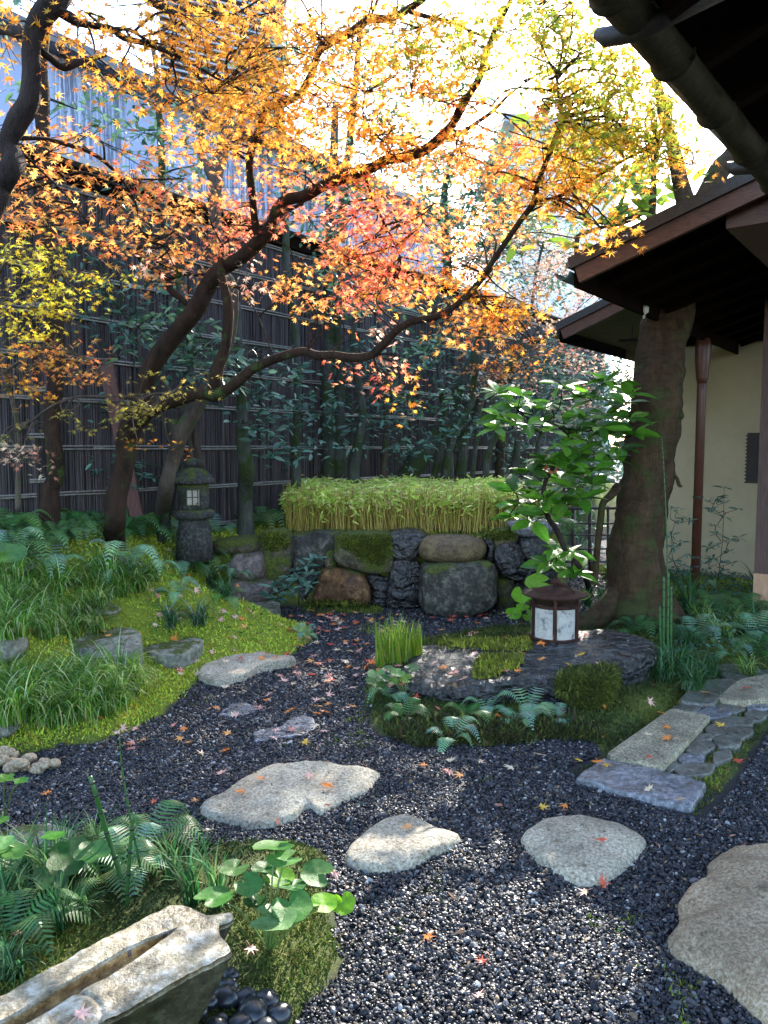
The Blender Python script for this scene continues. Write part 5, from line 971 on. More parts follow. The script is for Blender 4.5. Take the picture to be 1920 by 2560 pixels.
TE.limb_px(C1((480, 125, 3.5, 8), (560, 130, 3.5, 7), (650, 180, 3.6, 6), (760, 200, 3.7, 4)))
TE.limb_px(C1((165, 210, 3.35, 16), (215, 250, 3.4, 14), (270, 290, 3.45, 15), (330, 272, 3.5, 14), (390, 255, 3.6, 9), (460, 240, 3.6, 5)))
TE.limb_px(C1((50, 600, 3.35, 12), (110, 596, 3.4, 10), (200, 600, 3.5, 9), (290, 625, 3.6, 9), (370, 650, 3.7, 8), (440, 690, 3.8, 8), (500, 745, 3.9, 7), (550, 810, 4.0, 6), (590, 890, 4.1, 4), (600, 980, 4.1, 3), (655, 1050, 4.1, 2)))
TE.limb_px(C1((440, -60, 3.9, 20), (600, -30, 3.9, 18), (680, 20, 3.9, 17), (740, 45, 3.9, 15), (850, 38, 3.9, 14), (920, 52, 3.9, 15), (970, 90, 3.9, 8)))
TE.limb_px(C1((130, 140, 3.4, 24), (60, 135, 3.5, 20), (0, 130, 3.6, 18), (-80, 150, 3.6, 14)))
TE.limb_px(C1((60, 700, 3.35, 8), (100, 670, 3.5, 5), (180, 740, 3.6, 4), (300, 860, 3.7, 3), (380, 960, 3.8, 2)))
clE = [(110, 30, 130, 60, 3.5, 'gold', 0.6), (60, 100, 80, 60, 3.6, 'gold', 0.6), (330, 50, 150, 70, 3.6, 'gold'), (230, 120, 90, 50, 3.6, 'gold', 0.7), (300, 165, 130, 50, 3.7, 'gold', 0.8), (480, 140, 150, 75, 3.7, 'gold'), (450, 60, 120, 50, 3.8, 'gold', 0.9), (400, 210, 120, 40, 3.8, 'gold', 0.6), (640, 130, 110, 60, 3.9, 'gold'), (480, 10, 120, 40, 3.9, 'gold', 0.8),
    (60, 290, 90, 45, 3.7, 'orange'), (180, 330, 115, 45, 3.8, 'orange'), (80, 395, 100, 55, 3.9, 'orange', 0.8), (210, 405, 110, 55, 4.0, 'orange', 0.8), (320, 380, 90, 40, 4.1, 'red', 0.7), (150, 475, 120, 35, 4.0, 'orange', 0.8), (300, 465, 110, 40, 4.2, 'orange', 0.7), (60, 480, 70, 40, 3.9, 'orange', 0.6), (330, 560, 60, 30, 4.2, 'pink', 0.5), (250, 520, 70, 30, 4.1, 'orange', 0.5)]
TE.crown(clE, ML, "maple", 0.053, cover=1.75, nup=1.0); TE.twigs()

# ---- small yellow maple at the left edge
yb = hit(50, 1262); TF = Tree('maple_tree', 'slender yellow maple at the left edge with layered sprays over the shorter fence', yb, 'bark_grey')
TF.limb_px([(44, 1275, 5.3, 7), (46, 1170, 5.3, 6), (46, 1080, 5.3, 5), (20, 960, 5.2, 6), (-20, 820, 5.0, 6), (-10, 700, 4.9, 5), (40, 620, 4.8, 4)], 'trunk')
TF.limb_px([(0, 760, 4.9, 4), (90, 700, 4.7, 3), (200, 680, 4.6, 2)]); TF.limb_px([(10, 930, 5.1, 4), (120, 870, 4.9, 3), (250, 910, 4.8, 2)]); TF.limb_px([(46, 1080, 5.3, 4), (160, 1000, 5.2, 3), (300, 990, 5.2, 2), (430, 980, 5.2, 1.5)])
clF = [(60, 535, 80, 45, 4.7, 'yellow', 1.1), (140, 590, 90, 40, 4.7, 'yellow', 1.0), (50, 640, 80, 45, 4.6, 'yellow', 1.1), (60, 700, 80, 35, 4.7, 'yellow', 0.9), (160, 640, 55, 25, 4.7, 'yellow', 0.8), (120, 765, 90, 35, 4.7, 'orange', 1.1), (170, 815, 50, 28, 4.7, 'orange', 0.9), (30, 790, 50, 35, 4.8, 'gold', 0.9), (40, 850, 50, 30, 4.9, 'gold', 0.7), (55, 925, 45, 18, 5.0, 'dull', 0.6), (60, 985, 60, 25, 4.7, 'pink', 0.9), (20, 960, 40, 18, 4.7, 'pink', 0.6),
    (305, 845, 60, 45, 5.2, 'dull', 0.55), (260, 895, 80, 32, 5.2, 'dull', 0.6), (330, 960, 40, 20, 5.1, 'gold', 0.4), (420, 820, 60, 25, 5.3, 'dull', 0.4), (170, 900, 50, 30, 5.2, 'dull', 0.4)]
TF.crown(clF, ML, "maple", 0.047, cover=1.6, nup=0.8, flat=0.02); TF.twigs()

# ---- forked trunk behind the main maple
db = hit(400, 1318); TD = Tree('pruned_tree', 'pale forked trunk with a cut stub growing right behind the main maple', db, 'bark_grey')
TD.limb_px(C3((698, 1190, db.y, 44), (703, 1110, db.y, 34), (718, 1000, 6.35, 32), (745, 890, 6.35, 31), (772, 800, 6.3, 32), (800, 735, 6.3, 36), (835, 680, 6.3, 34), (875, 600, 6.3, 34), (915, 530, 6.3, 26), (965, 430, 6.3, 24), (1000, 330, 6.3, 22), (1012, 220, 6.3, 20), (1000, 120, 6.3, 20)) + C1((960, 1180, 6.3, 26), (935, 1080, 6.3, 26), (928, 930, 6.3, 26), (932, 800, 6.3, 28), (938, 740, 6.3, 28), (960, 660, 6.3, 26), (985, 560, 6.3, 24), (1010, 440, 6.4, 22), (1060, 300, 6.5, 22), (1130, 200, 6.6, 24), (1170, 110, 6.7, 28), (1215, 0, 6.8, 24), (1240, -100, 6.9, 20)), 'trunk', seg=14)
TD.limb_px(C3((772, 800, 6.3, 26), (758, 740, 6.3, 24), (755, 705, 6.3, 22)), 'stub'); TD.limb_px(C1((930, 790, 6.3, 22), (895, 720, 6.3, 18), (868, 660, 6.3, 14), (872, 600, 6.3, 11), (878, 545, 6.3, 10), (850, 450, 6.3, 7), (820, 380, 6.3, 5)))
TD.crown([(640, 60, 60, 50, 6.7, 'gold', 0.5), (560, 90, 50, 40, 6.6, 'green', 0.4)], ML, 'maple', 0.055, cover=0.6); TD.twigs()
gb = hit(125, 1275); TG = Tree('garden_tree', 'straight brown trunk at the left with bark scars, in front of the fence', gb, 'bark_maple')
gq = P(124, 1300, 5.75); TG.limb([(gq.x, 5.75, Hz(gq.x, 5.75) - 0.08, 0.12), (gq.x, 5.75, Hz(gq.x, 5.75) + 0.05, 0.085), tuple(P(125, 1240, 5.75)) + (0.066,), tuple(P(127, 1215, 5.75)) + (0.062,)], 'trunk_foot', seg=14)
TG.limb_px(C3((218, 1060, 5.75, 36), (220, 1000, 5.75, 34), (235, 970, 5.75, 34), (242, 880, 5.75, 36), (225, 760, 5.75, 32), (230, 640, 5.75, 34), (238, 540, 5.75, 30), (248, 430, 5.75, 32), (242, 300, 5.75, 34), (240, 190, 5.75, 28)) + C1((215, 1150, 5.75, 28), (205, 900, 5.75, 28), (195, 700, 5.75, 28), (182, 500, 5.75, 28), (182, 400, 5.75, 30), (175, 300, 5.75, 28), (190, 180, 5.75, 22), (220, 60, 5.8, 18)), 'trunk', seg=14)
TG.limb_px(C3((240, 450, 5.75, 14), (215, 380, 5.7, 10), (170, 330, 5.6, 7), (120, 250, 5.5, 5)))
TG.crown([(30, 40, 50, 40, 6, 'green', 0.6), (40, 330, 40, 30, 6, 'green', 0.5), (140, 250, 60, 30, 6, 'green', 0.4), (30, 195, 45, 25, 6, 'green', 0.5)], OL, 'green', 0.09, cover=0.9); TG.twigs()
sb_ = hit(185, 1292); b = MB(); b.tube([(sb_.x, sb_.y, sb_.z - 0.1), tuple(P(180, 1000, sb_.y)), tuple(P(165, 760, sb_.y))], [0.05, 0.046, 0.044], 8); o = b.build('stake', M['bark_grey'], None, True); tag(o, 'slim grey wooden stake standing right of the straight brown trunk', 'stake')

# ---- evergreens in front of the fence
def ever(name, label, base_px, rows, clusters, size=0.085, bark='bark_moss', tmpl=OL, pal=None, extra=(), cover=1.4, mat="green", **k):
    b_ = hit(*base_px) if len(base_px) == 2 else Vector((P(base_px[0], base_px[1], base_px[2]).x, base_px[2], Hz(P(base_px[0], base_px[1], base_px[2]).x, base_px[2])))
    T = Tree(name, label, b_, bark); T.limb([tuple(b_ - Z1 * 0.1) + (rows[0][3] * rows[0][2] / F * 1.25,)] + [tuple(P(a, c, Y)) + (r * Y / F,) for a, c, Y, r in rows], 'trunk', seg=12)
    for e in extra: T.limb_px(e)
    if clusters: T.crown(clusters, tmpl, mat, size, cover=cover, spray=9, sprad=0.14, flat=0.05, nup=0.9, **k); T.twigs()
    return T
ever('camellia_tree', 'greenish trunk with white lichen spots between stone lantern and bamboo hedge', (615, 1300, 7.3), C3((1060, 1130, 7.3, 34), (1060, 1010, 7.2, 34), (1065, 900, 7.0, 34), (1048, 790, 7.0, 27), (1045, 680, 7.0, 24), (1042, 540, 7.0, 20), (1035, 380, 7.0, 14), (1030, 200, 7.0, 10)),
    [(500, 760, 70, 40, 6.9, 'green', 0.7), (590, 870, 55, 70, 6.9, 'deep', 0.7), (560, 930, 50, 40, 6.9, 'deep', 0.5), (620, 800, 60, 50, 7.1, 'deep', 0.5), (600, 960, 40, 40, 6.9, 'deep', 0.5)])
ever('camellia_tree', 'thin dark green trunk just left of the bamboo hedge, leaves low on it', (743, 1250, 7.9), C3((1280, 940, 7.9, 22), (1278, 800, 7.9, 22), (1285, 650, 7.9, 18), (1283, 450, 7.9, 18), (1270, 280, 7.9, 16), (1250, 120, 7.9, 16), (1235, 0, 7.9, 15)) + C1((1235, 1000, 7.9, 15), (1225, 800, 7.9, 15), (1210, 600, 7.9, 12), (1190, 420, 7.9, 10)),
    [(640, 880, 60, 55, 7.6, 'deep', 0.8), (680, 930, 50, 50, 7.7, 'deep', 0.7), (650, 430, 70, 70, 7.9, 'green', 0.6), (690, 560, 60, 50, 7.9, 'deep', 0.5), (600, 380, 60, 60, 7.9, 'green', 0.5), (700, 470, 70, 50, 7.9, 'green', 0.5), (630, 980, 40, 40, 7.7, 'deep', 0.7)])
ever('broadleaf_tree', 'thick twin mossy trunk rising straight behind the bamboo hedge', (830, 1230, 8.9), C3((1428, 940, 8.9, 36), (1428, 800, 8.9, 36), (1425, 600, 8.9, 35), (1428, 400, 8.9, 34), (1430, 200, 8.9, 32)) + C1((1430, 1150, 8.9, 26), (1425, 900, 8.9, 22), (1440, 700, 8.9, 18), (1450, 450, 8.9, 14)),
    [(740, 640, 80, 50, 8.6, 'green', 0.8), (860, 640, 60, 40, 8.7, 'green', 0.6), (700, 330, 90, 70, 8.8, 'green', 0.6), (880, 380, 80, 60, 8.8, 'green', 0.6), (800, 760, 60, 60, 8.7, 'deep', 0.6), (760, 900, 60, 60, 8.8, 'deep', 0.5), (860, 900, 50, 60, 8.8, 'deep', 0.6)],
    extra=[C3((1468, 960, 8.85, 24), (1468, 800, 8.85, 22), (1470, 600, 8.85, 20), (1462, 450, 8.85, 20), (1460, 300, 8.85, 16), (1475, 180, 8.85, 10))])
ever('broadleaf_tree', 'slim brownish trunk bending right of the twin mossy trunk', (885, 1230, 8.6), C3((1530, 930, 8.6, 26), (1548, 800, 8.6, 22), (1568, 680, 8.6, 16), (1550, 560, 8.6, 16), (1530, 430, 8.6, 13), (1530, 300, 8.6, 13), (1545, 200, 8.6, 12), (1570, 60, 8.6, 8)),
    [(900, 740, 70, 50, 8.5, 'green', 0.6), (930, 860, 60, 40, 8.5, 'green', 0.7), (960, 930, 50, 40, 8.5, 'deep', 0.6)], extra=[C3((1500, 700, 8.6, 6), (1560, 640, 8.6, 6), (1610, 600, 8.6, 5), (1650, 570, 8.6, 3))])
ever('camellia_tree', 'tall green trunk at upper left in front of the pale blue building', (395, 1290, 6.8), [(440, 1180, 6.8, 10), (470, 1000, 6.8, 9), (475, 860, 6.8, 9), (455, 740, 6.9, 10), (430, 600, 6.95, 12)] + C1((700, 850, 7.0, 15), (700, 700, 7.0, 15), (692, 560, 7.0, 14), (685, 430, 7.0, 15), (680, 330, 7.0, 12), (660, 200, 7.0, 9)),
    [(300, 240, 90, 60, 6.9, 'green', 0.6), (250, 210, 60, 40, 6.9, 'green', 0.5), (300, 300, 90, 50, 6.9, 'green', 0.6), (380, 270, 60, 50, 6.8, 'green', 0.5), (350, 370, 100, 40, 6.8, 'green', 0.6), (420, 380, 60, 40, 6.8, 'green', 0.5), (180, 560, 90, 50, 6.4, 'deep', 0.6), (240, 700, 70, 40, 6.4, 'deep', 0.8), (370, 690, 90, 40, 6.3, 'green', 1.1), (320, 640, 70, 40, 6.4, 'deep', 0.6), (380, 750, 110, 45, 6.3, 'green', 1.1), (440, 800, 90, 50, 6.3, 'deep', 1.0), (260, 590, 60, 40, 6.4, 'deep', 0.7), (230, 900, 60, 40, 6.6, 'deep', 0.4), (240, 985, 60, 30, 6.6, 'deep', 0.5), (310, 480, 60, 40, 6.4, 'deep', 0.6), (470, 220, 40, 90, 6.9, 'green', 0.4)],
    bark='bark_moss', extra=[C1((700, 450, 7.0, 9), (760, 430, 6.95, 9), (820, 480, 6.9, 9), (860, 550, 6.9, 6)), [(455, 760, 6.9, 4), (380, 830, 6.6, 3), (300, 780, 6.4, 2)], [(470, 900, 6.8, 4), (520, 860, 6.6, 3)]])
ever('young_tree', 'two thin grey stems crossing behind the stone lantern', (470, 1290, 6.95), [(478, 1120, 6.95, 6), (470, 1050, 6.95, 7), (470, 980, 6.95, 7), (478, 930, 6.95, 7), (490, 850, 6.95, 6)], [(520, 800, 60, 40, 6.9, 'deep', 0.6), (470, 870, 60, 50, 6.9, 'deep', 0.5)], extra=[[(505, 1165, 6.95, 9), (490, 1100, 6.95, 8), (485, 1060, 6.95, 7), (440, 1000, 6.95, 5), (415, 960, 6.95, 4)]], bark='bark_grey')

# ---- multi stemmed background maple on the right
T = Tree('maple_tree', 'multi stemmed maple behind the right end of the hedge with small pinkish leaves', Vector((P(1040, 1200, 9.6).x, 9.6, Hz(P(1040, 1200, 9.6).x, 9.6))), 'bark_moss')
hz0 = Hz(P(1040, 1200, 9.6).x, 9.6)
T.limb_px(C4((90, 970, 9.4, 48), (150, 880, 9.4, 46), (220, 790, 9.5, 44), (300, 720, 9.6, 42), (390, 650, 9.7, 38), (470, 600, 9.8, 26), (520, 500, 9.9, 20), (610, 400, 10, 16), (720, 330, 10, 12)), 'trunk', seg=14)
for rows in (C4((215, 960, 9.4, 16), (240, 860, 9.4, 16), (262, 760, 9.4, 14), (255, 640, 9.4, 12), (240, 520, 9.4, 12), (232, 380, 9.4, 10), (230, 260, 9.4, 9), (240, 100, 9.4, 7)), C4((262, 960, 9.3, 20), (280, 850, 9.3, 17), (320, 740, 9.3, 16), (375, 640, 9.3, 15), (385, 560, 9.3, 14), (410, 440, 9.3, 13), (430, 330, 9.3, 11), (460, 180, 9.3, 8)),
    C4((330, 700, 9.6, 26), (315, 620, 9.6, 22), (345, 530, 9.6, 22), (385, 440, 9.6, 18), (400, 390, 9.6, 14), (440, 250, 9.6, 9)), C4((300, 850, 9.5, 22), (350, 770, 9.5, 20), (400, 700, 9.5, 18), (420, 610, 9.5, 16), (470, 520, 9.5, 13), (490, 430, 9.5, 9)), C4((440, 960, 9.2, 14), (445, 880, 9.2, 14), (465, 820, 9.2, 12), (500, 775, 9.2, 8), (560, 760, 9.2, 5)),
    C4((330, 950, 9.5, 28), (340, 850, 9.5, 24), (350, 760, 9.5, 20)), C4((560, 960, 10.2, 20), (570, 880, 10.2, 18), (575, 800, 10.2, 12)), C4((650, 900, 9.8, 12), (670, 800, 9.8, 10), (690, 700, 9.8, 8), (640, 560, 9.8, 6), (600, 450, 9.8, 5)), C4((380, 960, 9.5, 12), (420, 700, 9.6, 10), (540, 480, 9.8, 10), (640, 380, 9.9, 9), (760, 320, 10, 6)), C4((540, 560, 9.9, 9), (600, 340, 10, 8), (640, 200, 10, 7), (660, 60, 10, 6), (690, -60, 10, 5))):
    T.limb_px(rows)
T.crown([(1100, 545, 110, 60, 9.6, 'pink', 0.8), (1230, 600, 90, 50, 9.6, 'pink', 0.9), (1180, 660, 100, 50, 9.5, 'pink', 0.7), (1290, 650, 50, 40, 9.6, 'pink', 0.7), (1130, 790, 90, 26, 9.2, 'orange', 0.7), (1250, 860, 60, 22, 9.2, 'pink', 1.0), (1090, 830, 70, 30, 9.3, 'pink', 0.5), (1200, 540, 90, 50, 9.8, 'pink', 0.6), (1260, 760, 60, 40, 9.4, 'pink', 0.8), (1040, 790, 50, 40, 9.3, 'orange', 0.4), (1200, 740, 50, 30, 9.2, 'red', 0.5), (1300, 700, 40, 40, 9.8, 'red', 0.3), (1180, 480, 90, 50, 9.9, 'dull', 0.6)], ML, 'maple', 0.055, cover=1.5); T.twigs()
# ---- evergreen masses at the back right
ever('evergreen_tree', 'dense blue green evergreen behind the pinkish maple, top centre right', (1120, 1180, 11.3), [(1120, 1150, 11.3, 14), (1110, 950, 11.3, 12), (1120, 700, 11.3, 11), (1110, 500, 11.3, 9), (1130, 380, 11.3, 6)],
    [(1000, 400, 110, 70, 11.0, 'green', 0.8), (950, 480, 70, 60, 10.6, 'green', 0.8), (1080, 420, 80, 60, 11.2, 'green', 0.8), (1060, 540, 100, 60, 11.2, 'green', 0.8), (1170, 480, 90, 60, 11.4, 'green', 0.7), (960, 680, 60, 60, 10.6, 'deep', 0.8), (1160, 620, 80, 60, 11.4, 'green', 0.6), (980, 780, 60, 50, 10.6, 'deep', 0.7), (1240, 560, 60, 50, 11.6, 'green', 0.7), (1040, 340, 80, 50, 11.4, 'green', 0.5), (1040, 500, 60, 70, 11.6, 'green', 0.9), (990, 560, 60, 50, 11.4, 'green', 0.8), (1100, 500, 50, 60, 11.8, 'green', 0.7)], size=0.10, cover=2.3)
ever('evergreen_shrub', 'dark glossy evergreen shrub filling the back right under the pink leaves', (1250, 1180, 11.5), [(1250, 1150, 11.5, 12), (1260, 1000, 11.5, 10), (1270, 900, 11.5, 8)],
    [(1200, 790, 90, 60, 11.3, 'deep', 1.2), (1120, 860, 90, 60, 10.8, 'deep', 1.1), (1260, 830, 80, 70, 11.2, 'green', 1.2), (1180, 930, 90, 60, 10.8, 'deep', 1.1), (1290, 940, 80, 70, 11.0, 'deep', 1.1), (1060, 900, 60, 50, 10.4, 'deep', 0.9), (1340, 850, 60, 80, 11.5, 'deep', 1.2), (1250, 1010, 90, 40, 10.6, 'deep', 1.0)], size=0.10, bark="bark_grey", cover=1.5)
ever('evergreen_shrub', 'low dark evergreen beyond the lattice gate', (1420, 1190, 12.5), [(1420, 1180, 12.5, 10), (1430, 1100, 12.5, 8)],
    [(1290, 1010, 70, 50, 12.0, 'deep', 1.2), (1230, 1060, 50, 40, 11.5, 'deep', 1.0), (1340, 960, 40, 60, 12.3, 'deep', 1.2), (1150, 1000, 60, 40, 11.0, 'deep', 1.0), (1270, 960, 60, 60, 12.3, 'deep', 1.0), (1260, 1140, 50, 30, 11.5, 'green', 0.8)], size=0.10, bark="bark_grey", cover=1.6)
ever('evergreen_shrub', 'bushy evergreen against the fence between mossy twin trunk and leaning trunk', (960, 1200, 9.3), [(960, 1180, 9.3, 8), (965, 1050, 9.3, 7), (960, 900, 9.3, 6)],
    [(830, 880, 60, 50, 9.1, 'deep', 0.8), (900, 800, 60, 60, 9.2, 'deep', 0.6), (780, 830, 50, 50, 9.0, 'deep', 0.5), (1010, 870, 60, 60, 9.4, 'deep', 0.7), (860, 960, 60, 40, 9.0, 'deep', 0.7)], bark='bark_grey')
ever('evergreen_tree', 'tall airy evergreen rising beyond the clad building end, upper centre', (830, 1180, 12.5), [(830, 1150, 12.5, 16), (840, 900, 12.5, 14), (850, 600, 12.5, 12), (880, 300, 12.5, 9), (900, 80, 12.5, 6)],
    [(700, 120, 110, 70, 12.5, 'green', 0.55), (840, 230, 110, 70, 12.5, 'green', 0.6), (640, 260, 90, 60, 12.0, 'green', 0.5), (930, 330, 90, 60, 12.5, 'green', 0.7), (760, 380, 90, 50, 12.0, 'green', 0.6), (960, 150, 80, 70, 12.8, 'green', 0.4), (820, 60, 90, 60, 12.5, 'green', 0.4), (1130, 330, 70, 60, 12.8, 'green', 0.5)], size=0.11, cover=2.6)
# ---- the big leaning trunk by the tea house
kb = Vector((P(1592, 1552, 6.2).x, 6.2, 0.05)); TK = Tree('magnolia_tree', 'massive leaning trunk with knots that passes up through the low eave', kb, 'bark_big')
TK.limb_px([(1592, 1590, 6.2, 96), (1592, 1540, 6.2, 84), (1590, 1490, 6.2, 73), (1592, 1420, 6.2, 68), (1596, 1340, 6.2, 63), (1602, 1260, 6.2, 62)] + C4((1138, 950, 6.2, 106), (1152, 800, 6.2, 104), (1176, 660, 6.2, 106), (1180, 560, 6.22, 104), (1195, 450, 6.25, 98), (1212, 340, 6.3, 100), (1240, 220, 6.35, 95), (1262, 100, 6.4, 84), (1290, -40, 6.5, 70)), 'trunk', seg=30, wob=0.22, sub=8, nz=0.06)
for rows, nm in ((C4((1262, 680, 6.14, 30), (1275, 690, 6.12, 24), (1290, 700, 6.12, 12)), 'knot'), (C4((1250, 290, 6.2, 40), (1275, 300, 6.15, 32), (1290, 305, 6.15, 16)), 'knot'), ([(1560, 1480, 6.2, 40), (1510, 1535, 6.1, 34), (1460, 1560, 6.05, 26), (1420, 1575, 6.0, 16)], 'root'), ([(1630, 1490, 6.2, 44), (1680, 1545, 6.1, 34), (1720, 1575, 6.0, 18)], 'root'), ([(1590, 1500, 6.1, 50), (1570, 1560, 5.95, 34)], 'root')):
    TK.limb_px(rows, nm, seg=14)
TK.limb_px(C4((1010, 1000, 6.15, 22), (980, 1035, 6.05, 16), (945, 1070, 6.0, 14), (935, 1150, 6.0, 14), (925, 1230, 6.0, 14), (915, 1330, 6.0, 15), (908, 1420, 6.0, 16)), 'branch')
TK.limb_px(C4((1220, 955, 6.12, 14), (1245, 945, 6.08, 9), (1265, 960, 6.05, 8), (1275, 990, 6.05, 8), (1288, 995, 6.05, 4)), 'stub')
TK.limb_px(C2((1330, 960, 6.5, 60), (1300, 860, 6.5, 36), (1280, 780, 6.5, 32), (1262, 700, 6.5, 28), (1240, 600, 6.5, 24), (1200, 470, 6.5, 20), (1180, 340, 6.5, 14)), 'limb', seg=14, wob=0.3); TK.limb_px(C2((1360, 960, 6.6, 60), (1390, 840, 6.6, 40), (1450, 740, 6.6, 44), (1520, 640, 6.6, 30), (1600, 520, 6.6, 24)), 'limb', seg=14, wob=0.3)
TK.limb_px(C2((1150, 990, 6.6, 28), (1155, 930, 6.5, 20), (1165, 800, 6.4, 13), (1165, 640, 6.4, 11), (1175, 520, 6.4, 9))); TK.limb_px(C2((1150, 900, 6.5, 10), (1050, 950, 6.4, 16), (980, 970, 6.3, 7), (830, 940, 6.2, 4)))
TK.limb_px(C2((835, 1140, 6.2, 9), (832, 1040, 6.2, 12), (860, 1010, 6.25, 9), (980, 970, 6.3, 7)))
TK.crown([(1200, 340, 60, 40, 6.6, 'big', 0.9), (1290, 410, 70, 50, 6.5, 'big', 1.0), (1380, 400, 60, 50, 6.5, 'big', 1.1), (1400, 460, 50, 40, 6.4, 'big', 0.9), (1330, 470, 60, 40, 6.4, 'big', 1.0), (1290, 540, 40, 40, 6.3, 'big', 0.6), (1110, 490, 30, 30, 6.5, 'big', 0.5), (1160, 300, 40, 40, 6.6, 'big', 0.7), (1440, 370, 40, 40, 6.7, 'big', 0.8)], OLW, 'soft', 0.16, cover=2.2, spray=6, sprad=0.12, nup=1.1); TK.twigs()
# bamboo wire tie round trunk
# ------------------------------------------------------------------ ray caster on ground and stones, for things that lie on them
_v = []; _f = []
for V_, F_ in SOLID:
    k = len(_v); _v.extend([tuple(q) for q in np.array(V_)]); _f.extend([tuple(int(i) + k for i in f) for f in F_])
BV = BVHTree.FromPolygons(_v, _f); CAM = Vector((0, 0, CAMZ))
def cast(px, py):
    r_ = ray(px, py).normalized(); loc, nor, i, d = BV.ray_cast(CAM, r_, 60)
    if nor is not None and nor.dot(r_) > 0: nor = -nor
    return (loc, nor) if loc is not None else (hit(px, py), Vector((0, 0, 1)))
def down(x, y):
    loc, nor, i, d = BV.ray_cast(Vector((x, y, 3)), Vector((0, 0, -1)), 10); return loc if loc is not None else Vector((x, y, Hz(x, y)))

# ------------------------------------------------------------------ clipped dwarf bamboo hedge on the terrace
hx0, hx1, hy0, hy1 = P(708, 1330, 7.45).x, P(1290, 1330, 7.45).x, 7.45, 9.15
HP = closed([(hx0 - 0.02, hy0 + 0.35), (hx0 + 0.12, hy0 + 0.05), (0.0, hy0 - 0.04), (hx1 - 0.15, hy0 - 0.02), (hx1 + 0.1, hy0 + 0.3), (hx1 + 0.35, hy1 - 0.3), (hx1 + 0.1, hy1), (0.1, hy1), (hx0 + 0.2, hy1 - 0.1), (hx0 - 0.02, hy1 - 0.5)], 40, 0.4)
HPl = [tuple(q) for q in HP]
hedge = thing('bamboo_hedge', 'clipped dwarf bamboo hedge with bright yellow green top and bare canes on the stone terrace', 'hedge', (0.1, 8.0, 0.66))
def hsample(n, edge=None):
    q = np.column_stack([rng.uniform(hx0 - .3, hx1 + .6, n * 3), rng.uniform(hy0 - .2, hy1 + .2, n * 3)]); d = sdist(q, HPl); q = q[d > 0]; d = d[d > 0]
    if edge is not None: k = rng.random(len(q)) < np.exp(-d / edge) + 0.12; q = q[k]; d = d[k]
    return q[:n], d[:n]
qs, dd = hsample(4200, 0.22); b = MB()
for (x, y), d in zip(qs, dd):
    z0 = 0.64; h = 0.42 + rng.normal(0, 0.03); lx, ly = rng.normal(0, 0.045, 2); c = random.choice([(0.5, 0.40, 0.09), (0.34, 0.28, 0.07), (0.2, 0.11, 0.04), (0.45, 0.44, 0.10), (0.65, 0.55, 0.18)])
    p0 = Vector((x, y, z0)); p1 = Vector((x + lx, y + ly, z0 + h)); b.tube([p0, p1], [0.0032, 0.0022], 3, c, cap=False)
b.build('canes', mat_col('bamboo_cane', 0.5, 0.4, 0.2), hedge)
def hedge_leaves(n, zlo, zhi, cols_, spread, edge=None):
    q, d = hsample(n, edge); n = len(q); top = 1.07 + 0.05 * (q[:, 1] - hy0) / (hy1 - hy0) - 0.07 * np.exp(-d / 0.06) + 0.015 * np.sin(q[:, 0] * 6) 
    z = top - rng.uniform(zlo, zhi, n) ** 1.0; z += rng.normal(0, 0.022, n) + 0.02 * np.sin(q[:, 0] * 17) * np.cos(q[:, 1] * 13); nn_ = rng.normal(0, 0.7, (n, 3)); nn_[:, 2] = np.abs(nn_[:, 2]) * 0.6 + 0.25
    p = np.column_stack([q + rng.normal(0, spread, (n, 2)), z]); c = np.array(cols_)[rng.integers(0, len(cols_), n)] * rng.normal(1, 0.2, (n, 1)).clip(0.5, 1.5)
    return p, nn_, c
p1_, n1_, c1_ = hedge_leaves(22000, 0.0, 0.075, [(0.58, 0.76, 0.14), (0.72, 0.84, 0.22), (0.44, 0.66, 0.12), (0.82, 0.86, 0.38), (0.55, 0.42, 0.16)], 0.01)
p2_, n2_, c2_ = hedge_leaves(3600, 0.05, 0.2, [(0.5, 0.62, 0.10), (0.65, 0.66, 0.18), (0.3, 0.45, 0.07)], 0.02, 0.12)
pp_, nn_, cc_ = np.vstack([p1_, p2_]), np.vstack([n1_, n2_]), np.vstack([c1_, c2_])
HL = oval_leaf(0.2, 0.04, 0.35, 4)
leaf_mesh('leaves', HL, pp_, rotmats(rng.uniform(0, 6.28, len(pp_)), nn_), 0.075 * rng.normal(1, 0.2, len(pp_)).clip(0.5, 1.5), cc_, M['soft'], hedge)

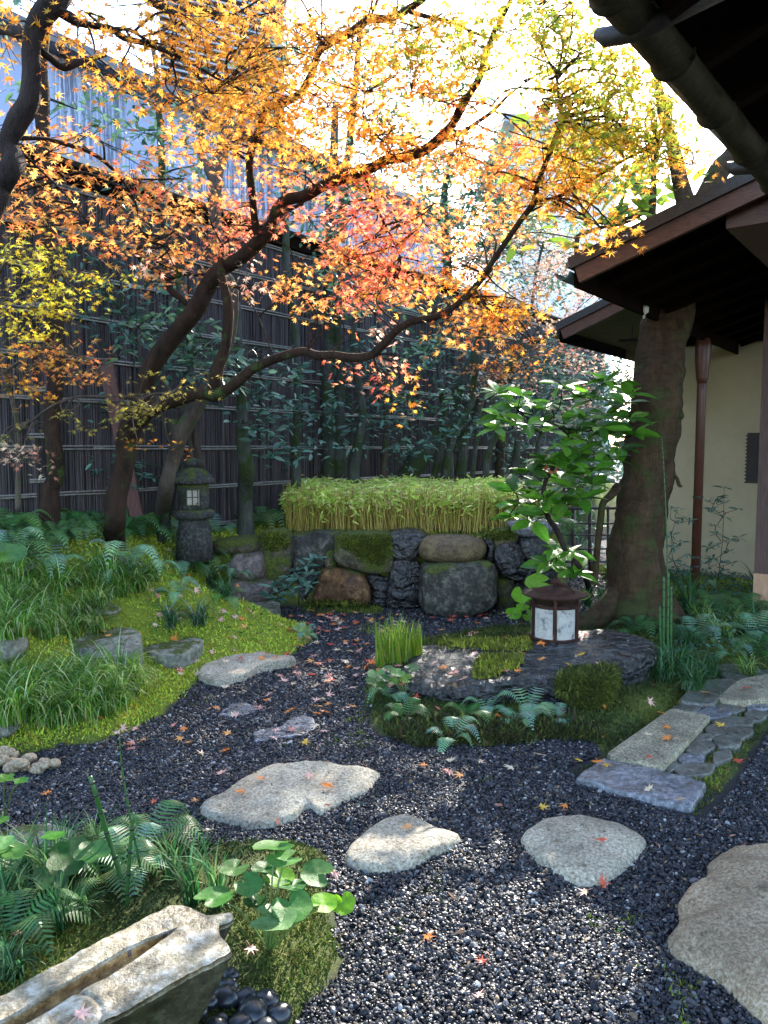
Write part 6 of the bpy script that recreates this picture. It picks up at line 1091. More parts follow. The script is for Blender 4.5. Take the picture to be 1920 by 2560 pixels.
# ------------------------------------------------------------------ iron garden lantern on the flat rock
lb, _ = cast(1380, 1600); lb = Vector((P(1393, 1600, lb.y).x, lb.y + 0.08, lb.z)); YL = lb.y; mp_ = YL / F; zz_ = lambda py: P(1393, py, YL).z
M['rust'] = mat_bark('rusty_iron', (0.02, 0.012, 0.010), (0.095, 0.04, 0.028), scale=25, rough=0.6)
def mat_paper():
    m, nt, b, o = newmat('stained_white_panel'); p = pos(nt); n = noise_n(nt, 14, 6, 0.75, p); n2 = noise_n(nt, 45, 4, 0.7, p)
    c = ramp(nt, n.outputs[0], [(0.33, (0.10, 0.09, 0.10)), (0.45, (0.60, 0.58, 0.55)), (0.7, (0.84, 0.80, 0.73))]).outputs[0]
    c = mixc(nt, ramp(nt, n2.outputs[0], [(0.64, (0, 0, 0)), (0.7, (1, 1, 1))]).outputs[0], c, (0.12, 0.08, 0.06)); nt.links.new(c, b.inputs['Base Color']); b.inputs['Roughness'].default_value = 0.6
    t = N(nt, 'ShaderNodeBsdfTranslucent'); nt.links.new(c, t.inputs[0]); mx = N(nt, 'ShaderNodeMixShader'); mx.inputs[0].default_value = 0.45; nt.links.new(b.outputs[0], mx.inputs[1]); nt.links.new(t.outputs[0], mx.inputs[2]); nt.links.new(mx.outputs[0], o.inputs[0]); return m
M['paper'] = mat_paper()
lamp = thing('garden_lantern', 'low rusty iron lantern with stained white panels standing on the flat rock', 'lantern', tuple(lb))
Rb = 62 * mp_; zr0, zp0, zp1, zrim = zz_(1594), zz_(1588), zz_(1512), zz_(1484); cxl, cyl = lb.x, lb.y
def lath(name, prof, mat, par, seg=32, smooth=True): b = MB(); b.lathe(prof, (cxl, cyl, 0), seg); return b.build(name, mat, par, smooth)
lath('base', [(Rb * 0.45, lb.z - 0.03), (Rb * 0.45, zr0 - 0.004), (Rb * 0.9, zr0 - 0.002), (Rb * 0.9, zr0)], M['rust'], lamp)
for (a, b0, nm) in ((zr0, zp0 + 0.004, 'lower_ring'), (zp1 - 0.002, zp1 + 0.018, 'middle_ring'), (zrim - 0.02, zrim - 0.004, 'upper_ring')):
    lath(nm, [(Rb * 0.9, a), (Rb * 1.03, a), (Rb * 1.05, (a + b0) / 2), (Rb * 1.03, b0), (Rb * 0.9, b0)], M['rust'], lamp)
for k in range(6):
    th = R(-90 - 12 + 60 * k); x, y = cxl + Rb * 1.0 * math.cos(th), cyl + Rb * 1.0 * math.sin(th); bx_ = MB(); bx_.cbox((x, y, (lb.z - 0.01 + zrim) / 2), 0.016, 0.016, zrim - lb.z + 0.01, th); up = bx_.build('upright', M['rust'], lamp)
    th2 = th + R(30); b = MB(); n_ = 6; vs = []
    for i in range(n_ + 1):
        t3 = th + R(5) + R(50) * i / n_
        for rr_ in (Rb * 0.955, Rb * 0.935):
            for z_ in (zp0, zp1): vs.append((cxl + rr_ * math.cos(t3), cyl + rr_ * math.sin(t3), z_))
    fs = []
    for i in range(n_): a = i * 4; fs += [(a, a + 4, a + 5, a + 1), (a + 2, a + 3, a + 7, a + 6), (a + 1, a + 5, a + 7, a + 3), (a, a + 2, a + 6, a + 4)]
    b.add(vs, fs); b.build('panel', M['paper'], lamp, False)
rf = lath('roof', [(Rb * 0.9, zrim - 0.012), (Rb * 1.33, zrim - 0.004), (Rb * 1.35, zrim), (Rb * 1.33, zrim + 0.006), (Rb * 0.8, zrim + 0.012), (Rb * 0.72, zrim + 0.022), (Rb * 0.6, zrim + 0.036), (Rb * 0.35, zrim + 0.048), (Rb * 0.1, zrim + 0.052)], M['rust'], lamp, 40)
lath('finial', [(Rb * 0.12, zrim + 0.048), (Rb * 0.14, zrim + 0.058), (Rb * 0.2, zrim + 0.075), (Rb * 0.19, zrim + 0.088), (Rb * 0.09, zrim + 0.1), (0.002, zrim + 0.104)], M['rust'], rf, 14)
b = MB(); b.tube([(cxl + 0.005, cyl - 0.02, zrim + 0.078), (cxl + 0.05, cyl - 0.05, zrim + 0.066), (cxl + 0.09, cyl - 0.06, zrim + 0.04), (cxl + 0.105, cyl - 0.06, zrim + 0.012)], [0.010, 0.009, 0.008, 0.008], 8); b.tube([(cxl - 0.01, cyl + 0.02, zrim + 0.07), (cxl + 0.04, cyl - 0.02, zrim + 0.055), (cxl + 0.075, cyl - 0.04, zrim + 0.02)], 0.006, 8); b.build('handle', M['rust'], rf, True)

# ------------------------------------------------------------------ stone lantern by the fence
sb0 = hit(483, 1312); YS = min(sb0.y, 6.75); c3 = lambda y: P(483, 640 + y * KC, YS).z; mq = KC * YS / F; sx_, sy_ = P(483, 1200, YS).x, YS
SL = thing('stone_lantern', 'old mossy stone lantern with a white latticed window in front of the fence', 'stone lantern', (sx_, sy_, c3(1170)))
M['lant'] = mat_stone('lantern_stone', [(0.01, 0.011, 0.012), (0.038, 0.04, 0.038), (0.12, 0.125, 0.12)], 35, 8, (0.7, 0.95), moss=0.35, bstr=1.0, bdist=0.015)
def sl(name, prof, par, sq=None, seg=36):
    b = MB(); b.lathe([(r_ * mq, c3(y_)) for r_, y_ in prof], (sx_, sy_, 0), seg, sq=sq); return b.build(name, M['lant'], par, True)
hexq = lambda th: 0.94 + 0.07 * abs(math.cos(3 * th + 0.4))
sl('pedestal', [(80, 1310), (76, 1200), (66, 1160), (60, 1128)], SL); sl('base_slab', [(60, 1138), (86, 1128), (92, 1115), (90, 1100), (70, 1094)], SL, hexq)
bx_ = sl('light_box', [(62, 1096), (66, 1080), (68, 1040), (66, 1000), (62, 984)], SL)
rfS = sl('roof', [(60, 986), (84, 984), (93, 976), (92, 966), (78, 946), (60, 930), (42, 920), (22, 914)], SL, hexq)
sl('finial', [(20, 918), (22, 910), (33, 902), (36, 892), (32, 882), (18, 874), (4, 872)], rfS)
wc = P(*Q(3, (849, 1040))[0], YS); wy = sy_ - math.sqrt(max(0.0001, (68 * mq) ** 2 - (wc.x - sx_) ** 2)) - 0.012; b = MB(); ww, wh = 25 * mq, 34 * mq; b.box((wc.x - ww, wy, wc.z - wh), (2 * ww, 0.01, 0), (0, 0.035, 0), (0, 0, 2 * wh)); win = b.build('window', M['paper'], SL)
b = MB()
for fx in (-1, 0, 1): b.box((wc.x + fx * ww * 0.94 - 0.004, wy - 0.006, wc.z - wh * (1.15 if fx == 0 else 1)), (0.008, 0, 0), (0, 0.008, 0), (0, 0, 2 * wh * (1.15 if fx == 0 else 1)))
for fz in (-1, 0.05, 1): b.box((wc.x - ww, wy - 0.005, wc.z + fz * wh * 0.96 - 0.004), (2 * ww, 0.01, 0), (0, 0.006, 0), (0, 0, 0.008))
b.build('lattice', M['soffit'], win)

# ------------------------------------------------------------------ plants
def frond(b, o, yaw, L, rise, c, n=22, wmax=0.27, twist=0.0):
    """one arching fern frond with paired leaflets"""
    d = Vector((math.cos(yaw), math.sin(yaw), 0)); s_ = Vector((-d.y, d.x, 0)); pts = []
    for i in range(n + 1):
        t = i / n; pts.append(o + d * (L * (t * 0.95)) + Z1 * (L * (rise * math.sin(t * 2.1) * 0.9 - 0.55 * t ** 3)) + s_ * (twist * L * t * t))
    b.tube([pts[0], pts[n // 2], pts[n]], [0.0022, 0.0016, 0.0006], 3, tuple(x * 0.8 for x in c), cap=False)
    for i in range(3, n + 1):
        t = i / n; w_ = wmax * L * (math.sin(math.pi * min(1, (t * 0.82 + 0.18))) ** 0.8) * (1.25 - 0.5 * t); h = L / n * 0.40; tan = (pts[i] - pts[i - 1]).normalized()
        for sg in (-1, 1):
            tip = pts[i] + s_ * (sg * w_) + tan * (w_ * 0.35) - Z1 * (w_ * 0.28); p0 = pts[i] - tan * h; p1 = pts[i] + tan * h; m0 = (p0 * 0.45 + tip * 0.55) - tan * h * 0.35 + Z1 * 0.002; m1 = (p1 * 0.45 + tip * 0.55) + tan * h * 0.35
            cc = tuple(x * random.uniform(0.8, 1.2) for x in c); b.add([p0, m0, tip, m1, p1], [(0, 1, 2, 3, 4) if sg < 0 else (4, 3, 2, 1, 0)], cc)
def fern_mesh(c, nf, L, rise=0.75):
    b = MB()
    for k in range(nf): frond(b, Vector((0, 0, 0)), k * 6.283 / nf + random.uniform(-.35, .35), L * random.uniform(0.7, 1.15), rise * random.uniform(0.6, 1.2), tuple(x * random.uniform(0.8, 1.2) for x in c), twist=random.uniform(-0.2, 0.2))
    return mesh_np('fern', np.array([tuple(q) for q in b.v]), b.f, b.c)
M['fern'] = mat_leaf('fern_frond', 0.35, 0.42, 0.5)
FV = [fern_mesh((0.11, 0.24, 0.06), 10, 0.30), fern_mesh((0.07, 0.18, 0.05), 8, 0.34), fern_mesh((0.24, 0.40, 0.22), 7, 0.26), fern_mesh((0.10, 0.24, 0.05), 5, 0.26, 0.6)]
for m_ in FV: m_.materials.append(M['fern'])
def fern(px, py, k, sc, label, group=None, up=0):
    v, _ = cast(px, py); o = bpy.data.objects.new('fern', FV[k]); col.objects.link(o); o.location = v - Z1 * 0.01; o.scale = (sc,) * 3; o.rotation_euler = (0, 0, random.uniform(0, 6.28)); return tag(o, label, 'fern', group)
row = [(8, 1330), (40, 1345), (70, 1325), (100, 1345), (130, 1330), (165, 1350), (195, 1330), (30, 1310), (85, 1305), (150, 1308), (210, 1312), (10, 1290)]
row += [(x, y) for x in range(-10, 215, 20) for y in (1318, 1352)]
for i, (x, y) in enumerate(row): fern(x + random.uniform(-8, 8), y, i % 3, random.uniform(0.6, 0.9), 'dark green fern in the dense row along the foot of the left fence', 'ferns along the foot of the fence')
for i, (x, y) in enumerate([(330, 1330), (350, 1350), (310, 1345)]): fern(x, y, 1, 1.15, 'dark green fern at the foot of the leaning board', 'ferns at the leaning board')
for x, y, k, sc, lb_ in [(430, 1345, 2, 1.2, 'pale blue green fern in front of the stone lantern, left of two'), (480, 1345, 3, 1.0, 'small fern right in front of the stone lantern'), (545, 1335, 2, 1.2, 'pale fern between lantern and terrace'), (665, 1320, 0, 1.25, 'fern reaching out left of the bamboo hedge'),
     (452, 1424, 2, 1.1, 'broad pale fern before the left side of the stone lantern foot'), (508, 1424, 0, 1.1, 'green fern before the right side of the stone lantern foot'), (480, 1432, 3, 1.0, 'small fern before the middle of the stone lantern foot'), (590, 1440, 2, 0.7, 'little pale fern left of the upper mauve step rock'), (470, 1420, 2, 0.9, 'pale fern on the bank below the stone lantern'), (510, 1400, 2, 0.8, 'pale fern between stone lantern and steps'), (380, 1440, 2, 0.9, 'pale fern on the bank right of the maple foot'), (440, 1490, 2, 0.8, 'pale fern above the striped lilyturf'), (270, 1440, 2, 0.8, 'pale fern at the top of the upper sedges'),
     (315, 1415, 2, 1.3, 'pale silvery fern right of the foot of the main maple'), (30, 1345, 0, 1.2, 'fern at the left edge below the fern row'), (20, 1385, 2, 1.2, 'light fern at the left edge above the grasses'), (120, 1420, 2, 1.25, 'light feathery fern left of the maple above the grasses'), (90, 1400, 0, 1.1, 'dark fern above the left grasses'), 
     (560, 1500, 3, 0.9, 'small fern left of the rock steps'), (520, 1440, 2, 0.8, 'small pale fern on the bank above the steps'), (760, 1590, 2, 0.55, 'tiny light fern at the gravel edge near the red leaves'),
     (975, 1745, 2, 0.7, 'pale fern left of the flat rock beside the round leaves'), (1010, 1800, 0, 0.52, 'fern left of the flat rock, low in the moss'), (1130, 1850, 2, 0.68, 'pale fern hanging over the moss edge below the flat rock'), (1170, 1790, 3, 0.72, 'upright light green fern at the front foot of the flat rock'), (1215, 1775, 2, 0.6, 'small fern in the shade of the flat rock'), (1320, 1775, 2, 0.84, 'tall pale fern standing out against the dark flat rock'), (1300, 1810, 2, 0.7, 'pale fern low in front of the flat rock'), (1390, 1805, 2, 0.55, 'small pale fern beside the pink maple leaf'),
     (1545, 1545, 1, 1.05, 'upright dark fern at the foot of the big trunk behind the flat rock'), (1600, 1590, 1, 0.95, 'dark drooping fern in front of the big trunk'), (1640, 1580, 0, 0.9, 'dark fern left of the green horsetail'), (1740, 1590, 2, 0.95, 'pale fern right of the big trunk foot'), (1760, 1600, 2, 0.9, 'pale fern in the right bed beside the grasses'), (1830, 1640, 2, 0.8, 'bright silvery fern near the paving in the right bed'), (1885, 1590, 2, 1.1, 'light fern under the red brown post'), (1915, 1650, 1, 1.1, 'dark fern at the right edge above the paving'), (1745, 1480, 2, 0.9, 'pale fern at the foot of the red downspout'), (1830, 1520, 1, 1.0, 'dark fern before the ochre wall'), (1790, 1540, 0, 1.0, 'mid green fern in the middle of the right bed'), (1860, 1540, 0, 0.9, 'green fern left of the post foot'),
     (330, 2180, 2, 0.75, 'pale fern left of the horsetail stalks'), (370, 2130, 0, 0.7, 'green fern behind the lower left moss'), (30, 2350, 1, 0.7, 'dark fern at the left edge above the trough'), (270, 2200, 0, 0.6, 'small fern under the big dark leaf'),
     (1370, 1340, 1, 1.3, 'blue green fern behind the lattice gate'), (1440, 1300, 1, 1.4, 'blue green fern beyond the gate, right one')]:
    fern(x, y, k, sc, lb_)
# grass clumps of arching blades
def grass_mesh(n, L, spread, arch, cols_, wd=0.0045, upr=0.5, seg=6, curl=1.0):
    V = []; Fc = []; C = []
    for _ in range(n):
        yaw = random.uniform(0, 6.283); d = np.array((math.cos(yaw), math.sin(yaw), 0)); s_ = np.array((-d[1], d[0], 0)); r0 = spread * math.sqrt(random.random()); o = np.array((r0 * math.cos(yaw * 1.3 + 1), r0 * math.sin(yaw * 1.3 + 1), -0.01))
        l = L * random.uniform(0.6, 1.15); a = arch * random.uniform(0.5, 1.5); c = random.choice(cols_); c = tuple(x * random.uniform(0.75, 1.25) for x in c); el = R(88 - random.uniform(0, 1) * 35 * (1 - upr) * 2); p = o.copy(); k0 = len(V)
        for i in range(seg + 1):
            t = i / seg; w_ = wd * (1 - t ** 2.2) * 0.5 + 0.0003; tw = s_ * w_; V += [tuple(p - tw), tuple(p + tw)]; st = l / seg
            p = p + (d * math.cos(el) + np.array((0, 0, 1)) * math.sin(el)) * st; el -= a / seg * (0.5 + t * 1.3) * curl
        for i in range(seg): k1 = k0 + 2 * i; Fc.append((k1, k1 + 1, k1 + 3, k1 + 2)); C.append(c)
    return mesh_np('grass', np.array(V), Fc, C)
gcol = [(0.07, 0.18, 0.02), (0.13, 0.29, 0.035), (0.22, 0.38, 0.06), (0.48, 0.60, 0.28)]; dcol = [(0.03, 0.11, 0.03), (0.06, 0.17, 0.05), (0.14, 0.28, 0.12)]; vcol = [(0.05, 0.14, 0.05), (0.35, 0.42, 0.30), (0.10, 0.2, 0.08)]
GV = {'big': grass_mesh(170, 0.38, 0.08, 2.3, gcol, 0.0075), 'mid': grass_mesh(120, 0.3, 0.07, 2.4, gcol, 0.007), 'dark': grass_mesh(130, 0.27, 0.06, 2.0, dcol, 0.008), 'var': grass_mesh(90, 0.24, 0.04, 2.2, vcol, 0.008), 'iris': grass_mesh(95, 0.36, 0.07, 0.5, [(0.12, 0.26, 0.02), (0.2, 0.34, 0.03), (0.4, 0.38, 0.06)], 0.007, 0.85), 'tall': grass_mesh(36, 0.34, 0.03, 1.2, dcol, 0.010, 0.8)}
for g_ in GV.values(): g_.materials.append(M['soft'])
def grass(px, py, k, sc, label, group=None):
    v, _ = cast(px, py); o = bpy.data.objects.new('grass_clump', GV[k]); col.objects.link(o); o.location = v; o.scale = (sc, sc, sc * random.uniform(0.9, 1.1)); o.rotation_euler = (0, 0, random.uniform(0, 6.28)); return tag(o, label, 'grass clump', group)
for x, y in [(20, 1800), (75, 1795), (130, 1810), (185, 1800), (240, 1790), (285, 1765), (100, 1750), (40, 1740), (170, 1745), (230, 1730), (320, 1730)]: grass(x, y, 'big', 1.0, 'lush green sedge tuft in the big bank of grass below the long pale rock', 'sedge tufts below the long pale rock')
for x, y in [(20, 1540), (70, 1560), (130, 1545), (190, 1550), (240, 1520), (290, 1490), (340, 1475), (60, 1500), (130, 1490), (200, 1470), (260, 1455), (30, 1590), (110, 1590), (180, 1590), (240, 1580), (20, 1460), (90, 1450), (380, 1450), (320, 1440)]: grass(x, y, random.choice(('big', 'mid')), 0.95, 'green sedge tuft on the upper left bank behind the long pale rock', 'sedge tufts on the upper left bank')
for x, y, k, s_, l_ in [(425, 1565, 'var', 1.1, 'pale striped lilyturf clump in the middle of the left bank'), (500, 1560, 'var', 1.15, 'larger pale striped lilyturf clump nearer the steps'), (530, 1470, 'var', 1.0, 'dark glossy lilyturf drooping above the rock steps'), (560, 1490, 'dark', 0.8, 'dark lilyturf beside the middle step rock'),
      (1000, 1655, 'iris', 0.85, 'upright green sweet flag clump left of the flat rock'), (960, 1660, 'iris', 0.85, 'sweet flag clump with straw tips at the gravel side'), (1040, 1640, 'iris', 0.6, 'thin sweet flag clump at the back corner of the flat rock'), (1690, 1690, 'dark', 1.15, 'dark lilyturf clump beside the paving slab and horsetail'), (1730, 1720, 'dark', 1.0, 'lilyturf clump hanging over the olive slab'), (1660, 1700, 'dark', 0.9, 'lilyturf clump at the right foot of the flat rock'), (1770, 1690, 'dark', 0.9, 'lilyturf clump between slab and ferns'),
      (1720, 1620, 'dark', 1.0, 'dark grass in the right bed behind the horsetail'), (1800, 1600, 'mid', 0.9, 'green grass tuft in the middle of the right bed'), (1850, 1570, 'mid', 0.9, 'green grass tuft below the ochre wall'), (1760, 1560, 'mid', 1.0, 'grass tuft right of the big trunk'), (1820, 1560, 'dark', 1.0, 'dark grass before the post foot'), (1890, 1560, 'dark', 1.0, 'dark grass at the post foot'), (1870, 1690, 'mid', 0.7, 'small grass tuft beside the broad tan slab'),
      (1720, 1540, 'tall', 1.4, 'tall thin grass blades beside the big trunk'), (1900, 1500, 'tall', 1.3, 'tall blades against the sunlit post foot'), (1470, 1520, 'tall', 0.9, 'few dark blades behind the flat rock'), (1500, 1530, 'tall', 0.9, 'dark blades between lantern and big trunk'),
      (480, 2260, 'tall', 0.75, 'upright blades between horsetail and round leaves'), (430, 2200, 'tall', 0.7, 'upright blades behind the trough end'), (540, 2270, 'tall', 0.7, 'blades at the base of the round leaved plant'), (130, 2230, 'tall', 0.8, 'blades in the lower left shade'), (60, 2200, 'dark', 0.8, 'dark lilyturf at the lower left edge'), (180, 2160, 'dark', 0.7, 'dark lilyturf behind the big lobed leaf'), (250, 2130, 'mid', 0.6, 'small grass tuft at the gravel edge, lower left'), (20, 2280, 'dark', 0.7, 'dark lilyturf behind the trough at the left edge'), (150, 2330, 'tall', 0.6, 'pale blades drooping over the trough'), (200, 2290, 'dark', 0.5, 'dark tuft behind the middle of the trough'), (30, 2440, 'dark', 0.5, 'dark tuft below the left fern')]:
    grass(x, y, k, s_, l_)
# horsetail stalks
M['horse'] = mat_col('horsetail_green', 0.4, 0.5, 0.15)
def stalks(label, rows):
    base = Vector(rows[0][0][:3]); T = thing('horsetail', label, 'horsetail', tuple(base))
    for r_ in rows:
        pts = [Vector(q[:3]) for q in r_]; rad = [q[3] for q in r_]; A = cat([tuple(q) + (w_,) for q, w_ in zip(pts, rad)], 6); b = MB(); b.tube([tuple(q[:3]) for q in A], list(A[:, 3]), 8, (0.03, 0.095, 0.022))
        L = sum((Vector(A[i + 1][:3]) - Vector(A[i][:3])).length for i in range(len(A) - 1)); nj = max(3, int(L / 0.06))
        for j in range(1, nj):
            f = j / nj * (len(A) - 1); i = int(f); q = A[i] * (1 - f + i) + A[min(i + 1, len(A) - 1)] * (f - i); dn = (Vector(A[min(i + 1, len(A) - 1)][:3]) - Vector(A[i][:3])).normalized(); b.tube([Vector(q[:3]) - dn * 0.004, Vector(q[:3]) + dn * 0.004], q[3] * 1.12, 8, (0.012, 0.02, 0.01))
        b.build('stalk', M['horse'], T, True)
def st(n, *r): return [tuple(P(*Q(n, (x, y))[0], Y)) + (rr * KC * Y / F,) for x, y, Y, rr in r]
stalks('three thick horsetail stalks rising beside the trough, the tallest tapering', [st(7, (560, 780, 2.35, 12), (530, 600, 2.35, 12), (460, 380, 2.35, 11), (415, 220, 2.3, 11), (388, 140, 2.3, 10)), st(7, (545, 790, 2.3, 10), (555, 560, 2.3, 9), (575, 298, 2.3, 8)), st(7, (650, 740, 2.4, 6), (600, 500, 2.4, 6), (565, 330, 2.4, 5), (545, 220, 2.4, 5), (525, 90, 2.4, 4), (515, -30, 2.4, 3)), st(7, (620, 760, 2.4, 5), (575, 620, 2.4, 5), (560, 520, 2.4, 5))])
hb0 = cast(1662, 1640)[0].y
stalks('row of green horsetail stalks in front of the big trunk', [st(6, (x, 700, hb0, 6.5), (x + dx, 500, hb0, 6.5), (x + dx * 1.3, y, hb0, 6)) for x, dx, y in ((1205, 3, 350), (1222, 5, 330), (1238, 2, 390), (1195, -4, 470))] + [st(6, (1228, 700, hb0, 4), (1222, 200, hb0, 3), (1210, -100, hb0, 2.5), (1200, -250, hb0, 2))])
# round leaved leopard plant leaves
def disc_leaf(b, c, rx, asp, yaw, col_, kidney=True, wav=0.06, normal_=None, lobes=0):
    """nearly round leaf with a notch where the stalk joins; asp = seen height / width"""
    vd = (Vector(c) - CAM).normalized(); up = Vector((0, 0, 1)); horiz = Vector((-vd.x, -vd.y, 0)).normalized(); el0 = math.asin(min(1, max(-1, -vd.z)))
    tl = math.asin(min(0.99, asp)) - el0; nrm = (up * math.cos(tl) + horiz * math.sin(tl)).normalized() if normal_ is None else normal_
    X = Vector((math.cos(yaw), math.sin(yaw), 0)); X = (X - nrm * X.dot(nrm)).normalized(); Yv = nrm.cross(X); n = 30; rings = (0.0, 0.35, 0.7, 1.0); vs = []; fs = []
    ph = random.uniform(0, 6)
    for i in range(n):
        th = 2 * math.pi * i / n; rr = 1.0 + 0.03 * math.sin(th * 7 + ph)
        if kidney: rr *= 1 - 0.72 * math.exp(-((min(th, 2 * math.pi - th)) / 0.28) ** 2)
        if lobes: rr *= 0.75 + 0.25 * abs(math.cos(lobes * th / 2))
        for k_ in rings[1:]:
            z = 0.12 * k_ * k_ * rx + wav * rx * k_ * math.sin(th * 3 + ph); vs.append(Vector(c) + (X * math.cos(th) + Yv * math.sin(th)) * (rx * rr * k_) + nrm * z)
    vs.append(Vector(c)); m_ = len(vs) - 1
    for i in range(n):
        j = (i + 1) % n; fs.append((m_, i * 3, j * 3)); fs.append((i * 3, i * 3 + 1, j * 3 + 1, j * 3)); fs.append((i * 3 + 1, i * 3 + 2, j * 3 + 2, j * 3 + 1))
    b.add(vs, fs, col_)
M['round'] = mat_leaf('leathery_round_leaf', 0.45, 0.36, 0.4)
nt_ = M['round'].node_tree; b_ = [n for n in nt_.nodes if n.type == 'BSDF_PRINCIPLED'][0]; t_ = [n for n in nt_.nodes if n.type == 'BSDF_TRANSLUCENT'][0]; ln = noise_n(nt_, 55, 6, 0.75, pos(nt_)); lr = ramp(nt_, ln.outputs[0], [(0.35, (0.62, 0.66, 0.5)), (0.55, (1, 1, 1)), (0.7, (1.25, 1.2, 1.1))]).outputs[0]
for sk in (b_.inputs['Base Color'], t_.inputs[0]): nt_.links.new(mixc(nt_, 1.0, sk.links[0].from_socket, lr, 'MULTIPLY'), sk)
bump(nt_, b_, ln.outputs[0], 0.5, 0.004)
def leaf_plant(name, label, cat_, base, leaves, stalk_r=0.0028, kidney=True, lobes=0, group=None):
    T = thing(name, label, cat_, tuple(base), group)
    for (px, py, Y, rp, asp, c) in leaves:
        cpt = P(px, py, Y); rx = rp * Y / F; b = MB(); disc_leaf(b, cpt, rx, asp, random.uniform(0, 6.28), tuple(x * random.uniform(0.85, 1.15) for x in c), kidney, lobes=lobes); lf = b.build('leaf', M['round'], T, True)
        mid = (Vector(base) * 0.5 + cpt * 0.5) + Z1 * 0.04; b = MB(); cr = cat([tuple(base), tuple(mid), tuple(cpt - Z1 * 0.002)], 5); b.tube([tuple(q) for q in cr], stalk_r, 5, (0.10, 0.17, 0.04)); b.build('stalk', M['horse'], lf, True)
    return T
gr_, li_, dk_, br_ = (0.08, 0.22, 0.055), (0.17, 0.34, 0.11), (0.03, 0.12, 0.025), (0.22, 0.46, 0.02)
lbase = cast(*Q(7, (1165, 900))[0])[0]; yb_ = lbase.y
leaf_plant('leopard_plant', 'round leaved green plant at the edge of the gravel beside the trough', 'plant', lbase, [(*Q(7, (x, y))[0], yb_ + dy, r * KC, a, c) for x, y, dy, r, a, c in
    [(1185, 448, 0.12, 98, 0.22, gr_), (1228, 502, 0.08, 82, 0.42, li_), (1075, 610, 0.02, 66, 0.75, gr_), (1010, 540, 0.1, 72, 0.45, gr_), (925, 668, -0.02, 92, 0.42, gr_), (1212, 580, 0.1, 66, 0.6, (0.2, 0.4, 0.03)), (1372, 562, 0.1, 76, 0.75, gr_), (1265, 612, 0.06, 64, 0.4, gr_), (1180, 758, -0.06, 106, 0.55, li_), (1262, 706, -0.02, 94, 0.75, gr_), (1398, 690, 0.0, 62, 0.7, br_), (1482, 688, 0.02, 56, 0.9, br_), (1140, 540, 0.12, 56, 0.5, dk_), (1100, 680, 0.05, 50, 0.6, dk_)]])
l2 = cast(*Q(6, (640, 560))[0])[0]; y2 = l2.y + 0.1
leaf_plant('leopard_plant', 'bright lime round leaves glowing behind the iron lantern', 'plant', l2, [(*Q(6, (x, y))[0], y2, r * KC, a, br_) for x, y, r, a in [(665, 378, 58, 0.65), (592, 428, 42, 0.85), (558, 510, 36, 0.75), (600, 480, 30, 0.6), (632, 520, 36, 0.7), (640, 450, 34, 0.5), (860, 430, 30, 0.7), (610, 555, 26, 0.5)]])
l3 = cast(*Q(6, (90, 880))[0])[0]
leaf_plant('leopard_plant', 'small glossy round leaves in the moss left of the flat rock', 'plant', l3, [(*Q(6, (x, y))[0], l3.y + random.uniform(-.03, .05), r * KC, a, c) for x, y, r, a, c in [(200, 880, 40, 0.6, li_), (235, 850, 30, 0.6, gr_), (175, 850, 28, 0.5, gr_), (60, 765, 32, 0.6, li_), (120, 745, 34, 0.5, gr_), (20, 750, 30, 0.5, gr_), (95, 790, 30, 0.7, (0.2, 0.36, 0.05)), (40, 800, 26, 0.6, (0.2, 0.36, 0.05)), (215, 910, 40, 0.45, li_), (5, 790, 26, 0.5, li_)]])
l4 = cast(930, 1760)[0]
leaf_plant('leopard_plant', 'pale round leaves at the left end of the flat rock over the gravel', 'plant', l4, [(*Q(5, (x, y))[0], l4.y + random.uniform(-.03, .05), r * KC, a, c) for x, y, r, a, c in [(1625, 770, 40, 0.6, li_), (1640, 820, 32, 0.5, gr_), (1600, 800, 26, 0.6, gr_), (1655, 790, 30, 0.6, dk_)]])
l5 = cast(150, 2230)[0]
leaf_plant('big_leaf_plant', 'dark lobed leaves with insect holes, lower left, in front of the horsetail', 'plant', l5, [(*Q(7, (x, y))[0], 2.25, r * KC, a, c) for x, y, r, a, c in [(305, 490, 110, 0.7, dk_), (400, 470, 84, 0.6, (0.05, 0.15, 0.03)), (230, 575, 92, 0.7, dk_), (230, 400, 60, 0.3, (0.08, 0.22, 0.03)), (60, 470, 70, 0.5, gr_), (10, 430, 60, 0.5, li_), (35, 695, 66, 0.6, (0.12, 0.24, 0.12))]], 0.0035, lobes=5, kidney=False)
l6 = cast(10, 2060)[0]
leaf_plant('big_leaf_plant', 'bright green leaf poking in at the left edge above the lower left bed', 'plant', l6, [(*Q(7, (x, y))[0], 2.5, r * KC, 0.45, (0.08, 0.22, 0.03)) for x, y, r in [(20, 150, 44), (90, 160, 34), (10, 330, 34), (20, 1030, 40)]], lobes=5, kidney=False)
l7 = cast(20, 1500)[0]
leaf_plant('big_leaf_plant', 'single large dark leaf entering at the left edge above the grasses', 'plant', l7, [(*Q(5, (10, 255))[0], 3.2, 100 * KC, 0.45, (0.05, 0.16, 0.03)), (*Q(5, (-60, 230))[0], 3.2, 80 * KC, 0.4, (0.05, 0.16, 0.03))], 0.004, kidney=False)
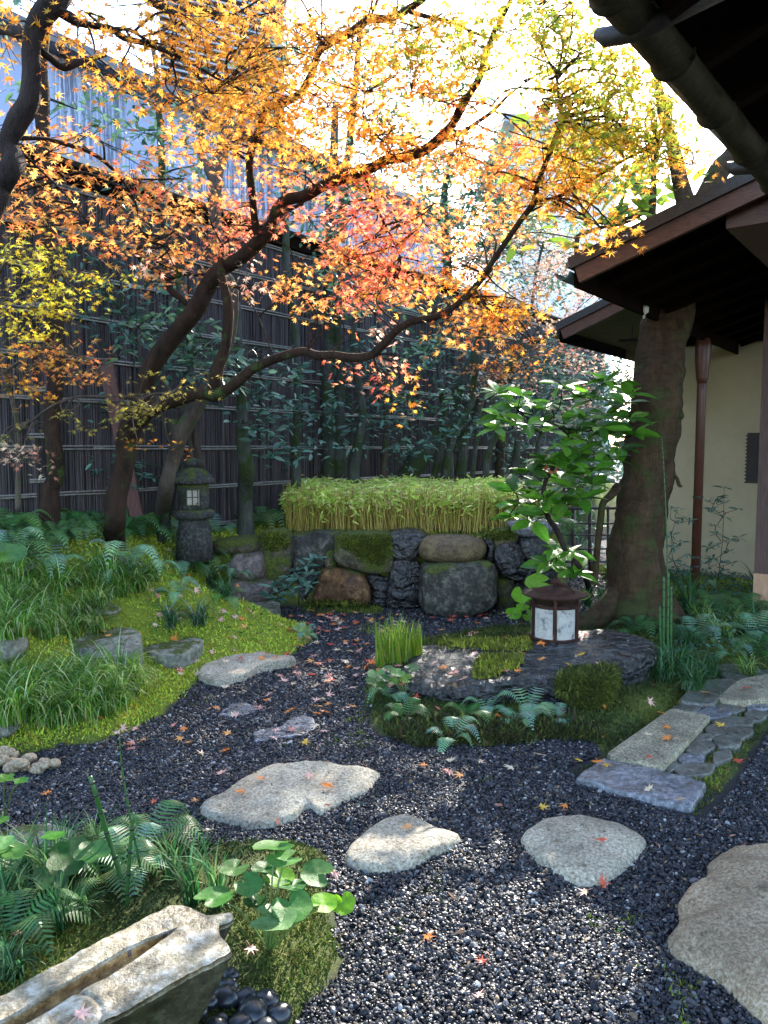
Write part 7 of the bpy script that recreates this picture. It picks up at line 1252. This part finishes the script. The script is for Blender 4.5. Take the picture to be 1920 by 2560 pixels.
# yellow flowers by the stone lantern
fb = hit(545, 1310); T = thing('flowering_plant', 'yellow flowered stems with big pale leaves right of the stone lantern', 'plant', tuple(fb)); YF = fb.y
for x, y in ((905, 905), (925, 902), (938, 912), (948, 920), (955, 945)):
    b = MB(); c = P(*Q(3, (x, y))[0], YF); 
    for k in range(9): a = k * 0.7; d = Vector((math.cos(a), -0.3, math.sin(a))) * 0.022; s2 = Vector((-math.sin(a), 0, math.cos(a))) * 0.005; b.add([c, c + d * 0.7 + s2, c + d, c + d * 0.7 - s2], [(0, 1, 2, 3)], (0.8, 0.62, 0.02))
    fl = b.build('flower', M['soft'], T)
    b = MB(); b.tube([c, P(*Q(3, (952, 1000))[0], YF), fb], [0.002, 0.003, 0.004], 5, (0.25, 0.32, 0.03)); b.build('stem', M['horse'], fl)
for x, y, r, a in ((930, 1055, 40, 0.6), (905, 1075, 26, 0.5), (955, 980, 12, 0.6), (962, 1010, 12, 0.6)):
    b = MB(); c = P(*Q(3, (x, y))[0], YF); disc_leaf(b, c, r * KC * YF / F, a, 1.0, (0.15, 0.3, 0.18)); lf = b.build('leaf', M['round'], T, True); b = MB(); b.tube([c, fb], 0.003, 5, (0.1, 0.2, 0.05)); b.build('stalk', M['horse'], lf)
# leafy shrubs drawn as whorls of oval leaves on stems
def whorl_shrub(name, label, base, n, whorls, Y, size, pal, dY=0.25, k=6, stem=0.006, tmpl=OLW, mat='green', bark='bark_dark', trunk=None, nup=0.55):
    T = Tree(name, label, base, bark, 'shrub'); 
    if trunk: T.limb_px(trunk, 'stem', seg=10)
    else: T.sk = [(Vector(base), stem)]
    PO, YA, NO = [], [], []; SK = [a for a, _ in T.sk]
    for (x, y) in whorls:
        px, py = Q(n, (x, y))[0]; c = P(px, py, Y + random.uniform(-dY, dY)); a = min(SK, key=lambda q: (q - c).length + 0.5 * max(0, q.z - c.z)); mid = (a + c) / 2 + Vector((random.uniform(-.05, .05), 0, -0.03)); cr = cat([tuple(a), tuple(mid), tuple(c)], 4)
        T.tw.tube([tuple(q) for q in cr], list(np.linspace(stem, stem * 0.45, len(cr))), 5, cap=False); SK += [Vector(q) for q in cr[3:]]
        for j in range(k): ya = j * 6.283 / k + random.uniform(-.4, .4); PO.append(tuple(c + Vector((math.cos(ya), math.sin(ya), 0)) * size * 0.08)); YA.append(ya); NO.append((-math.cos(ya) * random.uniform(0.0, 1.0) * nup + random.gauss(0, .3), -math.sin(ya) * random.uniform(0, 1.0) * nup - 0.25 + random.gauss(0, .3), 1))
    PO = np.array(PO); nL = len(PO); leaf_mesh('leaves', tmpl, PO, rotmats(np.array(YA), np.array(NO)), size * rng.normal(1, 0.18, nL).clip(0.5, 1.4), pick(pal, nL), M[mat], T.root); T.twigs('stems'); return T
sb1 = cast(*Q(6, (880, 400))[0])[0]; YR = 5.75
whorl_shrub('rhododendron_shrub', 'glossy broad leaved shrub with red bud clusters between hedge and big trunk', sb1, 4, [(490, 590), (590, 605), (770, 560), (840, 610), (720, 640), (960, 540), (1010, 560), (900, 620), (500, 690), (560, 720), (640, 660), (480, 750), (620, 730), (800, 750), (760, 700), (870, 700), (950, 680), (1040, 640), (1060, 700), (880, 800), (840, 850), (900, 860), (770, 820), (940, 740), (1000, 760), (1080, 770),
    (640, 930), (720, 915), (600, 990), (680, 985), (560, 1020), (760, 960), (800, 930), (900, 930), (570, 1080), (620, 1090), (700, 1110), (780, 1070), (850, 1050), (700, 1050), (570, 1130), (640, 1150), (740, 1270), (810, 1280), (720, 1330), (820, 1370), (690, 880), (820, 890), (1020, 830), (980, 880), (860, 760), (700, 760), (560, 650), (1060, 600), (900, 990), (830, 1000)], YR, 0.165, 'fresh', mat='round', k=8,
    trunk=C4((890, 1440, sb1.y, 14), (850, 1350, YR, 12), (790, 1280, YR, 12), (745, 1180, YR, 12), (705, 1120, YR, 11), (690, 1000, YR, 9), (740, 900, YR, 8), (800, 820, YR, 7), (760, 740, YR, 6), (620, 700, YR, 5)))
b = MB()
for (x, y) in ((700, 920), (720, 930), (745, 925), (655, 1045), (665, 1065), (690, 1075)):
    c = P(*Q(4, (x, y))[0], YR - 0.1)
    for k in range(6): d = Vector((random.gauss(0, 1), random.gauss(0, 1), random.gauss(0, 1))).normalized() * 0.018; b.tube([c, c + d, c + d * 1.5], [0.004, 0.006, 0.001], 5, random.choice([(0.45, 0.05, 0.03), (0.5, 0.16, 0.06)]))
bud = b.build('buds', M['horse'], [o for o in bpy.data.objects if o.name.startswith('rhododendron_shrub')][0], True)
fb1 = cast(*Q(5, (1290, 470))[0])[0]
whorl_shrub('daphniphyllum_shrub', 'blue green young shrub growing in front of the left part of the terrace wall', fb1, 5, [(1280, 320), (1350, 280), (1375, 270), (1250, 350), (1320, 300), (1290, 360), (1340, 340), (1240, 400), (1200, 440), (1160, 425), (1270, 420), (1310, 390), (1340, 380), (1220, 380), (1180, 395)], 6.6, 0.10, 'deep', 0.08, 6, 0.005, OL, 'green')
for lab, bx, wl_, Yq in (('nandina like shrub right of the downspout against the ochre wall', (1440, 380), [(1470, -35), (1440, 5), (1420, 60), (1470, 30), (1530, 55), (1470, 90), (1500, 190), (1530, 180), (1430, 130), (1400, 60), (1400, 20), (1440, 165), (1490, 240), (1420, 270), (1380, 290), (1450, 290), (1500, 290), (1440, 210), (1400, 220), (1470, 320)], 7.6), ('leafy dark shrub left of the downspout behind the big trunk', (1290, 350), [(1240, 170), (1260, 110), (1290, 95), (1320, 105), (1250, 220), (1280, 200), (1250, 280), (1290, 300), (1240, 60), (1270, 60), (1260, 330), (1310, 250), (1300, 330)], 7.2)):
    b1 = cast(*Q(6, bx)[0])[0]; whorl_shrub('nandina_shrub', lab, b1, 6, wl_, min(Yq, b1.y + 0.1), 0.085, 'deep', 0.12, 6, 0.004, OLN, 'green')
whorl_shrub('fern_like_shrub', 'low dark shrub behind the stone lantern near the board', hit(395, 1310), 3, [(400, 900), (420, 930), (380, 930), (440, 950), (600, 900), (620, 950), (660, 960), (590, 1000)], 6.7, 0.08, 'deep', 0.1, 6, 0.004, OL)
# low leafy ground cover
def cover_leaves(name, n, region, size, pal, label, hgt=0.03):
    q = np.column_stack([rng.uniform(-3.6, 5.2, n * 6), rng.uniform(2.2, 9.5, n * 6)]); q = q[region(q)][:n]; z = H(q[:, 0], q[:, 1]); n = len(q); nn_ = rng.normal(0, 0.5, (n, 3)); nn_[:, 2] = 1
    o = leaf_mesh(name, OLW, np.column_stack([q, z + rng.uniform(0.0, hgt, n)]), rotmats(rng.uniform(0, 6.28, n), nn_), size * rng.normal(1, 0.3, n).clip(0.4, 1.7), pick(pal, n), M['soft'], None); tag(o, label, 'ground cover', kind='stuff')
def regL(q): d = sdist(q, LM); nz_ = np.array([mn.noise(Vector((a * 2.2, b_ * 2.2, 7))) for a, b_ in q]); return (d > 0.25) & (nz_ > -0.05) & (q[:, 1] > 4.3)
def regR(q): d = sdist(q, ISL); return (d > 0.06) & (sdist(q, PAV) < -0.03) & (q[:, 0] > 1.95) & (q[:, 1] > 4.3)
cover_leaves('ground_cover', 12000, regL, 0.024, 'fresh', 'low small leaved green ground cover spreading over the left bank', 0.035)
cover_leaves('ground_cover', 7000, regR, 0.04, 'deep', 'low dark leafy ground cover in the bed by the ochre wall', 0.10)

# ------------------------------------------------------------------ fallen maple leaves
FP_ = {'red': [(0.7, 0.10, 0.06), (0.75, 0.18, 0.10)], 'pink': [(0.85, 0.50, 0.42), (0.8, 0.38, 0.30)], 'orange': [(0.88, 0.30, 0.06), (0.88, 0.42, 0.14)], 'pale': [(0.82, 0.66, 0.46), (0.8, 0.56, 0.4)], 'yellow': [(0.8, 0.52, 0.08)]}
M['dry'] = mat_leaf('fallen_leaf', 0.3, 0.55, 0.4); FM = {}
tv, tf = ML
for cn, cl_ in FP_.items():
    for j in range(3):
        v = tv.copy(); v[:, 2] = rng.normal(0, 0.05, len(v)) + (0.22 - 0.12 * j) * (v[:, 0] ** 2 + v[:, 1] ** 2); c = cl_[j % len(cl_)]
        b = MB(); b.add([(0, 0, 0.02)] + [tuple(q) for q in v], [(0, 1 + i, 1 + (i + 1) % len(v)) for i in range(len(v))], c); b.tube([(0, -0.15, 0.02), (0.05, -0.4, 0.06), (0.1, -0.62, 0.03)], 0.012, 4, tuple(x * 0.7 for x in c)); me = mesh_np('maple_leaf', np.array(b.v, float), b.f, b.c); me.materials.append(M['dry']); FM[cn, j] = me
fallen = []
def drop(px, py, cn, label, group=None, sc=0.078):
    loc, nor = cast(px, py)
    if nor.z < 0.3: return
    o = bpy.data.objects.new('fallen_leaf', FM[cn, random.randrange(3)]); col.objects.link(o); o.location = loc + nor * (0.018 + 0.0025 * loc.y if loc.z < 0.012 else 0.016); s_ = sc * min(1, 0.55 + 0.09 * loc.y) * random.uniform(0.75, 1.15); o.scale = (s_,) * 3
    q = nor.to_track_quat('Z', 'Y') @ Vector((0, 0, 1)).rotation_difference(Vector((random.gauss(0, .22), random.gauss(0, .22), 1))); q = q @ Matrix.Rotation(random.uniform(0, 6.28), 3, 'Z').to_quaternion(); o.rotation_mode = 'QUATERNION'; o.rotation_quaternion = q
    tag(o, label, 'leaf', group); fallen.append(o)
E_ = lambda n, x, y: Q(n, (x, y))[0]
for n_, x, y, cn, lb_ in [(7, 1125, 160, 'orange', 'orange brown leaf at the left top of the widest stepping stone'), (7, 1330, 150, 'pink', 'pink leaf in the middle of the widest stepping stone'), (7, 1415, 188, 'orange', 'small orange leaf right on the widest stepping stone'), (7, 1040, 218, 'orange', 'tiny orange leaf on the left slope of the widest stepping stone'), (8, 95, 375, 'orange', 'brown leaf on the small middle stepping stone'), (8, 935, 430, 'red', 'small red leaf on the cracked stepping stone'),
     (7, 200, 235, 'orange', 'orange leaf alone on the gravel at the far left'), (7, 748, 235, 'pale', 'pale leaf on the gravel left of the widest stepping stone'), (7, 668, 270, 'red', 'dark red and pink leaf on the gravel below the pale one'), (7, 842, 268, 'orange', 'bright orange leaf touching the left tip of the widest stepping stone'), (7, 780, 405, 'red', 'curled crimson leaf on the gravel above the lower left moss'), (7, 820, 385, 'red', 'second curled crimson leaf beside the first'), (7, 895, 400, 'pale', 'pale pink leaf below the widest stepping stone'), (7, 955, 145, 'pink', 'pink leaf with red veins on the gravel above the widest stone'), (7, 975, 48, 'orange', 'orange leaf on the gravel at mid left'),
     (7, 265, 640, 'pale', 'white pink leaf under the big dark lobed leaves'), (7, 1285, 745, 'pink', 'pink leaf caught on the round leaved plant'), (7, 1085, 910, 'pink', 'mauve leaf on the moss beside the trough end'), (7, 75, 840, 'pink', 'pink leaf in the shade above the trough'), (7, 360, 1190, 'pink', 'pink leaf at the lower end of the trough'), (7, 1430, 580, 'pink', 'dusky leaf on the gravel right of the round leaves'),
     (8, 860, 670, 'pale', 'two toned pale and orange leaf below the cracked stepping stone'), (8, 935, 592, 'red', 'tiny red leaf at the point of the cracked stepping stone'), (8, 195, 862, 'orange', 'orange pink leaf on the near gravel, centre'), (8, 420, 965, 'red', 'pink red leaf on the near gravel, right of centre'), (8, 415, 1115, 'pink', 'pink leaf near the bottom of the picture'), (8, 835, 92, 'yellow', 'large cream star leaf at the gravel beside the speckled slab'), (8, 925, 88, 'orange', 'orange red leaf at the corner of the speckled slab'), (8, 965, 105, 'yellow', 'yellow leaf at the top of the wet slab'), (8, 1140, 205, 'pale', 'cream leaf on the wet slab'), (8, 1145, 68, 'red', 'salmon red leaf at the near end of the speckled slab'),
     (8, 322, 160, 'orange', 'ochre leaf on the gravel right of centre'), (8, 275, 145, 'pink', 'rose leaf overlapping the ochre one'), (8, 70, 160, 'pale', 'pale leaf on the gravel between stones and island'), (8, 170, 112, 'orange', 'pale orange leaf below the moss island'), (8, 290, 90, 'pale', 'cream leaf below the moss island'), (8, 420, 100, 'pale', 'second cream leaf below the moss island'), (8, 668, 68, 'pale', 'pink cream leaf below the moss island, right'), (8, 540, 125, 'pale', 'small cream leaf on the gravel'), (8, 775, 292, 'orange', 'rusty leaf above the cracked stepping stone'), (8, 690, 295, 'yellow', 'yellow leaf bit above the cracked stepping stone'), (8, 1530, 95, 'red', 'dark red leaf on the gravel right of the cobbles'), (8, 1290, 35, 'red', 'red leaf among the cobbles'),
     (6, 945, 905, 'orange', 'bright orange leaf on the moss right of the flat rock'), (6, 1145, 895, 'pink', 'large pink leaf on the moss between rock and slab'), (6, 765, 950, 'pink', 'large pink leaf standing in the moss before the flat rock'), (6, 668, 1025, 'orange', 'orange pink leaf at the lower moss edge'), (6, 940, 1048, 'orange', 'pink orange leaf at the moss corner'), (6, 1198, 948, 'orange', 'rust leaf at the top of the speckled slab'), (6, 1220, 1055, 'orange', 'rust leaf on the right side of the speckled slab'), (6, 1450, 1000, 'yellow', 'yellow leaf on the cobbles'), (6, 1385, 858, 'orange', 'orange leaf on the olive slab'), (6, 1567, 838, 'red', 'dark red leaf on the broad tan slab'), (6, 1140, 1042, 'pale', 'faint pink leaf on the speckled slab'), (6, 1215, 1010, 'orange', 'brown leaf on the speckled slab'),
     (6, 258, 750, 'orange', 'pale orange star leaf on the left slope of the flat rock'), (6, 305, 775, 'pink', 'pink leaf below it on the flat rock slope'), (6, 345, 798, 'pink', 'dull pink leaf lowest on the flat rock slope'), (6, 392, 690, 'pink', 'magenta leaf on top of the flat rock'), (6, 425, 708, 'yellow', 'yellow orange leaf at the moss patch of the flat rock'), (6, 465, 735, 'orange', 'peach leaf in the moss patch of the flat rock'), (6, 522, 765, 'pink', 'rose leaf at the front rim of the flat rock'), (6, 578, 762, 'orange', 'orange leaf at the front rim of the flat rock'), (6, 680, 715, 'orange', 'orange leaf left of the hollow in the flat rock'), (6, 792, 738, 'yellow', 'golden leaf at the front of the rock hollow'), (6, 852, 692, 'yellow', 'yellow star leaf right of the rock hollow'), (6, 925, 735, 'pink', 'pink leaf above the mossy corner of the flat rock'), (6, 598, 688, 'orange', 'small orange leaf on the flat rock middle'), (6, 860, 605, 'red', 'red leaf leaning at the lantern foot'), (6, 680, 648, 'orange', 'orange leaf left of the lantern foot'), (6, 145, 870, 'red', 'vivid red leaf in the moss left of the flat rock'), (6, 220, 730, 'pink', 'small pink leaf at the left end of the flat rock'), (6, 15, 1005, 'pink', 'pink leaf at the left moss edge of the island'), (6, 490, 962, 'orange', 'orange leaf between ferns before the flat rock'),
     (5, 1275, 755, 'orange', 'glowing orange leaf on the gravel right of the tan flat rock'), (5, 1365, 900, 'pink', 'pink leaf right of the sunken stones'), (5, 935, 935, 'orange', 'pink orange leaf left of the farther sunken stone'), (5, 1262, 1018, 'pink', 'leaf on the nearer sunken stone'), (5, 1325, 1088, 'yellow', 'golden leaf below the sunken stones'), (5, 980, 1045, 'orange', 'peach leaf left of the sunken stones'), (5, 975, 1120, 'orange', 'orange leaf above the widest stepping stone'), (5, 790, 1027, 'orange', 'orange leaf on the left gravel'), (5, 615, 1078, 'orange', 'small orange leaf on the left gravel'), (5, 455, 1080, 'pale', 'bunch of pale leaf at the moss edge'), (5, 500, 1040, 'pale', 'pale leaf at the moss edge above the bunch'), (5, 865, 1135, 'pale', 'pale star leaf on the left gravel'), (5, 415, 868, 'red', 'orange red leaf caught in the big grass'), (5, 425, 805, 'orange', 'orange leaf in the big grass'), (5, 205, 835, 'red', 'red leaf deep in the big grass'), (5, 290, 785, 'orange', 'brown leaf deep in the big grass'), (5, 1035, 712, 'red', 'pink leaf on the tan flat rock'), (5, 1135, 735, 'pink', 'pale pink leaf on the tan flat rock'), (5, 1240, 690, 'red', 'red leaf on the back of the tan flat rock'), (5, 445, 590, 'orange', 'orange leaf on the long pale rock')]:
    drop(*E_(n_, x, y), cn, lb_)
def many(n, xr, yr, label, cols_, group):
    for _ in range(n): drop(random.uniform(*xr), random.uniform(*yr), random.choice(cols_), label, group)
mixr = ['red', 'pink', 'pink', 'orange', 'pale', 'pink', 'red', 'orange']; mixp = ['pink', 'pale', 'orange', 'pink']
many(70, (740, 1010), (1545, 1720), 'maple leaf in the thick scatter on the gravel between left moss and flat rock', mixr, 'leaves scattered on the back gravel')
many(26, (690, 900), (1535, 1600), 'maple leaf lying below the rusty stone of the terrace wall', mixr, 'leaves below the terrace wall')
many(26, (560, 900), (1700, 1860), 'maple leaf on the gravel around the two sunken stones', mixp, 'leaves around the sunken stones')
many(18, (1080, 1330), (1540, 1600), 'maple leaf between the square block and the lantern', mixr, 'leaves before the square block')
many(34, (330, 660), (1370, 1580), 'maple leaf on the mossy left bank above the tan flat rock', mixp, 'leaves on the left bank')
many(16, (430, 700), (1590, 1690), 'maple leaf on the bright moss near the tan flat rock', mixp, 'leaves on the bright moss')
many(10, (60, 330), (1480, 1600), 'maple leaf caught among the upper left sedges', ['orange', 'red'], 'leaves in the sedges')
many(9, (250, 480), (1780, 1900), 'maple leaf along the front edge of the left moss', mixp, 'leaves along the moss edge')
many(8, (1390, 1560), (1450, 1560), 'maple leaf near the foot of the lattice gate', mixp, 'leaves by the gate')
print('fallen', len(fallen))

# moss cushions on the flat rock, the wall tops and the trough
def rock_moss(polys, dens, label, cols_):
    PP, SS, CC, RR = [], [], [], []
    for n_, poly, h in polys:
        pl = Q(n_, *poly); A = np.array(pl); (x0_, y0_), (x1_, y1_) = A.min(0), A.max(0); m_ = int((x1_ - x0_) * (y1_ - y0_) * dens); q = np.column_stack([rng.uniform(x0_, x1_, m_), rng.uniform(y0_, y1_, m_)]); d = sdist(q, [tuple(a) for a in pl]); q = q[d + rng.normal(0, 7, m_) > 3]
        for x, y in q:
            loc, nor = cast(x, y); s_ = h * random.lognormvariate(0, 0.3); k = 1 + 0.5 * mn.noise(loc * 12); PP.append(tuple(loc + nor * (s_ * 0.25 + 0.012 * max(0, mn.noise(loc * 14))))); SS.append((s_ * 0.2, s_ * 0.2, s_)); e = nor.to_track_quat('Z', 'Y').to_euler(); RR.append((e.x + random.gauss(0, .5), e.y + random.gauss(0, .5), e.z)); c = np.array(random.choice(cols_)) * k * random.uniform(0.6, 1.4); CC.append(tuple(c))
    gn_scatter('moss', np.array(PP), np.array(RR), np.array(SS), np.array(CC), M['mosstip'], 'cone', label, 'moss')
rock_moss([(6, [(235, 640), (300, 625), (420, 618), (540, 618), (640, 618), (640, 660), (560, 675), (480, 668), (400, 655), (300, 652)], 0.02), (6, [(395, 745), (430, 700), (500, 690), (600, 705), (570, 735), (500, 760), (440, 795), (388, 780)], 0.022)], 1.3, 'yellow green moss on the top of the flat rock', [(0.22, 0.25, 0.02), (0.32, 0.35, 0.035), (0.12, 0.13, 0.02)])
rock_moss([(6, [(740, 800), (800, 765), (880, 752), (985, 738), (1012, 790), (1018, 850), (960, 905), (870, 920), (790, 880), (745, 840)], 0.02)], 1.3, 'dark olive moss hanging down the front right of the flat rock', [(0.09, 0.12, 0.015), (0.15, 0.18, 0.025), (0.05, 0.065, 0.01)])
rock_moss([(6, [(60, 975), (200, 985), (360, 970), (500, 985), (700, 975), (850, 990), (960, 1040), (940, 1060), (800, 1035), (640, 1048), (450, 1080), (330, 1060), (170, 1090), (90, 1060), (0, 1010), (0, 960)], 0.026)], 0.9, 'brownish bushy moss along the lower rim of the island bed', [(0.06, 0.085, 0.012), (0.12, 0.15, 0.02), (0.08, 0.055, 0.02), (0.03, 0.045, 0.01)])
rock_moss([(5, [(1455, 180), (1560, 168), (1690, 168), (1695, 250), (1640, 300), (1560, 262), (1500, 225)], 0.016), (5, [(1125, 165), (1180, 156), (1240, 165), (1250, 215), (1180, 240), (1125, 210)], 0.018), (6, [(375, 165), (440, 150), (540, 150), (570, 165), (560, 190), (470, 185)], 0.02), (5, [(1300, 480), (1420, 445), (1560, 470), (1655, 490), (1640, 515), (1450, 510), (1320, 500)], 0.022)], 1.0, 'moss capping the stones of the terrace wall', [(0.14, 0.18, 0.02), (0.22, 0.27, 0.03), (0.06, 0.08, 0.012)])

# leaf crumbs, needles and bits lying everywhere under the trees
q = np.column_stack([rng.uniform(-3.2, 3.6, 9000), rng.uniform(1.8, 9.0, 9000)]); nzl = np.array([mn.noise(Vector((a * 1.6, b_ * 1.6, 21))) for a, b_ in q]); kp = (np.abs(q[:, 0]) < q[:, 1] * 0.55 + 0.3) & (rng.random(len(q)) < np.clip(0.28 + 0.8 * nzl, 0.03, 1)) & (rng.random(len(q)) < np.clip(q[:, 1] / 5.5, 0.25, 1)); q = q[kp]
PO = []; NO = []
for x, y in q:
    l_ = down(x, y); PO.append((l_.x, l_.y, l_.z + (0.017 if l_.z < 0.012 else 0.010))); NO.append((random.gauss(0, .35), random.gauss(0, .35), 1))
lc = np.array([(0.16, 0.09, 0.05), (0.30, 0.17, 0.09), (0.40, 0.13, 0.07), (0.10, 0.06, 0.04), (0.5, 0.33, 0.2), (0.45, 0.2, 0.12)]); n = len(PO)
o = leaf_mesh('leaf_litter', OLN, np.array(PO), rotmats(rng.uniform(0, 6.28, n), np.array(NO)), 0.022 * rng.lognormal(0, 0.45, n).clip(0.3, 2.2), lc[rng.integers(0, 6, n)] * rng.uniform(0.6, 1.3, (n, 1)), M['dry'], None); tag(o, 'small brown crumbs and bits of dry leaf strewn on moss and gravel', 'leaf litter', kind='stuff')

print('fallen total', len(fallen))
